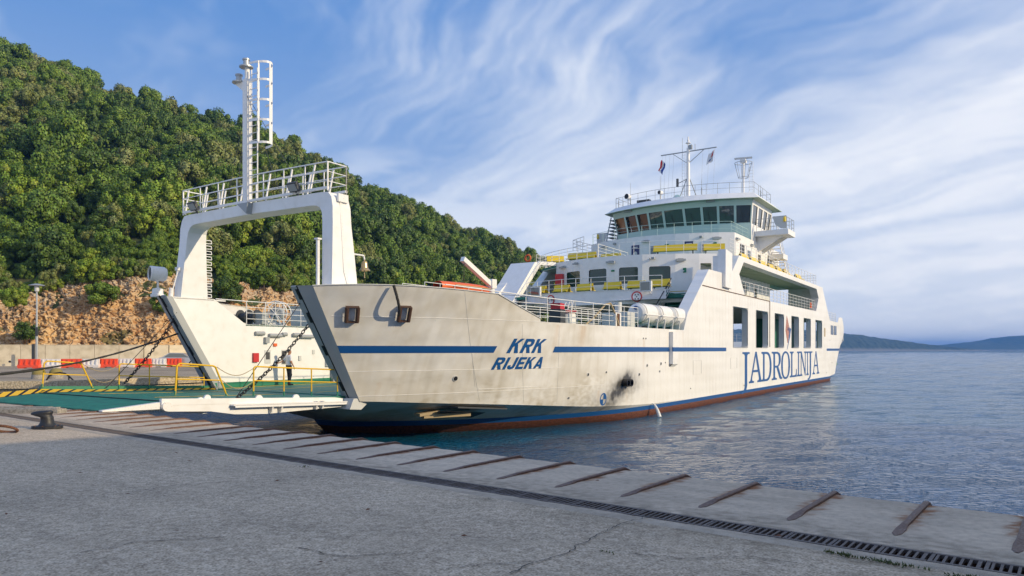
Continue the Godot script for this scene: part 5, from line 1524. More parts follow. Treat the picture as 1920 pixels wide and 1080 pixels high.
func build_superstructure():
	var mb := MB.new()
	var wins := [[55.6, 59.5], [62.0, 65.8], [68.2, 71.6], [74.7, 77.9], [80.2, 83.6], [86.2, 89.8]]
	for sg in [1.0, -1.0]:
		mb = MB.new()
		side_prism(mb, [[45.0, 1.2], [55.0, 1.2], [55.0, 5.95], [48.1, 5.95], [45.74, 4.15], [45.05, 3.03]], sg)
		var holes := []
		for w in wins: holes.append([w[0] - 55.0, w[1] - 55.0, 1.93 - 1.2, 5.08 - 1.2])
		panel(mb, P(8.353 * sg, 1.2, 55.0), Vector3.FORWARD, 36.0, Vector3.UP, 4.75, Vector3(0.45 * sg, 0, 0), holes, 0.32)
		side_prism(mb, [[91.0, 1.2], [94.6, 1.2], [94.73, 5.28], [93.9, 5.95], [91.0, 5.95]], sg)
		side_prism(mb, [[48.1, 5.95], [58.8, 5.95], [58.8, 6.05], [57.22, 7.66], [58.47, 8.71], [58.47, 9.12], [57.22, 9.12], [54.75, 7.2], [52.83, 7.39], [49.97, 7.37]], sg)
		side_prism(mb, [[58.8, 5.95], [86.6, 5.95], [86.6, 6.05], [58.8, 6.05]], sg)
		side_prism(mb, [[58.47, 8.71], [86.8, 8.55], [86.8, 8.96], [58.47, 9.12]], sg)
		side_prism(mb, [[86.6, 5.95], [93.9, 5.95], [90.15, 8.94], [86.8, 8.96], [86.8, 8.55], [88.0, 7.6], [86.6, 6.05]], sg)
		var wall := obj(mb, "side_wall", M["hull"], ferry)
		# dark seal round each window opening
		for w in wins:
			mb = MB.new()
			for q in [[w[0], 1.93, w[1], 1.93], [w[0], 5.08, w[1], 5.08], [w[0], 1.93, w[0], 5.08], [w[1], 1.93, w[1], 5.08]]:
				mb.bar(P(8.81 * sg, q[1], q[0]), P(8.81 * sg, q[3], q[2]), 0.03, 0.05, Vector3.RIGHT)
			obj(mb, "opening_rim", M["grey"], wall)
		# stern quarter
		mb = MB.new(); var tops := [[94.6, 5.3], [100.4, 5.2], [100.8, 5.9], [103.2, 5.9], [106.9, 3.85], [109.4, 2.97]]
		for k in 24:
			var a := lerpf(94.6, 109.4, k / 24.0); var b := lerpf(94.6, 109.4, (k + 1) / 24.0)
			for j in 3:
				var ya := lerpf(2.94, tab(tops, a), j / 3.0); var ya2 := lerpf(2.94, tab(tops, a), (j + 1) / 3.0); var yb := lerpf(2.94, tab(tops, b), j / 3.0); var yb2 := lerpf(2.94, tab(tops, b), (j + 1) / 3.0)
				mb.quad(mirror(_hv(hull_ty(a, ya)), sg), mirror(_hv(hull_ty(b, yb)), sg), mirror(_hv(hull_ty(b, yb2)), sg), mirror(_hv(hull_ty(a, ya2)), sg))
		var sq := obj(mb, "stern_quarter", M["hull"], ferry)
		for q in [[95.3, 96.9], [97.4, 99.1]]:
			mb = MB.new(); mb.bb(P(8.805 * sg, 3.6, q[0]), P(8.825 * sg, 4.72, q[1])); obj(mb, "stern_window", M["glass"], sq)
		mb = MB.new(); mb.bb(P(8.8 * sg, 3.3, 91.2), P(8.83 * sg, 4.3, 91.8)); obj(mb, "plate", M["rope_tan"], sq)
		railing([P(8.5 * sg, 5.25, 95.2), P(8.5 * sg, 5.2, 100.3)], 1.1, 4, 1.0, sq)
		railing([P(8.2 * sg, 2.95, 107.5), P(7.8 * sg, 2.95, 110.2), P(0, 2.95, 110.3)], 1.15, 5, 0.9, sq)
		# gallery railing
		railing([P(8.5 * sg, 6.05, 58.6), P(8.5 * sg, 6.05, 87.2)], 1.22, 4, 1.3, wall)
		railing([P(8.6 * sg, 9.1, 55.4), P(8.6 * sg, 9.08, 58.5), P(8.6 * sg, 9.0, 87.5), P(4.0 * sg, 9.0, 88.0)], 1.12, 4, 1.45, wall)
	# trunk pillar at the gallery front
	mb = MB.new()
	mb.prism(PackedVector2Array([Vector2(52.95, 6.36), Vector2(54.55, 6.3), Vector2(54.6, 8.95), Vector2(53.0, 9.12)]), P(8.5, 0, 0), Vector3.FORWARD, Vector3.UP, Vector3(0.55, 0, 0))
	mb.prism(PackedVector2Array([Vector2(53.3, 6.0), Vector2(54.4, 6.0), Vector2(54.4, 8.7), Vector2(53.3, 8.7)]), P(8.0, 0, 0), Vector3.FORWARD, Vector3.UP, Vector3(0.5, 0, 0))
	obj(mb, "vent_pillar", M["white"], ferry)
	# passenger deck slab, garage ceiling and bulwark front
	mb = MB.new()
	slab(mb, func(x: float) -> float: return tK(x) + 0.06, 5.6, 8.0, 95.0, 5.72, 5.93)
	mb.bb(P(7.4, 5.72, 50.6), P(8.02, 5.93, 60.0)); mb.bb(P(-8.02, 5.72, 48.6), P(-5.5, 5.93, 60.0))
	obj(mb, "passenger_deck", M["deck_green"], ferry)
	mb = MB.new(); mb.quad(P(-8.0, 5.3, 47.9), P(8.0, 5.3, 47.9), P(8.0, 5.3, 95), P(-8.0, 5.3, 95)); obj(mb, "garage_ceiling", M["light_grey"], ferry)
	for k in 36:
		mb = MB.new(); mb.bb(P(-8.0, 5.08, 48.6 + k * 1.3), P(8.0, 5.3, 48.72 + k * 1.3)); obj(mb, "ceiling_beam", M["light_grey"], ferry)
	mb = MB.new(); mb.bb(P(3.2, 0, 81), P(5.4, 5.3, 97)); obj(mb, "stair_casing", M["green_paint"], ferry)
	mb = MB.new(); var cp := curve_pts(tK, -7.9, 6.0, 22, 5.05)
	for k in cp.size() - 1:
		mb.quad(cp[k], cp[k + 1], cp[k + 1] + Vector3.UP * 1.0, cp[k] + Vector3.UP * 1.0); mb.quad(cp[k], cp[k + 1], cp[k + 1] + Vector3(0, 0, -0.5), cp[k] + Vector3(0, 0, -0.5))
		mb.bar(cp[k] + Vector3.UP * 1.0, cp[k + 1] + Vector3.UP * 1.0, 0.12, 0.03)
	var bul := obj(mb, "deck_bulwark", M["white"], ferry)
	var cr := []
	for q in curve_pts(tK, -5.6, 5.7, 9, 6.06): cr.append(q + Vector3(0, 0, -0.1))
	railing(cr, 1.0, 3, 1.2, bul)
	# height limit signs on the bulwark
	for x in [-2.8, 4.09]:
		var nx := Vector3(2.0 * x / 27.04, 0, 1).normalized(); var ex := Vector3.UP.cross(nx); var c := P(x, 5.56, tK(x)) + nx * 0.03
		mb = MB.new(); mb.lathe(c, nx, [Vector2(0.30, 0.0), Vector2(0.38, 0.0), Vector2(0.38, 0.03), Vector2(0.30, 0.03)], 28); var rs := obj(mb, "limit_sign", M["red"], bul)
		mb = MB.new(); mb.lathe(c, nx, [Vector2(0.305, 0.01), Vector2(0.0, 0.012)], 24); obj(mb, "sign_face", M["white"], rs)
		var ar := text_glyphs("5 m", "Droid Sans", 700); mb = MB.new(); var vs: PackedVector3Array = ar[Mesh.ARRAY_VERTEX]; var ix: PackedInt32Array = ar[Mesh.ARRAY_INDEX]
		var gp := func(q: Vector3) -> Vector3: return c + ex * q.x * 0.34 + Vector3.UP * q.y * 0.34 + nx * (0.02 + q.z * 0.3)
		if x > 0.0:
			for q in [[-0.1, 0.13], [0.1, 0.14], [-0.11, -0.16], [0.1, -0.15], [0.0, 0.0]]: mb.box(c + ex * q[0] + Vector3.UP * q[1] + nx * 0.02, Vector3(0.07, 0.1, 0.012), Basis(ex, Vector3.UP, nx) * Basis(Vector3.BACK, q[0] * 4.0))
		else:
			for k in range(0, ix.size(), 3): mb.tri(gp.call(vs[ix[k]]), gp.call(vs[ix[k + 1]]), gp.call(vs[ix[k + 2]]))
		obj(mb, "sign_text", M["dark"], rs)
	# convex mirrors
	for x in [-4.04, 4.89]:
		mb = MB.new(); var c := P(x, 6.25, tK(x) - 0.5)
		mb.box(c, Vector3(0.86, 0.72, 0.2)); mb.tube(c + Vector3(0.2, -0.3, -0.1), P(x + 0.2, 5.7, tK(x)), 0.04, 6); var mr := obj(mb, "mirror_housing", M["white_steel"], bul)
		mb = MB.new(); mb.box(c + Vector3(-0.03, 0, 0.105), Vector3(0.7, 0.58, 0.02)); obj(mb, "mirror_glass", M["glass"], mr)
	# port slope plate and side stairs to the deck
	mb = MB.new(); mb.prism(PackedVector2Array([Vector2(51.6, 9.05), Vector2(52.3, 9.05), Vector2(52.2, 8.6), Vector2(48.6, 5.3), Vector2(47.9, 5.3)]), P(-8.8, 0, 0), Vector3.FORWARD, Vector3.UP, Vector3(2.4, 0, 0)); obj(mb, "sloping_screen", M["white"], ferry)
	mb = MB.new(); mb.bar(P(-6.35, 5.3, 48.3), P(-6.35, 9.0, 52.2), 0.16, 0.35); mb.bar(P(-6.35, 9.0, 52.2), P(-5.6, 9.0, 53.6), 0.16, 0.3); obj(mb, "screen_edge", M["white"], ferry)
	mb = MB.new()
	for k in 12: mb.bb(P(5.95, 5.75 - k * 0.235, 50.3 - k * 0.32 - 0.32), P(7.5, 5.80 - k * 0.235, 50.3 - k * 0.32))
	for lx in [5.9, 7.55]: mb.bar(P(lx, 5.75, 50.5), P(lx, 2.95, 46.6), 0.06, 0.3)
	mb.quad(P(5.95, 5.6, 50.3), P(7.5, 5.6, 50.3), P(7.5, 2.9, 46.6), P(5.95, 2.9, 46.6))
	var sts := obj(mb, "deck_stairs", M["deck_green"], ferry)
	mb = MB.new(); mb.bb(P(5.95, 5.93, 50.0), P(7.5, 5.96, 50.25)); obj(mb, "stair_nosing", M["yellow"], sts)
	for lx in [5.86, 7.6]:
		mb = MB.new()
		for h in [0.25, 0.5, 0.75]: mb.tube(P(lx, 5.9 + h, 50.4), P(lx, 3.1 + h, 46.6), 0.02, 5)
		for f in [0.0, 0.33, 0.66, 1.0]: mb.tube(P(lx, 5.8 - 2.8 * f, 50.4 - 3.8 * f), P(lx, 6.9 - 2.8 * f, 50.4 - 3.8 * f), 0.026, 5)
		obj(mb, "stair_rail", M["rail"], sts)
		mb = MB.new(); mb.tube(P(lx, 6.95, 50.5), P(lx, 4.1, 46.6), 0.04, 6); obj(mb, "hand_grip", M["black"], sts)
	# lower house: front wall with four windows, sides
	mb = MB.new(); var n := 12
	var gx := [-5.6, -4.6, -2.3, -0.05, 0.6, 2.75, 5.05, 6.6]
	var wx := {1: [-4.22, -2.69], 2: [-1.77, -0.12], 4: [0.94, 2.42], 5: [3.22, 4.72]}
	var panes := []
	for k in gx.size() - 1:
		var a := P(gx[k], 5.93, tA(gx[k])); var b := P(gx[k + 1], 5.93, tA(gx[k + 1])); var ex := (b - a).normalized()
		var holes := []
		if wx.has(k):
			var x0: float = (wx[k][0] - gx[k]) / ex.x; var x1: float = (wx[k][1] - gx[k]) / ex.x
			holes = [[x0, x1, 0.98, 2.24]]; panes.append([a + ex * (x0 + x1) * 0.5 + Vector3.UP * 1.61, ex, x1 - x0])
		panel(mb, a, ex, a.distance_to(b), Vector3.UP, 3.18, ex.cross(Vector3.UP) * -0.14, holes, 0.14)
	var ea := P(6.6, 5.93, tA(6.6)); var eb := P(8.0, 5.93, tA(8.0)); var ee := (eb - ea).normalized()
	panel(mb, ea, ee, ea.distance_to(eb), Vector3.UP, 3.18, ee.cross(Vector3.UP) * -0.14, [[0.1, 0.95, 0.0, 2.45]], 0.05)
	var fw := obj(mb, "saloon_front", M["white"], ferry)
	for q in panes:
		mb = MB.new(); var ex: Vector3 = q[1]; var nz: Vector3 = ex.cross(Vector3.UP)
		mb.box(q[0] - nz * 0.09, Vector3(q[2], 1.28, 0.02), Basis(ex, Vector3.UP, nz)); var pn := obj(mb, "window_pane", M["glass_green"], fw)
		mb = MB.new()
		for e in [[0, 0.64, q[2], 0.04], [0, -0.64, q[2], 0.04], [q[2] * 0.5, 0, 0.04, 1.28], [-q[2] * 0.5, 0, 0.04, 1.28]]: mb.box(q[0] + ex * e[0] + Vector3.UP * e[1] - nz * 0.05, Vector3(e[2], e[3], 0.06), Basis(ex, Vector3.UP, nz))
		obj(mb, "rubber_seal", M["black"], pn)
	for x in [-4.6, 0.3, 5.4]: lamp_box(P(x, 8.62, tA(x)), (P(x + 0.1, 0, tA(x + 0.1)) - P(x - 0.1, 0, tA(x - 0.1))).normalized(), fw)
	for x in [-3.0, 3.58]:
		mb = MB.new(); mb.box(P(x, 8.78, tA(x) - 0.12), Vector3(0.24, 0.16, 0.24)); mb.tube(P(x - 0.1, 8.76, tA(x) - 0.2), P(x - 0.2, 8.72, tA(x) - 0.34), 0.06, 8); obj(mb, "camera_housing", M["grey"], fw)
	mb = MB.new(); mb.box(P(5.63, 7.83, tA(5.63) - 0.03), Vector3(0.42, 0.36, 0.03), Basis(Vector3.UP, -0.28)); var es := obj(mb, "exit_sign", M["sign_green"], fw)
	mb = MB.new(); mb.bar(P(5.5, 7.78, tA(5.5) - 0.06), P(5.7, 7.78, tA(5.7) - 0.06), 0.03, 0.07); mb.box(P(5.68, 7.88, tA(5.68) - 0.06), Vector3(0.07, 0.12, 0.02)); obj(mb, "sign_mark", M["sign_white"], es)
	mb = MB.new(); mb.box(P(0.45, 7.95, tA(0.45) - 0.03), Vector3(0.28, 0.14, 0.03)); obj(mb, "exit_sign", M["sign_green"], fw)
	mb = MB.new(); mb.box(P(-4.9, 7.6, 53.1), Vector3(0.7, 0.95, 0.35)); obj(mb, "fire_locker", M["red"], fw)
	# saloon body sides and aft, lit by its openings
	mb = MB.new()
	for sg in [1.0, -1.0]:
		panel(mb, P(5.5 * sg, 5.93, 53.7), Vector3.FORWARD, 26.0, Vector3.UP, 2.8, Vector3(-0.12 * sg, 0, 0), [[2.0, 3.4, 1.1, 2.1], [5.0, 6.4, 1.1, 2.1], [9.0, 10.0, 0.05, 2.0], [12.5, 13.9, 1.1, 2.1], [16.0, 17.4, 1.1, 2.1], [20.0, 21.0, 0.05, 2.0]], 0.12)
	mb.bb(P(-5.5, 5.93, 79.6), P(5.5, 8.75, 79.75))
	obj(mb, "saloon_sides", M["white"], ferry)
	mb = MB.new()
	for sg in [1.0, -1.0]: mb.bb(P(5.36 * sg, 6.0, 54.5), P(5.40 * sg, 8.2, 79.0))
	obj(mb, "saloon_glazing", M["glass"], ferry)
	mb = MB.new(); mb.bb(P(-5.3, 6.0, 60), P(5.3, 8.7, 60.1)); obj(mb, "saloon_partition", M["sign_green"], ferry)
	# sun deck slab
	mb = MB.new(); slab(mb, func(x: float) -> float: return tA(x) + 0.12, 8.3, 8.78, 88.3, 8.76, 8.92); obj(mb, "sun_deck", M["deck_green"], ferry)
	mb = MB.new(); slab(mb, func(x: float) -> float: return tA(x) + 0.1, 8.0, 8.0, 88.2, 8.70, 8.755); obj(mb, "deck_head", M["eave"], ferry)
	for k in 22:
		mb = MB.new(); mb.bb(P(5.55, 8.62, 59.0 + k * 1.3), P(8.0, 8.70, 59.1 + k * 1.3)); obj(mb, "deck_beam", M["eave"], ferry)
	mb = MB.new()
	for sg in [1.0, -1.0]: mb.bb(P(8.05 * sg, 6.1, 88.0), P(5.5 * sg, 8.75, 88.2))
	obj(mb, "gallery_end", M["white"], ferry)
	var fr := []
	for q in curve_pts(tA, -8.6, -0.9, 7, 9.08): fr.append(q + Vector3(0, 0, -0.15))
	var sd := railing(fr, 1.08, 4, 1.2, ferry)
	railing([P(-8.7, 9.0, 56.0), P(-8.7, 9.0, 60.0)], 1.1, 4, 1.3, sd)
	var fr2 := [P(-0.9, 9.1, 52.2), P(-1.2, 9.1, 58.5)]; railing(fr2, 1.08, 4, 1.5, sd)
	var fr3 := []
	for q in curve_pts(tA, 0.9, 7.9, 6, 9.1): fr3.append(q + Vector3(0, 0, -0.12))
	railing(fr3, 1.02, 2, 2.2, sd, null, 0.018)
	# upper house
	mb = MB.new()
	var up := curve_pts(tB, -6.85, 6.85, 12, 9.0)
	for k in 12: mb.quad(up[k], up[k + 1], up[k + 1] + Vector3.UP * 2.82, up[k] + Vector3.UP * 2.82)
	for sg in [1.0, -1.0]: mb.quad(P(6.85 * sg, 9, 62.6), P(6.85 * sg, 9, 78), P(6.85 * sg, 11.8, 78), P(6.85 * sg, 11.8, 62.6))
	mb.quad(P(-6.85, 9, 78), P(6.85, 9, 78), P(6.85, 11.8, 78), P(-6.85, 11.8, 78))
	var uh := obj(mb, "upper_house", M["white"], ferry)
	mb = MB.new(); slab(mb, func(x: float) -> float: return tB(x) + 0.05, 6.8, 6.8, 78.0, 11.55, 11.66); obj(mb, "bridge_deck", M["deck_green"], ferry)
	for q in [[-1.75, -0.96, 10.05, 11.08, 0], [3.06, 3.76, 10.45, 11.1, 0], [0.17, 0.62, 10.17, 10.83, 1], [4.4, 4.78, 10.17, 10.8, 1]]:
		var x: float = (q[0] + q[1]) * 0.5; var ex := (P(q[1], 0, tB(q[1])) - P(q[0], 0, tB(q[0]))).normalized()
		if q[4] == 1: flush_window(P(x, (q[2] + q[3]) * 0.5, tB(x)), ex, q[1] - q[0], q[3] - q[2], uh, M["glass"], M["light_grey"])
		else:
			var nz := ex.cross(Vector3.UP); mb = MB.new(); mb.box(P(x, (q[2] + q[3]) * 0.5, tB(x)) + nz * 0.02, Vector3(q[1] - q[0], q[3] - q[2], 0.03), Basis(ex, Vector3.UP, nz)); var po := obj(mb, "notice_board", M["poster"], uh)
			mb = MB.new(); mb.box(P(x, q[3] - 0.2, tB(x)) + nz * 0.038, Vector3(0.5, 0.1, 0.01), Basis(ex, Vector3.UP, nz)); mb.lathe(P(x, q[2] + 0.28, tB(x)) + nz * 0.037, nz, [Vector2(0.2, 0.0), Vector2(0.2, 0.01), Vector2(0.0, 0.012)], 14); obj(mb, "notice_print", M["light_grey"], po)
	for x in [-4.9, -0.3, 5.55]: lamp_box(P(x, 11.32, tB(x)), (P(x + 0.1, 0, tB(x + 0.1)) - P(x - 0.1, 0, tB(x - 0.1))).normalized(), uh)
	for x in [-3.6, 4.4]:
		mb = MB.new(); mb.box(P(x, 11.45, tB(x) - 0.12), Vector3(0.22, 0.16, 0.24)); obj(mb, "camera_housing", M["grey"], uh)
	for x in [1.6, 5.4]:
		mb = MB.new(); mb.box(P(x, 10.9, tB(x) - 0.03), Vector3(0.36, 0.14, 0.03)); obj(mb, "exit_sign", M["sign_green"], uh)
	# starboard side of the upper house: door, lamps
	mb = MB.new(); mb.bb(P(6.86, 9.1, 64.2), P(6.9, 11.0, 65.4)); obj(mb, "side_door", M["dark"], uh)
	for t in [66.5, 70.0, 73.5]:
		mb = MB.new(); mb.bb(P(6.86, 10.0, t), P(6.89, 10.7, t + 0.9)); obj(mb, "side_window", M["glass"], uh)
	for t in [63.2, 67.8]: lamp_box(P(6.85, 11.3, t), Vector3.FORWARD, uh)
	railing([P(-6.8, 11.66, 62.9)] + curve_pts(tB, -6.6, 6.6, 9, 11.8) + [P(6.8, 11.66, 66.8)], 0.95, 3, 1.6, uh, M["teal"], 0.018)
	build_wheelhouse()
	# open stairs aft of the bridge wing
	mb = MB.new()
	for k in 12: mb.bb(P(7.0, 9.2 + k * 0.3, 76.5 - k * 0.34), P(8.0, 9.25 + k * 0.3, 76.8 - k * 0.34))
	for lx in [7.0, 8.0]: mb.bar(P(lx, 9.05, 76.9), P(lx, 12.8, 72.6), 0.05, 0.2)
	mb.bb(P(6.9, 10.6, 73.6), P(8.3, 11.1, 75.4))
	var os := obj(mb, "bridge_stairs", M["white_steel"], ferry)
	mb = MB.new()
	for lx in [7.0, 8.0]:
		mb.tube(P(lx, 10.1, 76.9), P(lx, 13.8, 72.6), 0.025, 5); mb.tube(P(lx, 9.6, 76.9), P(lx, 13.3, 72.6), 0.02, 5)
		for f in [0.0, 0.25, 0.5, 0.75, 1.0]: mb.tube(P(lx, 9.1 + 3.7 * f, 76.9 - 4.3 * f), P(lx, 10.1 + 3.7 * f, 76.9 - 4.3 * f), 0.02, 5)
	obj(mb, "stair_rail", M["rail"], os)
	# benches
	var ord := ["first", "second", "third", "fourth", "fifth", "sixth"]
	for k in 6:
		var q: Array = [[-5.2, 50.3], [-3.2, 50.5], [-1.15, 50.5], [1.3, 50.3], [3.25, 50.3], [5.2, 50.1]][k]
		bench(FX(q[0], 5.93, q[1], 0.08 * q[0] / 5.0), 1.35, "yellow bench on the passenger deck before the saloon windows, %s from the left" % ord[k], "benches on the passenger deck")
	bench(FX(4.5, 9.05, 54.9, 0.2), 3.4, "long yellow bench behind the sun deck rail above the rightmost saloon window", "benches on the sun deck", false)
	bench(FX(7.2, 9.05, 56.1, 0.3), 1.6, "short yellow bench behind the sun deck rail beside the white vent pillar", "benches on the sun deck", false)
	bench(FX(-3.6, 9.0, 54.6), 2.6, "yellow bench behind the sun deck rail above the second saloon window", "benches on the sun deck")
	bench(FX(-1.9, 9.0, 56.6), 1.8, "yellow bench on the sun deck against the upper house corner", "benches on the sun deck")
	bench(FX(-6.6, 9.0, 55.3, 0.6), 1.5, "yellow bench among the deck rails at the port end of the sun deck", "benches on the sun deck")
	for k in 6:
		bench(FX(7.5, 8.98, 63.0 + k * 3.0, PI / 2), 2.2, "yellow bench beside the starboard sun deck rail, %s from the bow" % ord[k], "benches along the starboard rail")
	bench(FX(7.5, 8.98, 83.5, PI / 2), 2.4, "last yellow bench at the after end of the starboard sun deck rail", "benches along the starboard rail")
	bench(FX(7.4, 5.95, 60.2, PI / 2), 1.4, "yellow bench at the front end of the starboard gallery", "benches in the gallery")
	# life rings
	for q in [[-8.55, 9.75, 53.9, "orange life ring on the port end of the sun deck rail"], [8.3, 6.7, 86.2, "orange life ring at the after end of the gallery rail"]]:
		mb = MB.new(); var pr := Vector3.ZERO
		for k in 17:
			var a := TAU * k / 16; var p := Vector3(cos(a) * 0.27, sin(a) * 0.27, 0)
			if k > 0: mb.tube(pr, p, 0.075, 7)
			pr = p
		tag(obj(mb, "life_ring", M["orange"], null, FX(q[0], q[1], q[2], 0.0 if q[0] < 0.0 else PI / 2)), q[3], "life ring", "life rings")

func build_wheelhouse():
	var S := [-6.72, -5.28, -3.85, -2.62, -1.0, 1.0, 2.62, 4.0, 5.42, 6.72]
	var Hd := [-6.95, -5.45, -4.02, -2.66, -1.0, 1.0, 2.68, 4.12, 5.55, 6.95]
	var mb := MB.new(); var base := MB.new(); var panes := []
	for k in 9:
		var a := P(S[k], 13.4, tS(S[k])); var b := P(S[k + 1], 13.4, tS(S[k + 1])); var c := P(Hd[k + 1], 15.06, tH(Hd[k + 1])); var d := P(Hd[k], 15.06, tH(Hd[k]))
		var m0 := 0.055 if absf(a.x - b.x) > 1.8 else 0.075
		var at := func(u: float, v: float) -> Vector3: return a.lerp(b, u).lerp(d.lerp(c, u), v)
		var nz := (b - a).cross(d - a).normalized()
		if nz.z < 0: nz = -nz
		var lo := 0.04; var hi := 0.955
		for q in [[0.0, 0.0, 1.0, lo], [0.0, hi, 1.0, 1.0], [0.0, lo, m0, hi], [1.0 - m0, lo, 1.0, hi]]:
			mb.quad(at.call(q[0], q[1]), at.call(q[2], q[1]), at.call(q[2], q[3]), at.call(q[0], q[3]), nz)
		var cn := [at.call(m0, lo), at.call(1.0 - m0, lo), at.call(1.0 - m0, hi), at.call(m0, hi)]
		for e in 4: mb.quad(cn[e], cn[(e + 1) % 4], cn[(e + 1) % 4] - nz * 0.1, cn[e] - nz * 0.1)
		panes.append([cn, nz])
		# teal base below the sills
		var a2 := P(S[k], 11.66, tS(S[k]) + 0.1); var b2 := P(S[k + 1], 11.66, tS(S[k + 1]) + 0.1)
		mb.quad(a2, b2, b, a, nz)
		# head above the windows to the soffit
		mb.quad(d, c, P(Hd[k + 1] * 1.01, 15.5, tH(Hd[k + 1]) - 0.15), P(Hd[k] * 1.01, 15.5, tH(Hd[k]) - 0.15), nz)
	var wh := obj(mb, "wheelhouse_front", M["teal"], ferry)
	for k in 9:
		var cn: Array = panes[k][0]; var nz: Vector3 = panes[k][1]; mb = MB.new()
		mb.quad(cn[0] - nz * 0.07, cn[1] - nz * 0.07, cn[2] - nz * 0.07, cn[3] - nz * 0.07, nz)
		var pane := obj(mb, "window_pane", M["glass"] if k > 2 else M["glass_thin"], wh)
		mb = MB.new()
		for e in 4: mb.bar(cn[e] - nz * 0.05, cn[(e + 1) % 4] - nz * 0.05, 0.05, 0.05, nz)
		obj(mb, "window_gasket", M["black"], pane)
		mb = MB.new(); var wb: Vector3 = cn[0].lerp(cn[1], 0.5) + nz * 0.03; mb.bar(wb, wb.lerp(cn[3].lerp(cn[2], 0.32), 0.72) + nz * 0.02, 0.025, 0.02, nz); obj(mb, "wiper", M["black"], pane)
		if k < 3:
			mb = MB.new(); var o0: Vector3 = cn[0].lerp(cn[1], 0.22); var o3: Vector3 = cn[3].lerp(cn[2], 0.22)
			mb.quad(o0 - nz * 0.14, cn[1] - nz * 0.14, cn[2] - nz * 0.14, o3 - nz * 0.14, nz); obj(mb, "roller_blind", M["brown_blind"], pane)
	# sides
	for sg in [1.0, -1.0]:
		mb = MB.new()
		var a := P(6.72 * sg, 13.4, tS(6.72)); var b := P(6.72 * sg, 13.4, 74.6); var c := P(6.95 * sg, 15.06, 74.6); var d := P(6.95 * sg, 15.06, tH(6.95))
		mb.quad(P(6.72 * sg, 11.66, tS(6.72) + 0.1), P(6.72 * sg, 11.66, 74.6), b, a)
		mb.quad(d, c, P(7.0 * sg, 15.5, 74.6), P(7.0 * sg, 15.5, tH(7.0)))
		var L := 6.4
		var xs := [0.0, 0.05, 0.26, 0.33, 0.52, 0.59, 0.76, 0.82, 0.97, 1.0]
		for k in range(0, 9, 2): mb.quad(a.lerp(b, xs[k]), a.lerp(b, xs[k + 1]), d.lerp(c, xs[k + 1]), d.lerp(c, xs[k]))
		var sw := obj(mb, "wheelhouse_side", M["white"], ferry)
		for k in range(1, 9, 2):
			mb = MB.new(); var o := Vector3(-0.05 * sg, 0, 0); var lowf := 0.0 if k != 3 else -0.9
			mb.quad(a.lerp(b, xs[k]) + o, a.lerp(b, xs[k + 1]) + o, d.lerp(c, xs[k + 1]) + o, d.lerp(c, xs[k]) + o); obj(mb, "side_pane", M["glass"], sw)
	mb = MB.new(); mb.quad(P(-6.8, 11.66, 74.6), P(6.8, 11.66, 74.6), P(7.0, 15.5, 74.6), P(-7.0, 15.5, 74.6)); mb.quad(P(-6.6, 11.7, 69.5), P(6.6, 11.7, 69.5), P(6.7, 13.3, 69.3), P(-6.7, 13.3, 69.3)); obj(mb, "wheelhouse_back", M["white"], ferry)
	# roof: soffit, raked fascia, top
	mb = MB.new(); var sof := MB.new()
	var eb := func(x: float) -> float: return 65.25 + pow(x / 7.5, 2.0) * 1.85
	var et := func(x: float) -> float: return 66.25 + pow(x / 6.9, 2.0) * 1.85
	var pb := curve_pts(eb, -7.7, 7.7, 14, 15.48); var ptp := curve_pts(et, -6.95, 6.95, 14, 16.2)
	pb.append(P(7.7, 15.48, 75.6)); ptp.append(P(6.95, 16.2, 75.0)); pb.append(P(-7.7, 15.48, 75.6)); ptp.append(P(-6.95, 16.2, 75.0)); pb.append(pb[0]); ptp.append(ptp[0])
	for k in pb.size() - 1: mb.quad(pb[k], pb[k + 1], ptp[k + 1], ptp[k])
	var pl := PackedVector2Array()
	for k in ptp.size() - 1: pl.push_back(Vector2(ptp[k].x, -ptp[k].z))
	mb.prism(pl, Vector3(0, 16.14, 0), Vector3.RIGHT, Vector3.FORWARD, Vector3(0, 0.055, 0))
	pl = PackedVector2Array()
	for k in pb.size() - 1: pl.push_back(Vector2(pb[k].x, -pb[k].z))
	sof.prism(pl, Vector3(0, 15.49, 0), Vector3.RIGHT, Vector3.FORWARD, Vector3(0, 0.04, 0))
	var roof := obj(mb, "wheelhouse_roof", M["white"], ferry)
	obj(sof, "roof_soffit", M["eave"], roof)
	for x in [-4.8, 3.6]:
		mb = MB.new(); mb.box(P(x, 15.4, tH(x) - 0.35), Vector3(0.8, 0.1, 0.2)); obj(mb, "soffit_lamp", M["grey"], roof)
	var rr := []
	for k in 15: rr.append(ptp[k] + Vector3(0, 0, -0.15))
	rr.append(P(6.8, 16.2, 74.8))
	railing(rr, 1.0, 2, 1.6, roof, M["grey"], 0.02)
	railing([P(-6.8, 16.2, 68.0), P(-6.8, 16.2, 74.8), P(6.8, 16.2, 74.8)], 1.0, 2, 1.6, roof, M["grey"], 0.02)
	# main mast with yard, ladder and struts
	mb = MB.new(); mb.tube(P(0, 16.2, 70.2), P(0, 21.8, 70.2), 0.2, 10, 0.15); mb.tube(P(0, 21.8, 70.2), P(0, 22.9, 70.2), 0.06, 6); mb.lathe(P(0, 22.2, 70.2), Vector3.UP, [Vector2(0.0, 0.0), Vector2(0.26, 0.06), Vector2(0.24, 0.12), Vector2(0.1, 0.2), Vector2(0.1, 0.42), Vector2(0.0, 0.5)], 12)
	var mast := obj(mb, "main_mast", M["white_steel"], roof)
	mb = MB.new(); mb.tube(P(-2.85, 21.45, 70.2), P(2.85, 21.45, 70.2), 0.06, 6); for s in [-1.0, 1.0]: mb.bar(P(1.6 * s, 21.42, 70.2), P(0.1 * s, 20.3, 70.2), 0.07, 0.05)
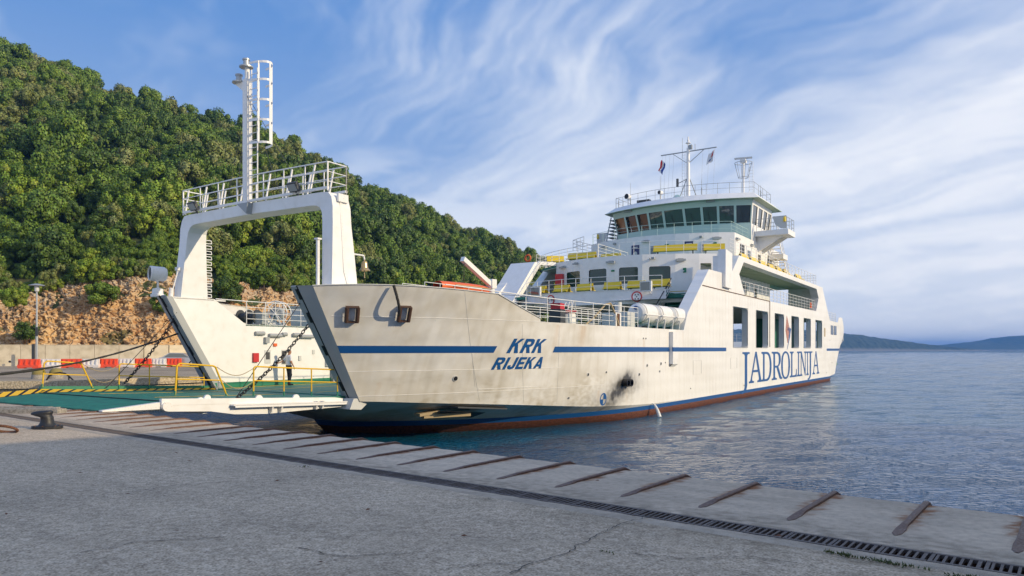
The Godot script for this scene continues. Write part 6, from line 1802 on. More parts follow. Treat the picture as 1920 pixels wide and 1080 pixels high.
	obj(mb, "yard", M["grey"], mast)
	mb = MB.new()
	for lx in [-0.55, -0.25]: mb.tube(P(lx, 16.3, 70.0), P(lx, 21.3, 70.0), 0.022, 5)
	var ml := obj(mb, "mast_ladder", M["rail"], mast)
	for k in 16:
		mb = MB.new(); mb.tube(P(-0.55, 16.6 + k * 0.3, 70), P(-0.25, 16.6 + k * 0.3, 70), 0.016, 4); obj(mb, "rung", M["rail"], ml)
	mb = MB.new(); mb.tube(P(0.05, 19.0, 70.2), P(1.0, 16.2, 70.6), 0.05, 5); mb.tube(P(-0.05, 19.0, 70.2), P(-0.9, 16.2, 69.6), 0.05, 5); obj(mb, "mast_strut", M["grey"], mast)
	mb = MB.new(); mb.tube(P(-1.0, 18.3, 69.9), P(-0.1, 18.7, 70.1), 0.035, 5); mb.tube(P(-1.0, 18.0, 69.9), P(-1.0, 18.8, 69.9), 0.13, 8); obj(mb, "signal_lamp", M["dark"], mast)
	mb = MB.new(); mb.box(P(0.25, 21.85, 70.2), Vector3(0.3, 0.4, 0.3)); mb.tube(P(0.7, 21.5, 70.2), P(0.7, 22.1, 70.2), 0.03, 5); mb.tube(P(-0.6, 20.8, 70.2), P(-0.6, 22.9, 70.2), 0.018, 4); obj(mb, "mast_instruments", M["grey"], mast)
	mb = MB.new(); mb.lathe(P(-0.95, 16.75, 69.7), Vector3(0.2, 0.1, 1), [Vector2(0.0, -0.1), Vector2(0.4, -0.1), Vector2(0.45, 0.0), Vector2(0.4, 0.14), Vector2(0.0, 0.18)], 16); mb.tube(P(-0.95, 16.2, 69.8), P(-0.95, 16.7, 69.8), 0.08, 6); obj(mb, "horn_drum", M["teal"], roof)
	# flag halyards
	for lx in [-2.7, -2.35, -1.9, -1.5, 1.5, 2.1, 2.7]:
		mb = MB.new(); mb.tube(P(lx, 16.9, 69.6), P(lx, 21.4, 70.2), 0.008, 3); obj(mb, "halyard", M["grey"], mast)
	# radar mast with basket
	mb = MB.new(); mb.tube(P(5.6, 16.2, 69.6), P(5.6, 19.4, 69.6), 0.1, 8); mb.box(P(5.6, 19.55, 69.6), Vector3(0.5, 0.3, 0.5)); var rdm := obj(mb, "radar_mast", M["white_steel"], roof)
	mb = MB.new(); mb.box(P(5.6, 19.85, 69.6), Vector3(1.6, 0.14, 0.2), Basis(Vector3.UP, 0.25)); obj(mb, "radar_scanner", M["light_grey"], rdm)
	mb = MB.new()
	for L in [[18.0, 0.45], [19.4, 0.8]]:
		var pr := Vector3.ZERO
		for k in 13:
			var a := TAU * k / 12; var p := P(5.6 + cos(a) * L[1], L[0], 69.6 + sin(a) * L[1])
			if k > 0: mb.tube(pr, p, 0.025, 4)
			pr = p
	for k in 6:
		var a := TAU * k / 6; mb.tube(P(5.6 + cos(a) * 0.45, 18.0, 69.6 + sin(a) * 0.45), P(5.6 + cos(a) * 0.8, 19.4, 69.6 + sin(a) * 0.8), 0.025, 4)
	obj(mb, "radar_basket", M["grey"], rdm)
	mb = MB.new()
	for lx in [6.15, 6.5]: mb.tube(P(lx, 16.3, 69.6), P(lx, 19.4, 69.6), 0.02, 4)
	for k in 10: mb.tube(P(6.15, 16.5 + k * 0.3, 69.6), P(6.5, 16.5 + k * 0.3, 69.6), 0.015, 4)
	obj(mb, "radar_ladder", M["rail"], rdm)
	for q in [[-5.2, 0.28], [-1.75, 0.2]]:
		mb = MB.new(); mb.tube(P(q[0], 16.2, 67.4), P(q[0], 16.9, 67.4), 0.05, 6); mb.lathe(P(q[0], 17.05, 67.3), Vector3(-0.2, 0.05, 1), [Vector2(0.0, -0.3), Vector2(q[1], -0.22), Vector2(q[1], 0.2), Vector2(q[1] * 0.9, 0.22)], 14); var sl := obj(mb, "roof_searchlight", M["white_steel"], roof)
		mb = MB.new(); mb.lathe(P(q[0], 17.05, 67.3), Vector3(-0.2, 0.05, 1), [Vector2(q[1] * 0.9, 0.2), Vector2(0.0, 0.21)], 14); obj(mb, "lens", M["black"], sl)
	for q in [[-6.7, 68.4, 17.4], [-4.95, 67.4, 18.4], [-1.6, 66.9, 18.6], [2.4, 67.2, 17.9], [6.7, 71.5, 17.5]]:
		mb = MB.new(); mb.tube(P(q[0], 16.2, q[1]), P(q[0], 17.0, q[1]), 0.05, 5); mb.tube(P(q[0], 17.0, q[1]), P(q[0], q[2], q[1]), 0.015, 4); obj(mb, "whip_aerial", M["grey"], roof)
	mb = MB.new(); mb.box(P(-3.6, 16.4, 67.6), Vector3(1.3, 0.35, 0.5)); obj(mb, "roof_box", M["dark"], roof)
	# flags
	var fl := thing("ensign_flag", "small red, white and blue flag hanging at the left yard end", "flag", FX(-2.7, 19.6, 70.0))
	var cols := ["flag_red", "flag_white", "flag_blue"]
	for k in 3:
		mb = MB.new(); var pp := []
		for j in 9:
			var f := j / 8.0
			pp.append([Vector3(-0.25 * f * 1.4 + 0.0, 1.35 - k * 0.12 - f * 1.05 + (0.05 * sin(f * 9.0)), 0.1 * sin(f * 7.0 + k)), Vector3(-0.25 * f * 1.4 + 0.16, 1.25 - k * 0.16 - f * 1.05 - 0.05, 0.1 * sin(f * 7.0 + k + 0.6))])
		for j in 8: mb.quad(pp[j][0] + Vector3(0.13 * k, 0, 0), pp[j][1] + Vector3(0.13 * k, 0, 0), pp[j + 1][1] + Vector3(0.13 * k, 0, 0), pp[j + 1][0] + Vector3(0.13 * k, 0, 0))
		obj(mb, "flag_stripe", M[cols[k]], fl)
	fl = thing("house_flag", "small white flag with red and blue at the right yard end", "flag", FX(2.45, 20.1, 70.0))
	var fp := func(u: float, v: float) -> Vector3: return Vector3(-0.55 + u * 0.62 + 0.25 * v, v * 1.1 - (1.0 - u) * 0.35, 0.12 * sin(u * 6.0 + v * 3.0))
	mb = MB.new()
	for a in 6:
		for b in 6: mb.quad(fp.call(a / 6.0, b / 6.0), fp.call((a + 1) / 6.0, b / 6.0), fp.call((a + 1) / 6.0, (b + 1) / 6.0), fp.call(a / 6.0, (b + 1) / 6.0))
	obj(mb, "flag_cloth", M["flag_white"], fl)
	mb = MB.new(); mb.quad(fp.call(0.45, 0.5) + Vector3(0, 0, 0.03), fp.call(0.85, 0.55) + Vector3(0, 0, 0.03), fp.call(0.85, 0.95) + Vector3(0, 0, 0.03), fp.call(0.6, 0.8) + Vector3(0, 0, 0.03)); obj(mb, "red_mark", M["flag_red"], fl)
	mb = MB.new(); mb.quad(fp.call(0.0, 0.0) + Vector3(0, 0, 0.03), fp.call(0.35, 0.02) + Vector3(0, 0, 0.03), fp.call(0.75, 0.4) + Vector3(0, 0, 0.03), fp.call(0.3, 0.25) + Vector3(0, 0, 0.03)); obj(mb, "blue_mark", M["flag_blue"], fl)
	# bridge wings
	for sg in [1.0, -1.0]:
		mb = MB.new(); mb.bb(P(6.75 * sg, 12.3, 69.2), P(9.75 * sg, 12.78, 72.0))
		mb.prism(PackedVector2Array([Vector2(6.8, 12.3), Vector2(9.2, 12.3), Vector2(6.85, 10.9)]), P(0, 0, 69.9), Vector3(sg, 0, 0), Vector3.UP, Vector3(0, 0, -0.2)); mb.prism(PackedVector2Array([Vector2(6.8, 12.3), Vector2(9.2, 12.3), Vector2(6.85, 10.9)]), P(0, 0, 71.5), Vector3(sg, 0, 0), Vector3.UP, Vector3(0, 0, -0.2))
		var wing := obj(mb, "bridge_wing", M["white"], ferry)
		railing([P(6.9 * sg, 12.78, 69.3), P(9.6 * sg, 12.78, 69.3), P(9.65 * sg, 12.78, 71.9), P(6.9 * sg, 12.78, 71.9)], 1.1, 3, 0.95, wing, M["grey"], 0.022)
		mb = MB.new(); mb.prism(PackedVector2Array([Vector2(8.35, 14.0), Vector2(9.6, 14.0), Vector2(9.6, 12.8), Vector2(9.1, 12.85), Vector2(8.6, 13.25)]), P(0, 0, 69.2), Vector3(sg, 0, 0), Vector3.UP, Vector3(0, 0, -0.03)); obj(mb, "wind_screen", M["light_grey"], wing)
		mb = MB.new(); mb.lathe(P(9.45 * sg, 13.4, 69.15), Vector3.UP, [Vector2(0.0, 0.0), Vector2(0.12, 0.05), Vector2(0.12, 0.3), Vector2(0.06, 0.5), Vector2(0.0, 0.52)], 10); obj(mb, "smoke_float", M["bench_yellow"], wing)
	# port side stairs beside the wheelhouse, seen against the sky
	mb = MB.new()
	for q in [[-7.4, 66.5], [-7.0, 68.0]]: mb.bar(P(q[0], 11.7, q[1]), P(q[0] + 0.0, 15.3, q[1] + 1.6), 0.06, 0.12)
	for k in 9: mb.bb(P(-7.5, 12.0 + k * 0.37, 66.6 + k * 0.16), P(-6.9, 12.04 + k * 0.37, 68.1 + k * 0.16))
	obj(mb, "port_ladder", M["grey"], ferry)
	railing([P(-7.6, 11.6, 62.5), P(-9.6, 11.6, 64.0), P(-9.6, 11.6, 68.0)], 1.05, 3, 1.0, ferry, M["grey"], 0.022)

# ---------- far quay, wall, street furniture ----------
func build_far_quay():
	var C0 := ferry.transform * P(-19.0, 0, 20.3)
	var A := Vector3(SP, 0, -CP); var Lm := Vector3(-0.985, 0, 0.17)
	var gn := noise(301, 0.12, 4); var g2 := noise(302, 0.6, 3)
	var pts := PackedVector3Array(); var col := PackedColorArray(); var ni := 90; var nj := 70
	for j in nj:
		for i in ni:
			var p := C0 + A * (j * 1.3) + Lm * (i * 1.0)
			p.y = 0.0; pts.push_back(p)
			var g := 0.62 + 0.25 * gn.get_noise_2d(p.x, p.z) + 0.2 * g2.get_noise_2d(p.x * 0.5, p.z * 2.0)
			col.push_back(Color(g, g * 0.98, g * 0.94))
	var mb := MB.new(); mb.usec = true; mb.grid(ni, nj, pts, Vector3.UP, PackedVector2Array(), col)
	setting(obj(mb, "far_quay_ground", M["asphalt"]))
	mb = MB.new()
	mb.bar(C0 + A * 45 + Vector3.UP * -0.19 - A * 0.0, C0 + Vector3.UP * -0.19, 0.5, 0.42); mb.bar(C0 + Vector3.UP * -0.188 - Lm * 0.2, C0 + Lm * 60 + Vector3.UP * -0.188, 0.5, 0.42)
	mb.quad(C0 + Vector3.DOWN * 0.3, C0 + A * 80 + Vector3.DOWN * 0.3, C0 + A * 80 + Vector3.DOWN * 4, C0 + Vector3.DOWN * 4); mb.quad(C0 + Vector3.DOWN * 0.3, C0 + Lm * 60 + Vector3.DOWN * 0.3, C0 + Lm * 60 + Vector3.DOWN * 4, C0 + Vector3.DOWN * 4)
	setting(obj(mb, "far_quay_wall", M["quay_stone"]))
	# retaining wall in cast panels
	var wall := Node3D.new(); wall.name = numbered("retaining_wall"); add_child(wall)
	tag(wall, "long beige concrete retaining wall at the foot of the rock cut", "wall")
	var u := -420.0; var prev := Vector3.ZERO; var k := 0
	while u < 760.0:
		var d := tab(FOOT, u) - 1.4; var p := W(u, d, 0.0)
		if k > 0:
			mb = MB.new(); var e := (p - prev).normalized() * 0.02
			mb.bar(prev + e + Vector3.UP * 1.12, p - e + Vector3.UP * 1.12, 0.4, 2.24); mb.bar(prev + e + Vector3.UP * 2.27, p - e + Vector3.UP * 2.27, 0.46, 0.07)
			obj(mb, "wall_panel", M["wall_concrete"], wall)
		prev = p; u += 46.0; k += 1
	mb = MB.new(); mb.box(W(62.5, 77.6, 1.2), Vector3(0.3, 2.3, 0.12)); obj(mb, "dark_pilaster", M["dark"], wall)
	mb = MB.new(); mb.lathe(W(19, 78.2, 0.48), Vector3.BACK, [Vector2(0.12, 0.0), Vector2(0.12, 0.1), Vector2(0.0, 0.1)], 12); obj(mb, "weep_hole", M["black"], wall)
	# lamp post
	var lp := thing("street_lamp", "tall grey lamp post with flat disc head against the rock cut", "street lamp", Transform3D(Basis(), W(69, 74.0, 0.0)))
	mb = MB.new(); mb.tube(Vector3.ZERO, Vector3(0, 3.9, 0), 0.13, 10, 0.12); mb.tube(Vector3(0, 3.9, 0), Vector3(0, 7.7, 0), 0.095, 10, 0.075); obj(mb, "pole", M["lamp_metal"], lp)
	mb = MB.new(); mb.lathe(Vector3(0, 7.6, 0), Vector3.UP, [Vector2(0.1, 0.0), Vector2(0.22, 0.12), Vector2(0.2, 0.62), Vector2(0.0, 0.64)], 12); obj(mb, "lantern", M["light_grey"], lp)
	mb = MB.new(); mb.lathe(Vector3(0, 8.25, 0), Vector3.UP, [Vector2(0.75, 0.0), Vector2(0.72, 0.05), Vector2(0.2, 0.2), Vector2(0.0, 0.22)], 20); obj(mb, "disc_head", M["lamp_metal"], lp)
	mb = MB.new(); mb.box(Vector3(0.06, 3.6, 0.1), Vector3(0.22, 0.9, 0.14)); obj(mb, "switch_box", M["dark"], lp)
	# water-filled barriers
	var us := [[55, 39], [95, 35], [134, 37], [170.5, 31], [204.5, 32], [237.5, 28], [268.5, 30], [298.5, 26], [326.5, 27]]
	var ord := ["first", "second", "third", "fourth", "fifth"]
	for q in us.size():
		var red := q % 2 == 0
		var d := lerpf(69.3, 75.0, q / 8.0)
		var w: float = us[q][1] / 1370.0 * d
		var lb := ("red plastic road barrier below the wall, %s red one from the left" if red else "white plastic road barrier below the wall, %s white one from the left") % ord[q / 2]
		var bt := thing("road_barrier", lb, "barrier", Transform3D(Basis(Vector3.UP, 0.12), W(us[q][0], d, 0.0)), "plastic road barriers")
		mb = MB.new()
		mb.prism(PackedVector2Array([Vector2(-0.3, 0.08), Vector2(0.3, 0.08), Vector2(0.28, 0.28), Vector2(0.13, 0.42), Vector2(0.09, 0.88), Vector2(-0.09, 0.88), Vector2(-0.13, 0.42), Vector2(-0.28, 0.28)]), Vector3(-w * 0.48, 0, 0), Vector3.BACK, Vector3.UP, Vector3(w * 0.96, 0, 0))
		for x in [-0.32, 0.32]: mb.box(Vector3(x * w, 0.05, 0), Vector3(w * 0.26, 0.1, 0.56))
		obj(mb, "shell", M["barrier_red"] if red else M["barrier_white"], bt)
		for x in [-0.36, -0.12, 0.12, 0.36]:
			mb = MB.new(); mb.prism(PackedVector2Array([Vector2(0.12, 0.36), Vector2(0.3, 0.3), Vector2(0.16, 0.82), Vector2(0.08, 0.82)]), Vector3(x * w - 0.06, 0, 0), Vector3.BACK, Vector3.UP, Vector3(0.12, 0, 0)); obj(mb, "rib", M["barrier_red"] if red else M["barrier_white"], bt)
	# concrete domes and the bent pipe guard on the far quay edge
	for q in [[73, 44.6, "rounded concrete block with yellow top left of the bent pipe"], [105, 45.2, "rounded concrete block with yellow top behind the bent pipe"]]:
		var dm := thing("concrete_block", q[2], "concrete block", Transform3D(Basis(), W(q[0], q[1], 0.0)), "rounded concrete blocks")
		mb = MB.new(); mb.lathe(Vector3.ZERO, Vector3.UP, [Vector2(0.42, 0.0), Vector2(0.39, 0.26)], 18); obj(mb, "base", M["quay_concrete"], dm)
		mb = MB.new(); mb.lathe(Vector3.ZERO, Vector3.UP, [Vector2(0.38, 0.27), Vector2(0.36, 0.42), Vector2(0.27, 0.56), Vector2(0.14, 0.63), Vector2(0.0, 0.65)], 18)
		if not M.has("worn_yellow"): mat("worn_yellow", Color(0.25, 0.20, 0.06), 0.85)
		obj(mb, "painted_top", M["worn_yellow"], dm)
	mb = MB.new(); mb.path([W(87, 42.4, 0.0), W(92, 42.4, 0.25), W(101, 42.4, 0.4), W(112, 42.4, 0.45), W(122, 42.4, 0.4), W(130, 42.4, 0.22), W(137, 42.4, 0.02)], 0.045, 6); mb.tube(W(129, 42.4, 0.22), W(129, 42.4, -0.2), 0.04, 6)
	tag(obj(mb, "pipe_guard", M["black"]), "bent black pipe hoop on the far quay edge", "pipe guard")
	# car half hidden behind the last barrier
	var car := thing("parked_car", "silver car parked behind the last red barrier", "car", Transform3D(Basis(Vector3.UP, 0.25), W(338, 76.6, 0.0)))
	mb = MB.new(); mb.prism(PackedVector2Array([Vector2(-2.1, 0.25), Vector2(2.1, 0.25), Vector2(2.12, 0.65), Vector2(1.9, 0.85), Vector2(1.1, 0.95), Vector2(0.4, 1.42), Vector2(-0.9, 1.45), Vector2(-1.6, 1.0), Vector2(-2.0, 0.9), Vector2(-2.15, 0.55)]), Vector3(0, 0, -0.8), Vector3.RIGHT, Vector3.UP, Vector3(0, 0, 1.6)); obj(mb, "body", M["silver"], car)
	mb = MB.new(); mb.prism(PackedVector2Array([Vector2(-1.45, 0.98), Vector2(1.0, 0.96), Vector2(0.38, 1.36), Vector2(-0.88, 1.38)]), Vector3(0, 0, 0.801), Vector3.RIGHT, Vector3.UP, Vector3(0, 0, 0.01)); obj(mb, "side_window", M["glass"], car)
	for x in [-1.3, 1.3]:
		for z in [-0.75, 0.75]:
			mb = MB.new(); mb.lathe(Vector3(x, 0.32, z - 0.1), Vector3.BACK, [Vector2(0.0, 0.0), Vector2(0.32, 0.0), Vector2(0.32, 0.2), Vector2(0.0, 0.2)], 16); var wl := obj(mb, "wheel", M["black"], car)
			mb = MB.new(); mb.lathe(Vector3(x, 0.32, z - 0.11), Vector3.BACK, [Vector2(0.0, 0.0), Vector2(0.2, 0.0), Vector2(0.2, 0.22), Vector2(0.0, 0.22)], 12); obj(mb, "rim", M["lamp_metal"], wl)
	# unseen building added right of the camera to keep evening sun off the foreground
	var dv := Vector3(0.73, 0, -0.68).normalized(); var pv := Vector3(0.68, 0, 0.73).normalized()
	var c := Vector3(21.3, 0, -8.9)
	var tb := thing("unseen_shade_building", "unseen long building added to shade the foreground quay", "building", Transform3D(Basis(dv, Vector3.UP, dv.cross(Vector3.UP)), c))
	var out := 1.0 if dv.cross(Vector3.UP).dot(pv) > 0.0 else -1.0
	mb = MB.new(); mb.bb(Vector3(-46, -3.5, 0.3 * out), Vector3(30, 0.0, 16 * out)); obj(mb, "pier_base", M["quay_concrete"], tb)
	mb = MB.new(); mb.bb(Vector3(-45.5, 0, 0.6 * out), Vector3(29.5, 9.6, 12 * out)); obj(mb, "wall", M["wall_concrete"], tb)
	mb = MB.new(); mb.bb(Vector3(-46, 9.6, 0.0), Vector3(30, 10.0, 12.6 * out)); obj(mb, "roof", M["light_grey"], tb)
	for f in 2:
		for x in range(-42, 28, 5):
			mb = MB.new(); mb.bb(Vector3(x, 1.2 + f * 4.6, 0.52 * out), Vector3(x + 2.4, 3.4 + f * 4.6, 0.6 * out)); obj(mb, "window", M["glass"], tb)

# ---------- fittings on the ferry and people ----------
func wall_box(parent: Node, called: String, t0: float, t1: float, y0: float, y1: float, dep: float, m: String) -> Node:
	var mb := MB.new(); var x := -4.79 - 0.01 * (t0 - 22.3)
	mb.bb(P(x - 0.05, y0, t0), P(x + dep, y1, t1))
	return obj(mb, called, M[m], parent)

func build_details():
	var mb: MB
	# equipment on the far casing wall
	var cw := ferry.get_node("casing_wall2") if ferry.has_node("casing_wall2") else ferry
	for n in ferry.get_children():
		if String(n.name).begins_with("casing_wall"): cw = n
	wall_box(cw, "extinguisher_box", 22.68, 22.98, 1.18, 1.62, 0.2, "red")
	var cab := wall_box(cw, "switch_cabinet", 23.02, 23.36, 1.08, 1.76, 0.06, "light_grey")
	wall_box(cab, "cabinet_interior", 23.04, 23.34, 1.12, 1.72, 0.07, "dark")
	wall_box(cab, "cabinet_door", 23.40, 23.76, 1.10, 1.76, 0.09, "light_grey")
	wall_box(cab, "door_panel", 23.47, 23.70, 1.3, 1.66, 0.1, "dark")
	var c2 := wall_box(cw, "switch_cabinet", 24.44, 24.80, 1.03, 1.78, 0.06, "light_grey"); wall_box(c2, "cabinet_interior", 24.48, 24.7, 1.07, 1.72, 0.08, "dark")
	wall_box(cw, "red_notice", 23.81, 23.95, 1.42, 1.55, 0.02, "red"); wall_box(cw, "socket", 25.55, 25.7, 1.22, 1.47, 0.1, "light_grey"); wall_box(cw, "orange_beacon", 23.93, 24.12, 1.95, 2.1, 0.14, "orange")
	wall_box(cw, "loudhailer", 23.36, 23.58, 2.1, 2.4, 0.24, "grey"); wall_box(cw, "control_box", 27.42, 27.66, 0.88, 1.26, 0.14, "light_grey"); wall_box(cw, "call_point", 26.5, 26.66, 1.55, 1.78, 0.05, "light_grey")
	for q in [[22.8, 23.32, 2.48, 2.68], [23.62, 24.36, 2.4, 2.58], [25.64, 26.46, 2.38, 2.56], [25.12, 25.52, 2.47, 2.63], [24.42, 24.7, 2.48, 2.64]]:
		mb = MB.new(); var x: float = -4.79 - 0.01 * (q[0] - 22.3); var yc: float = (q[2] + q[3]) * 0.5
		mb.tube(P(x + 0.16, yc, q[0]), P(x + 0.16, yc, q[1]), 0.1, 8); mb.bb(P(x - 0.05, yc - 0.04, q[0] + 0.1), P(x + 0.14, yc + 0.04, q[0] + 0.2)); obj(mb, "bulkhead_lamp", M["grey"], cw)
	for q in [[24.47, 24.58, 2.18, 2.39], [26.22, 26.31, 2.2, 2.36], [26.22, 26.31, 1.83, 1.98], [22.01, 22.14, 1.49, 1.69], [22.18, 22.31, 1.49, 1.69]]:
		var s := wall_box(cw, "warning_notice", q[0], q[1], q[2], q[3], 0.015, "yellow"); wall_box(s, "notice_symbol", q[0] + 0.03, q[1] - 0.03, q[2] + 0.05, q[3] - 0.06, 0.02, "dark")
	var s2 := wall_box(cw, "text_notice", 21.57, 21.9, 1.48, 1.67, 0.012, "sign_white")
	for r in 3: wall_box(s2, "print_line", 21.6, 21.86, 1.5 + r * 0.055, 1.525 + r * 0.055, 0.016, "red")
	wall_box(cw, "notice", 22.6, 22.8, 1.68, 1.8, 0.015, "sign_green")
	mb = MB.new(); mb.path([P(-4.76, 1.05, 23.52), P(-4.76, 0.3, 23.52)], 0.012, 4); obj(mb, "cable_run", M["grey"], cw)
	mb = MB.new(); mb.path([P(-4.78, 2.05, 24.95), P(-4.78, 1.75, 24.95), P(-4.78, 2.05, 24.5)], 0.014, 4); obj(mb, "cable_run", M["grey"], cw)
	mb = MB.new(); mb.path([P(-4.76, 2.55, 23.6), P(-4.76, 2.85, 23.6), P(-4.76, 2.85, 23.4)], 0.018, 4); obj(mb, "cable_run", M["grey"], cw)
	mb = MB.new(); mb.bb(P(-4.95, 0.0, 27.8), P(-4.6, 0.92, 28.3)); obj(mb, "deck_locker", M["grey"], cw)
	# rails and gear on the port side deck, seen through the portal
	railing([P(-4.78, 3.0, 22.4), P(-4.88, 3.0, 28.0), P(-4.92, 3.0, 46.0)], 1.12, 4, 1.15, ferry)
	railing([P(-8.4, 3.0, 28.5), P(-8.6, 3.0, 45.0)], 1.12, 4, 1.3, ferry)
	mb = MB.new(); mb.path([P(-4.45, 4.12, 20.5), P(-4.78, 4.12, 22.4)], 0.022, 5); obj(mb, "storm_rail", M["rail"], ferry)
	var hr := thing("hose_reel", "white spoked hose reel on the far side deck behind the rail", "hose reel", FX(-6.5, 2.99, 25.6, 0.5))
	mb = MB.new()
	for z in [-0.28, 0.28]:
		var pr := Vector3.ZERO
		for k in 21:
			var a := TAU * k / 20; var p := Vector3(cos(a) * 0.64, 0.72 + sin(a) * 0.64, z)
			if k > 0: mb.tube(pr, p, 0.03, 5)
			pr = p
		for k in 8:
			var a := TAU * k / 8; mb.tube(Vector3(0, 0.72, z), Vector3(cos(a) * 0.64, 0.72 + sin(a) * 0.64, z), 0.02, 4)
	obj(mb, "wheel", M["rail"], hr)
	mb = MB.new(); mb.tube(Vector3(0, 0.72, -0.27), Vector3(0, 0.72, 0.27), 0.34, 14); obj(mb, "hose_drum", M["grey"], hr)
	mb = MB.new(); mb.bar(Vector3(-0.4, 0, 0.3), Vector3(0, 0.72, 0.34), 0.06, 0.06); mb.bar(Vector3(0.4, 0, 0.3), Vector3(0, 0.72, 0.34), 0.06, 0.06); mb.bar(Vector3(-0.4, 0, -0.3), Vector3(0, 0.72, -0.34), 0.06, 0.06); mb.bar(Vector3(0.4, 0, -0.3), Vector3(0, 0.72, -0.34), 0.06, 0.06); mb.bar(Vector3(-0.45, 0.03, 0), Vector3(0.45, 0.03, 0), 0.66, 0.05); obj(mb, "stand", M["rail"], hr)
	var wn := thing("mooring_winch", "grey mooring winch on the far side deck left of the hose reel", "winch", FX(-6.6, 2.99, 23.9, 0.3))
	mb = MB.new(); mb.tube(Vector3(-0.5, 0.45, 0), Vector3(0.5, 0.45, 0), 0.22, 12); for x in [-0.5, 0.0, 0.5]: mb.tube(Vector3(x - 0.03, 0.45, 0), Vector3(x + 0.03, 0.45, 0), 0.4, 14)
	obj(mb, "drum", M["dark"], wn)
	mb = MB.new(); mb.box(Vector3(0.75, 0.4, 0), Vector3(0.4, 0.6, 0.5)); mb.box(Vector3(0, 0.05, 0), Vector3(1.7, 0.1, 0.7)); mb.box(Vector3(-0.7, 0.3, 0), Vector3(0.2, 0.6, 0.4)); obj(mb, "gearbox", M["grey"], wn)
	mb = MB.new(); mb.bb(P(-7.6, 2.99, 27.4), P(-6.2, 4.15, 28.6)); mb.bb(P(-7.7, 4.15, 27.3), P(-6.1, 4.2, 28.7)); tag(obj(mb, "deck_locker", M["light_grey"], null, ferry.transform), "pale grey locker on the far side deck beside the near bow edge", "locker")
	# starboard side deck: rails, winch, hoses
	railing([_hv(hull_ty(25.6, 3.03)) + Vector3(-0.12, 0.0, 0), _hv(hull_ty(28.6, 3.03)) + Vector3(-0.12, 0, 0), P(8.5, 3.03, 33.0), P(8.6, 3.03, 38.3)], 1.1, 4, 1.9, ferry)
	railing([P(5.0, 3.0, 22.6), P(5.05, 3.0, 28.0), P(5.05, 3.0, 46.0)], 1.05, 4, 1.4, ferry)
	railing([P(6.6, 3.0, 33.8), P(6.6, 3.0, 37.6)], 1.0, 4, 0.7, ferry)
	mb = MB.new(); mb.path([_hv(hull_ty(22.5, 4.1)) + Vector3(-0.3, 0.25, 0), _hv(hull_ty(25.2, 4.1)) + Vector3(-0.2, 0.1, 0), _hv(hull_ty(28.6, 3.03)) + Vector3(-0.12, 1.1, 0)], 0.025, 5); obj(mb, "storm_rail", M["rail"], ferry)
	var sw := thing("deck_winch", "red and white winch with hoses on the near side deck", "winch", FX(7.1, 2.99, 32.2, 0.2))
	mb = MB.new(); mb.lathe(Vector3(0, 0, -0.9), Vector3.UP, [Vector2(0.5, 0.0), Vector2(0.48, 0.62), Vector2(0.4, 0.7), Vector2(0.0, 0.72)], 16); obj(mb, "drum_body", M["white_steel"], sw)
	mb = MB.new(); mb.lathe(Vector3(0, 0.7, -0.9), Vector3.UP, [Vector2(0.52, 0.0), Vector2(0.52, 0.1), Vector2(0.0, 0.12)], 16); mb.box(Vector3(0, 0.95, 0.55), Vector3(0.5, 0.3, 0.7)); mb.tube(Vector3(0, 0.8, 0.3), Vector3(0, 1.05, -0.15), 0.12, 8); obj(mb, "red_cover", M["red"], sw)
	mb = MB.new(); mb.box(Vector3(0, 0.4, 0.6), Vector3(0.6, 0.8, 0.8)); obj(mb, "motor_base", M["dark"], sw)
	for k in 4:
		mb = MB.new(); var pr := Vector3.ZERO
		for j in 10:
			var f := j / 9.0; var p := Vector3(0.1 * k - 0.15, 0.75 + sin(PI * f) * (0.42 + 0.06 * k), -0.5 - 0.35 * k + f * 0.9 - 0.6)
			if j > 0: mb.tube(pr, p, 0.022, 5)
			pr = p
		obj(mb, "hose", M["pipe_white"], sw)
	mb = MB.new(); mb.path([P(8.3, 3.05, 32.6), P(8.2, 3.4, 33.6), P(8.4, 4.15, 34.6), P(8.55, 4.22, 34.9), P(8.62, 3.7, 35.3), P(8.75, 3.1, 35.5)], 0.05, 7); tag(obj(mb, "mooring_line", M["rope_tan"], null, ferry.transform), "tan mooring line led over the near rail to its roller", "rope")
	var rl := thing("deck_fairlead", "rusty upright roller fairlead at the near deck edge", "fairlead", FX(8.55, 2.99, 35.6))
	mb = MB.new(); mb.tube(Vector3(0.05, 0.0, 0), Vector3(0.05, 0.7, 0), 0.12, 10); obj(mb, "roller", M["rust"], rl)
	mb = MB.new(); mb.box(Vector3(0, 0.35, 0.26), Vector3(0.26, 0.75, 0.16)); mb.box(Vector3(0, 0.35, -0.26), Vector3(0.26, 0.75, 0.16)); mb.box(Vector3(0, 0.74, 0), Vector3(0.26, 0.05, 0.66)); obj(mb, "frame", M["white_steel"], rl)
	mb = MB.new(); mb.box(P(7.6, 3.25, 27.6), Vector3(0.4, 0.5, 0.4)); tag(obj(mb, "green_bin", M["green_paint"], null, ferry.transform), "small green bin at the end of the bow bulwark", "bin")
	# life raft canisters in their cradles
	var ord := ["first", "second", "third"]
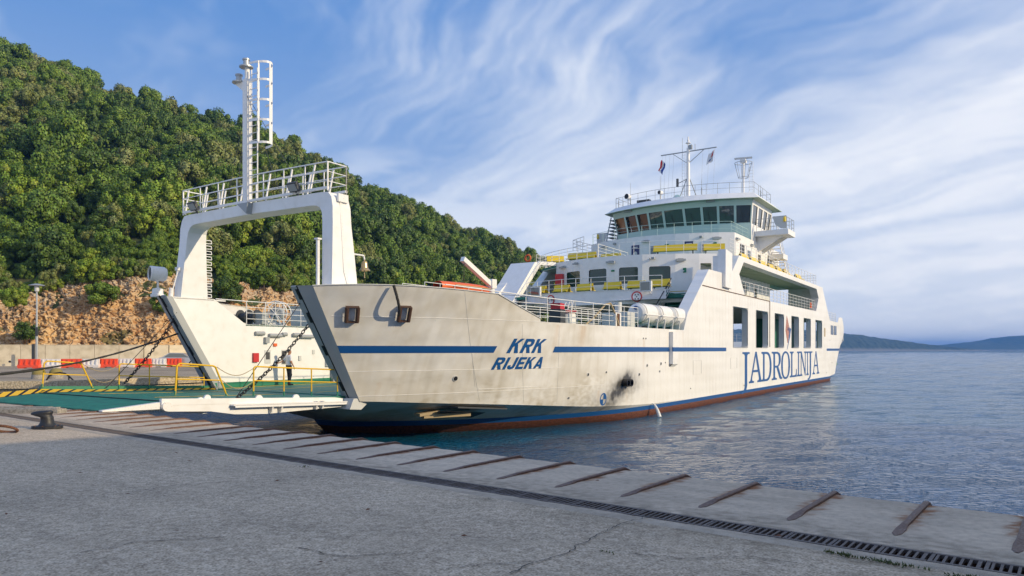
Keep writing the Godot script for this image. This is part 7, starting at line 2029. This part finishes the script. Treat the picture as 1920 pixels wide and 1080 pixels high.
	for k in 3:
		var t := 40.3 + k * 2.45
		var rf := thing("life_raft", "white life raft canister on the near side deck, %s from the bow" % ord[k], "life raft", FX(8.1, 3.9, t), "life raft canisters")
		mb = MB.new(); mb.lathe(Vector3(0, 0, 1.12), Vector3.FORWARD, [Vector2(0.0, 0.0), Vector2(0.42, 0.02), Vector2(0.56, 0.12), Vector2(0.6, 0.3), Vector2(0.6, 1.94), Vector2(0.56, 2.12), Vector2(0.42, 2.22), Vector2(0.0, 2.24)], 24); var can := obj(mb, "canister", M["white"], rf)
		mb = MB.new(); mb.lathe(Vector3(0, 0, 0.9), Vector3.FORWARD, [Vector2(0.605, 0.0), Vector2(0.615, 0.02), Vector2(0.615, 0.1), Vector2(0.605, 0.12)], 24); obj(mb, "band", M["light_grey"], can)
		mb = MB.new(); mb.lathe(Vector3(0, 0, -0.78), Vector3.FORWARD, [Vector2(0.605, 0.0), Vector2(0.615, 0.02), Vector2(0.615, 0.1), Vector2(0.605, 0.12)], 24); obj(mb, "band", M["light_grey"], can)
		mb = MB.new()
		for s in [1.0, -1.0]: mb.box(Vector3(0.6 * s, -0.08, 0), Vector3(0.05, 0.06, 2.1))
		obj(mb, "seam_flange", M["white"], can)
		for z in [-0.65, 0.65]:
			mb = MB.new(); mb.bar(Vector3(-0.5, -0.9, z), Vector3(-0.42, -0.45, z), 0.07, 0.07); mb.bar(Vector3(0.55, -0.9, z), Vector3(0.62, -0.3, z), 0.07, 0.07); mb.bar(Vector3(-0.5, -0.65, z), Vector3(0.55, -0.6, z), 0.07, 0.07); mb.bar(Vector3(0.1, -0.62, z), Vector3(0.62, -0.28, z), 0.06, 0.06); obj(mb, "cradle", M["white_steel"], rf)
	mb = MB.new(); mb.lathe(P(8.1, 4.2, 39.15), Vector3.BACK, [Vector2(0.12, 0.0), Vector2(0.12, 0.02), Vector2(0.0, 0.02)], 14); obj(mb, "raft_label", M["blue"], ferry)
	mb = MB.new(); mb.bb(P(6.6, 2.99, 37.8), P(8.2, 3.9, 38.8)); mb.tube(P(7.4, 3.9, 38.3), P(7.4, 4.5, 38.3), 0.2, 10); tag(obj(mb, "deck_machinery", M["light_grey"], null, ferry.transform), "pale grey deck machinery box just forward of the life rafts", "machinery")
	# rescue boat platform, davit and boat on the port side
	mb = MB.new(); mb.bb(P(-8.8, 5.2, 37.8), P(-6.6, 5.4, 49.5)); for t in [38.5, 43.0, 47.5]: mb.bb(P(-8.6, 3.0, t), P(-8.35, 5.2, t + 0.25))
	var bp := obj(mb, "boat_platform", M["white"], ferry)
	railing([P(-8.7, 5.4, 37.9), P(-8.7, 5.4, 49.4)], 0.95, 2, 1.4, bp); railing([P(-6.7, 5.4, 37.9), P(-6.7, 5.4, 44.5)], 0.95, 3, 1.5, bp)
	var boat := thing("rescue_boat", "orange rescue boat stowed under the small crane on the port side", "boat", FX(-7.7, 5.72, 43.6))
	mb = MB.new(); var gp := PackedVector3Array()
	for j in 13:
		var f := j / 12.0; var z := 3.1 - 6.2 * f; var w := 0.95 * pow(maxf(sin(PI * clampf(0.06 + 0.88 * f, 0, 1)), 0.0), 0.45)
		for i in 13:
			var a := TAU * i / 12
			gp.push_back(Vector3(cos(a) * w, 0.62 + sin(a) * (0.5 if sin(a) < 0 else 0.42) * (0.7 + 0.3 * w), z))
	grid_ring(mb, 13, 13, gp); obj(mb, "boat_hull", M["orange"], boat)
	mb = MB.new(); for s in [1.0, -1.0]: mb.tube(Vector3(0.92 * s, 0.7, 2.2), Vector3(0.92 * s, 0.7, -2.2), 0.05, 6)
	obj(mb, "fender_rope", M["rope_tan"], boat)
	var dv := thing("boat_davit", "white crane arm of the rescue boat davit on the port side", "davit", FX(-7.0, 5.4, 46.2))
	mb = MB.new(); mb.tube(Vector3.ZERO, Vector3(0, 1.3, 0), 0.25, 10); mb.box(Vector3(0, 1.45, 0), Vector3(0.55, 0.7, 0.6)); obj(mb, "pedestal", M["white"], dv)
	mb = MB.new(); mb.bar(Vector3(0, 1.35, 0.1), Vector3(0, 3.0, 3.7), 0.34, 0.36); obj(mb, "jib", M["white"], dv)
	mb = MB.new(); mb.tube(Vector3(0, 2.85, 3.5), Vector3(-0.2, 1.6, 3.3), 0.025, 4); mb.tube(Vector3(-0.2, 1.6, 3.3), Vector3(-0.5, 1.1, 2.4), 0.015, 4); mb.tube(Vector3(-0.2, 1.6, 3.3), Vector3(-0.5, 1.1, 4.0), 0.015, 4); obj(mb, "hoist_wire", M["dark"], dv)
	build_person()

# ---------- figure: tapered capsules blended on a grid, meshed as surface nets ----------
func blob(bones: Array, cell: float, kk: float, colf: Callable, mb: MB):
	var lo := Vector3.INF; var hi := -Vector3.INF
	for b in bones:
		var r: float = maxf(b[2], b[3]) + cell * 3.0
		lo = lo.min(b[0].min(b[1]) - Vector3.ONE * r); hi = hi.max(b[0].max(b[1]) + Vector3.ONE * r)
	var nx := int((hi.x - lo.x) / cell) + 2; var ny := int((hi.y - lo.y) / cell) + 2; var nz := int((hi.z - lo.z) / cell) + 2
	var F := PackedFloat32Array(); F.resize(nx * ny * nz); F.fill(1.0)
	for b in bones:
		var A: Vector3 = b[0]; var B: Vector3 = b[1]; var r0: float = b[2]; var r1: float = b[3]
		var sq: Vector3 = b[4] if b.size() > 4 else Vector3.ONE
		var m := maxf(r0, r1) * maxf(sq.x, maxf(sq.y, sq.z)) + cell * 2.5 + kk
		var p0 := ((A.min(B) - Vector3.ONE * m - lo) / cell); var p1 := ((A.max(B) + Vector3.ONE * m - lo) / cell)
		var ab := (B - A) / sq; var ll := maxf(ab.length_squared(), 1e-9)
		for k in range(maxi(0, int(p0.z)), mini(nz, int(p1.z) + 2)):
			for j in range(maxi(0, int(p0.y)), mini(ny, int(p1.y) + 2)):
				for i in range(maxi(0, int(p0.x)), mini(nx, int(p1.x) + 2)):
					var q := (lo + Vector3(i, j, k) * cell - A) / sq
					var h := clampf(q.dot(ab) / ll, 0.0, 1.0)
					var d := (q - ab * h).length() - lerpf(r0, r1, h)
					var id := (k * ny + j) * nx + i
					var o := F[id]
					var e := maxf(kk - absf(o - d), 0.0) / kk
					F[id] = minf(o, d) - e * e * kk * 0.25
	var vid := {}; var vp := PackedVector3Array(); var vn := PackedVector3Array()
	var off := [0, 1, nx, nx + 1, nx * ny, nx * ny + 1, nx * ny + nx, nx * ny + nx + 1]
	var ed := [[0, 1], [2, 3], [4, 5], [6, 7], [0, 2], [1, 3], [4, 6], [5, 7], [0, 4], [1, 5], [2, 6], [3, 7]]
	for k in nz - 1:
		for j in ny - 1:
			for i in nx - 1:
				var id := (k * ny + j) * nx + i
				var neg := 0
				for o in off:
					if F[id + o] < 0.0: neg += 1
				if neg == 0 or neg == 8: continue
				var s := Vector3.ZERO; var c := 0
				for e in ed:
					var fa := F[id + off[e[0]]]; var fb := F[id + off[e[1]]]
					if (fa < 0.0) != (fb < 0.0):
						var t := fa / (fa - fb)
						var pa := Vector3(e[0] & 1, (e[0] >> 1) & 1, e[0] >> 2); var pb := Vector3(e[1] & 1, (e[1] >> 1) & 1, e[1] >> 2)
						s += pa.lerp(pb, t); c += 1
				vid[id] = vp.size(); vp.push_back(lo + (Vector3(i, j, k) + s / c) * cell)
				vn.push_back(Vector3(F[id + 1] + F[id + nx + 1] + F[id + off[5]] + F[id + off[7]] - F[id] - F[id + nx] - F[id + off[4]] - F[id + off[6]], F[id + nx] + F[id + nx + 1] + F[id + off[6]] + F[id + off[7]] - F[id] - F[id + 1] - F[id + off[4]] - F[id + off[5]], F[id + off[4]] + F[id + off[5]] + F[id + off[6]] + F[id + off[7]] - F[id] - F[id + 1] - F[id + nx] - F[id + nx + 1]).normalized())
	var st := [1, nx, nx * ny]
	for id in vid:
		for ax in 3:
			var o: int = st[ax]
			if (F[id] < 0.0) == (F[id + o] < 0.0): continue
			var b: int = st[(ax + 1) % 3]; var c: int = st[(ax + 2) % 3]
			if not (vid.has(id - b) and vid.has(id - c) and vid.has(id - b - c)): continue
			var q := [vid[id], vid[id - b], vid[id - b - c], vid[id - c]]
			for t in [[0, 1, 2], [0, 2, 3]]:
				var i0: int = q[t[0]]; var i1: int = q[t[1]]; var i2: int = q[t[2]]
				mb.tri3(vp[i0], vp[i1], vp[i2], vn[i0], vn[i1], vn[i2], Vector2.ZERO, Vector2.ZERO, Vector2.ZERO, colf.call(vp[i0]), colf.call(vp[i1]), colf.call(vp[i2]))

func hand_bones(w: Vector3, dirv: Vector3, palm_n: Vector3, thumb_side: Vector3) -> Array:
	var b := [[w, w + dirv * 0.07, 0.022, 0.026, Vector3.ONE]]
	for f in 4:
		var o := thumb_side * (0.026 - 0.0175 * f)
		var L: float = [0.072, 0.08, 0.075, 0.06][f]
		var k0 := w + dirv * 0.085 + o; var k1 := k0 + (dirv * 0.9 + palm_n * 0.3).normalized() * L * 0.5; var k2 := k1 + (dirv * 0.6 + palm_n * 0.8).normalized() * L * 0.5
		b.append([w + dirv * 0.04 + o * 0.6, k0, 0.012, 0.010, Vector3.ONE]); b.append([k0, k1, 0.0095, 0.0085, Vector3.ONE]); b.append([k1, k2, 0.0085, 0.0075, Vector3.ONE])
	var t0 := w + dirv * 0.03 + thumb_side * 0.022; var t1 := t0 + (dirv * 0.7 + thumb_side * 0.6 + palm_n * 0.3).normalized() * 0.04
	b.append([t0, t1, 0.012, 0.0105, Vector3.ONE]); b.append([t1, t1 + (dirv + palm_n * 0.4).normalized() * 0.032, 0.0105, 0.009, Vector3.ONE])
	return b

func build_person():
	var skin := Color(0.36, 0.19, 0.12); var shirt := Color(0.74, 0.74, 0.76); var trous := Color(0.018, 0.02, 0.03); var shoe := Color(0.012, 0.012, 0.012); var hair := Color(0.035, 0.028, 0.025)
	var body := [
		[Vector3(0, 0.98, 0.0), Vector3(0, 1.06, 0), 0.135, 0.14, Vector3(0.85, 1, 1.12)], [Vector3(0, 1.06, 0), Vector3(0.0, 1.36, 0), 0.14, 0.155, Vector3(0.86, 1, 1.2)], [Vector3(0.0, 1.42, -0.1), Vector3(0.0, 1.42, 0.1), 0.085, 0.085], [Vector3(0, 1.42, 0), Vector3(0.02, 1.56, 0), 0.065, 0.055],
		[Vector3(0, 0.95, 0.09), Vector3(0.03, 0.52, 0.11), 0.098, 0.066], [Vector3(0.03, 0.52, 0.11), Vector3(-0.03, 0.1, 0.11), 0.064, 0.047], [Vector3(0, 0.95, -0.09), Vector3(0.05, 0.52, -0.1), 0.098, 0.066], [Vector3(0.05, 0.52, -0.1), Vector3(0.06, 0.1, -0.1), 0.064, 0.047],
		[Vector3(-0.06, 0.05, 0.11), Vector3(0.14, 0.04, 0.13), 0.045, 0.036], [Vector3(0.03, 0.05, -0.1), Vector3(0.23, 0.04, -0.12), 0.045, 0.036],
		[Vector3(0, 1.43, 0.18), Vector3(-0.03, 1.16, 0.26), 0.062, 0.047], [Vector3(-0.03, 1.16, 0.26), Vector3(0.09, 0.94, 0.3), 0.043, 0.028],
		[Vector3(0, 1.43, -0.18), Vector3(-0.16, 1.21, -0.24), 0.062, 0.047], [Vector3(-0.16, 1.21, -0.24), Vector3(-0.36, 1.12, -0.28), 0.043, 0.028]]
	var cf := func(p: Vector3) -> Color:
		if p.y < 0.085: return shoe
		if p.y < 1.0 and absf(p.z) < 0.23: return trous
		if p.y > 1.50 and absf(p.z) < 0.09: return skin
		if absf(p.z) > 0.2 and p.y < 1.22 or p.x < -0.17: return skin
		return shirt
	var mb := MB.new(); mb.usec = true
	blob(body, 0.016, 0.05, cf, mb)
	var sk := func(_p: Vector3) -> Color: return skin
	blob(hand_bones(Vector3(0.095, 0.93, 0.302), Vector3(0.3, -0.95, 0.05).normalized(), Vector3(0.1, 0.1, -1).normalized(), Vector3(0.95, 0.3, 0).normalized()), 0.006, 0.006, sk, mb)
	blob(hand_bones(Vector3(-0.37, 1.115, -0.283), Vector3(-0.9, -0.2, -0.2).normalized(), Vector3(0, -0.5, -0.8).normalized(), Vector3(0.1, 0.9, -0.3).normalized()), 0.006, 0.006, sk, mb)
	# head: skull, jaw, nose, ears, brow
	var head := [[Vector3(0.01, 1.68, 0), Vector3(0.03, 1.68, 0), 0.092, 0.088, Vector3(1.05, 1.12, 0.9)], [Vector3(0.055, 1.60, 0), Vector3(0.075, 1.585, 0), 0.05, 0.04], [Vector3(0.115, 1.66, 0), Vector3(0.128, 1.635, 0), 0.012, 0.016], [Vector3(0.095, 1.69, -0.035), Vector3(0.095, 1.69, 0.035), 0.02, 0.02], [Vector3(0.01, 1.675, 0.084), Vector3(0.005, 1.635, 0.086), 0.014, 0.011], [Vector3(0.01, 1.675, -0.084), Vector3(0.005, 1.635, -0.086), 0.014, 0.011], [Vector3(0.105, 1.606, -0.02), Vector3(0.105, 1.606, 0.02), 0.012, 0.012]]
	var hf := func(p: Vector3) -> Color:
		if p.x > 0.1 and absf(p.y - 1.606) < 0.006 and absf(p.z) < 0.026: return Color(0.2, 0.07, 0.06)
		if p.x > 0.085 and absf(p.y - 1.672) < 0.008 and absf(absf(p.z) - 0.032) < 0.014: return Color(0.03, 0.02, 0.02)
		if p.y > 1.735 or (p.y > 1.645 and p.x < -0.015) or (p.y > 1.70 and p.x < 0.06 and absf(p.z) > 0.055): return hair
		return skin
	blob(head, 0.008, 0.03, hf, mb)
	var o := obj(mb, "person", vc_mat(), null, FX(-3.95, 0.012, 24.25, PI / 2 - 0.15))
	tag(o, "person in white T-shirt and dark trousers standing by the far casing wall", "person")
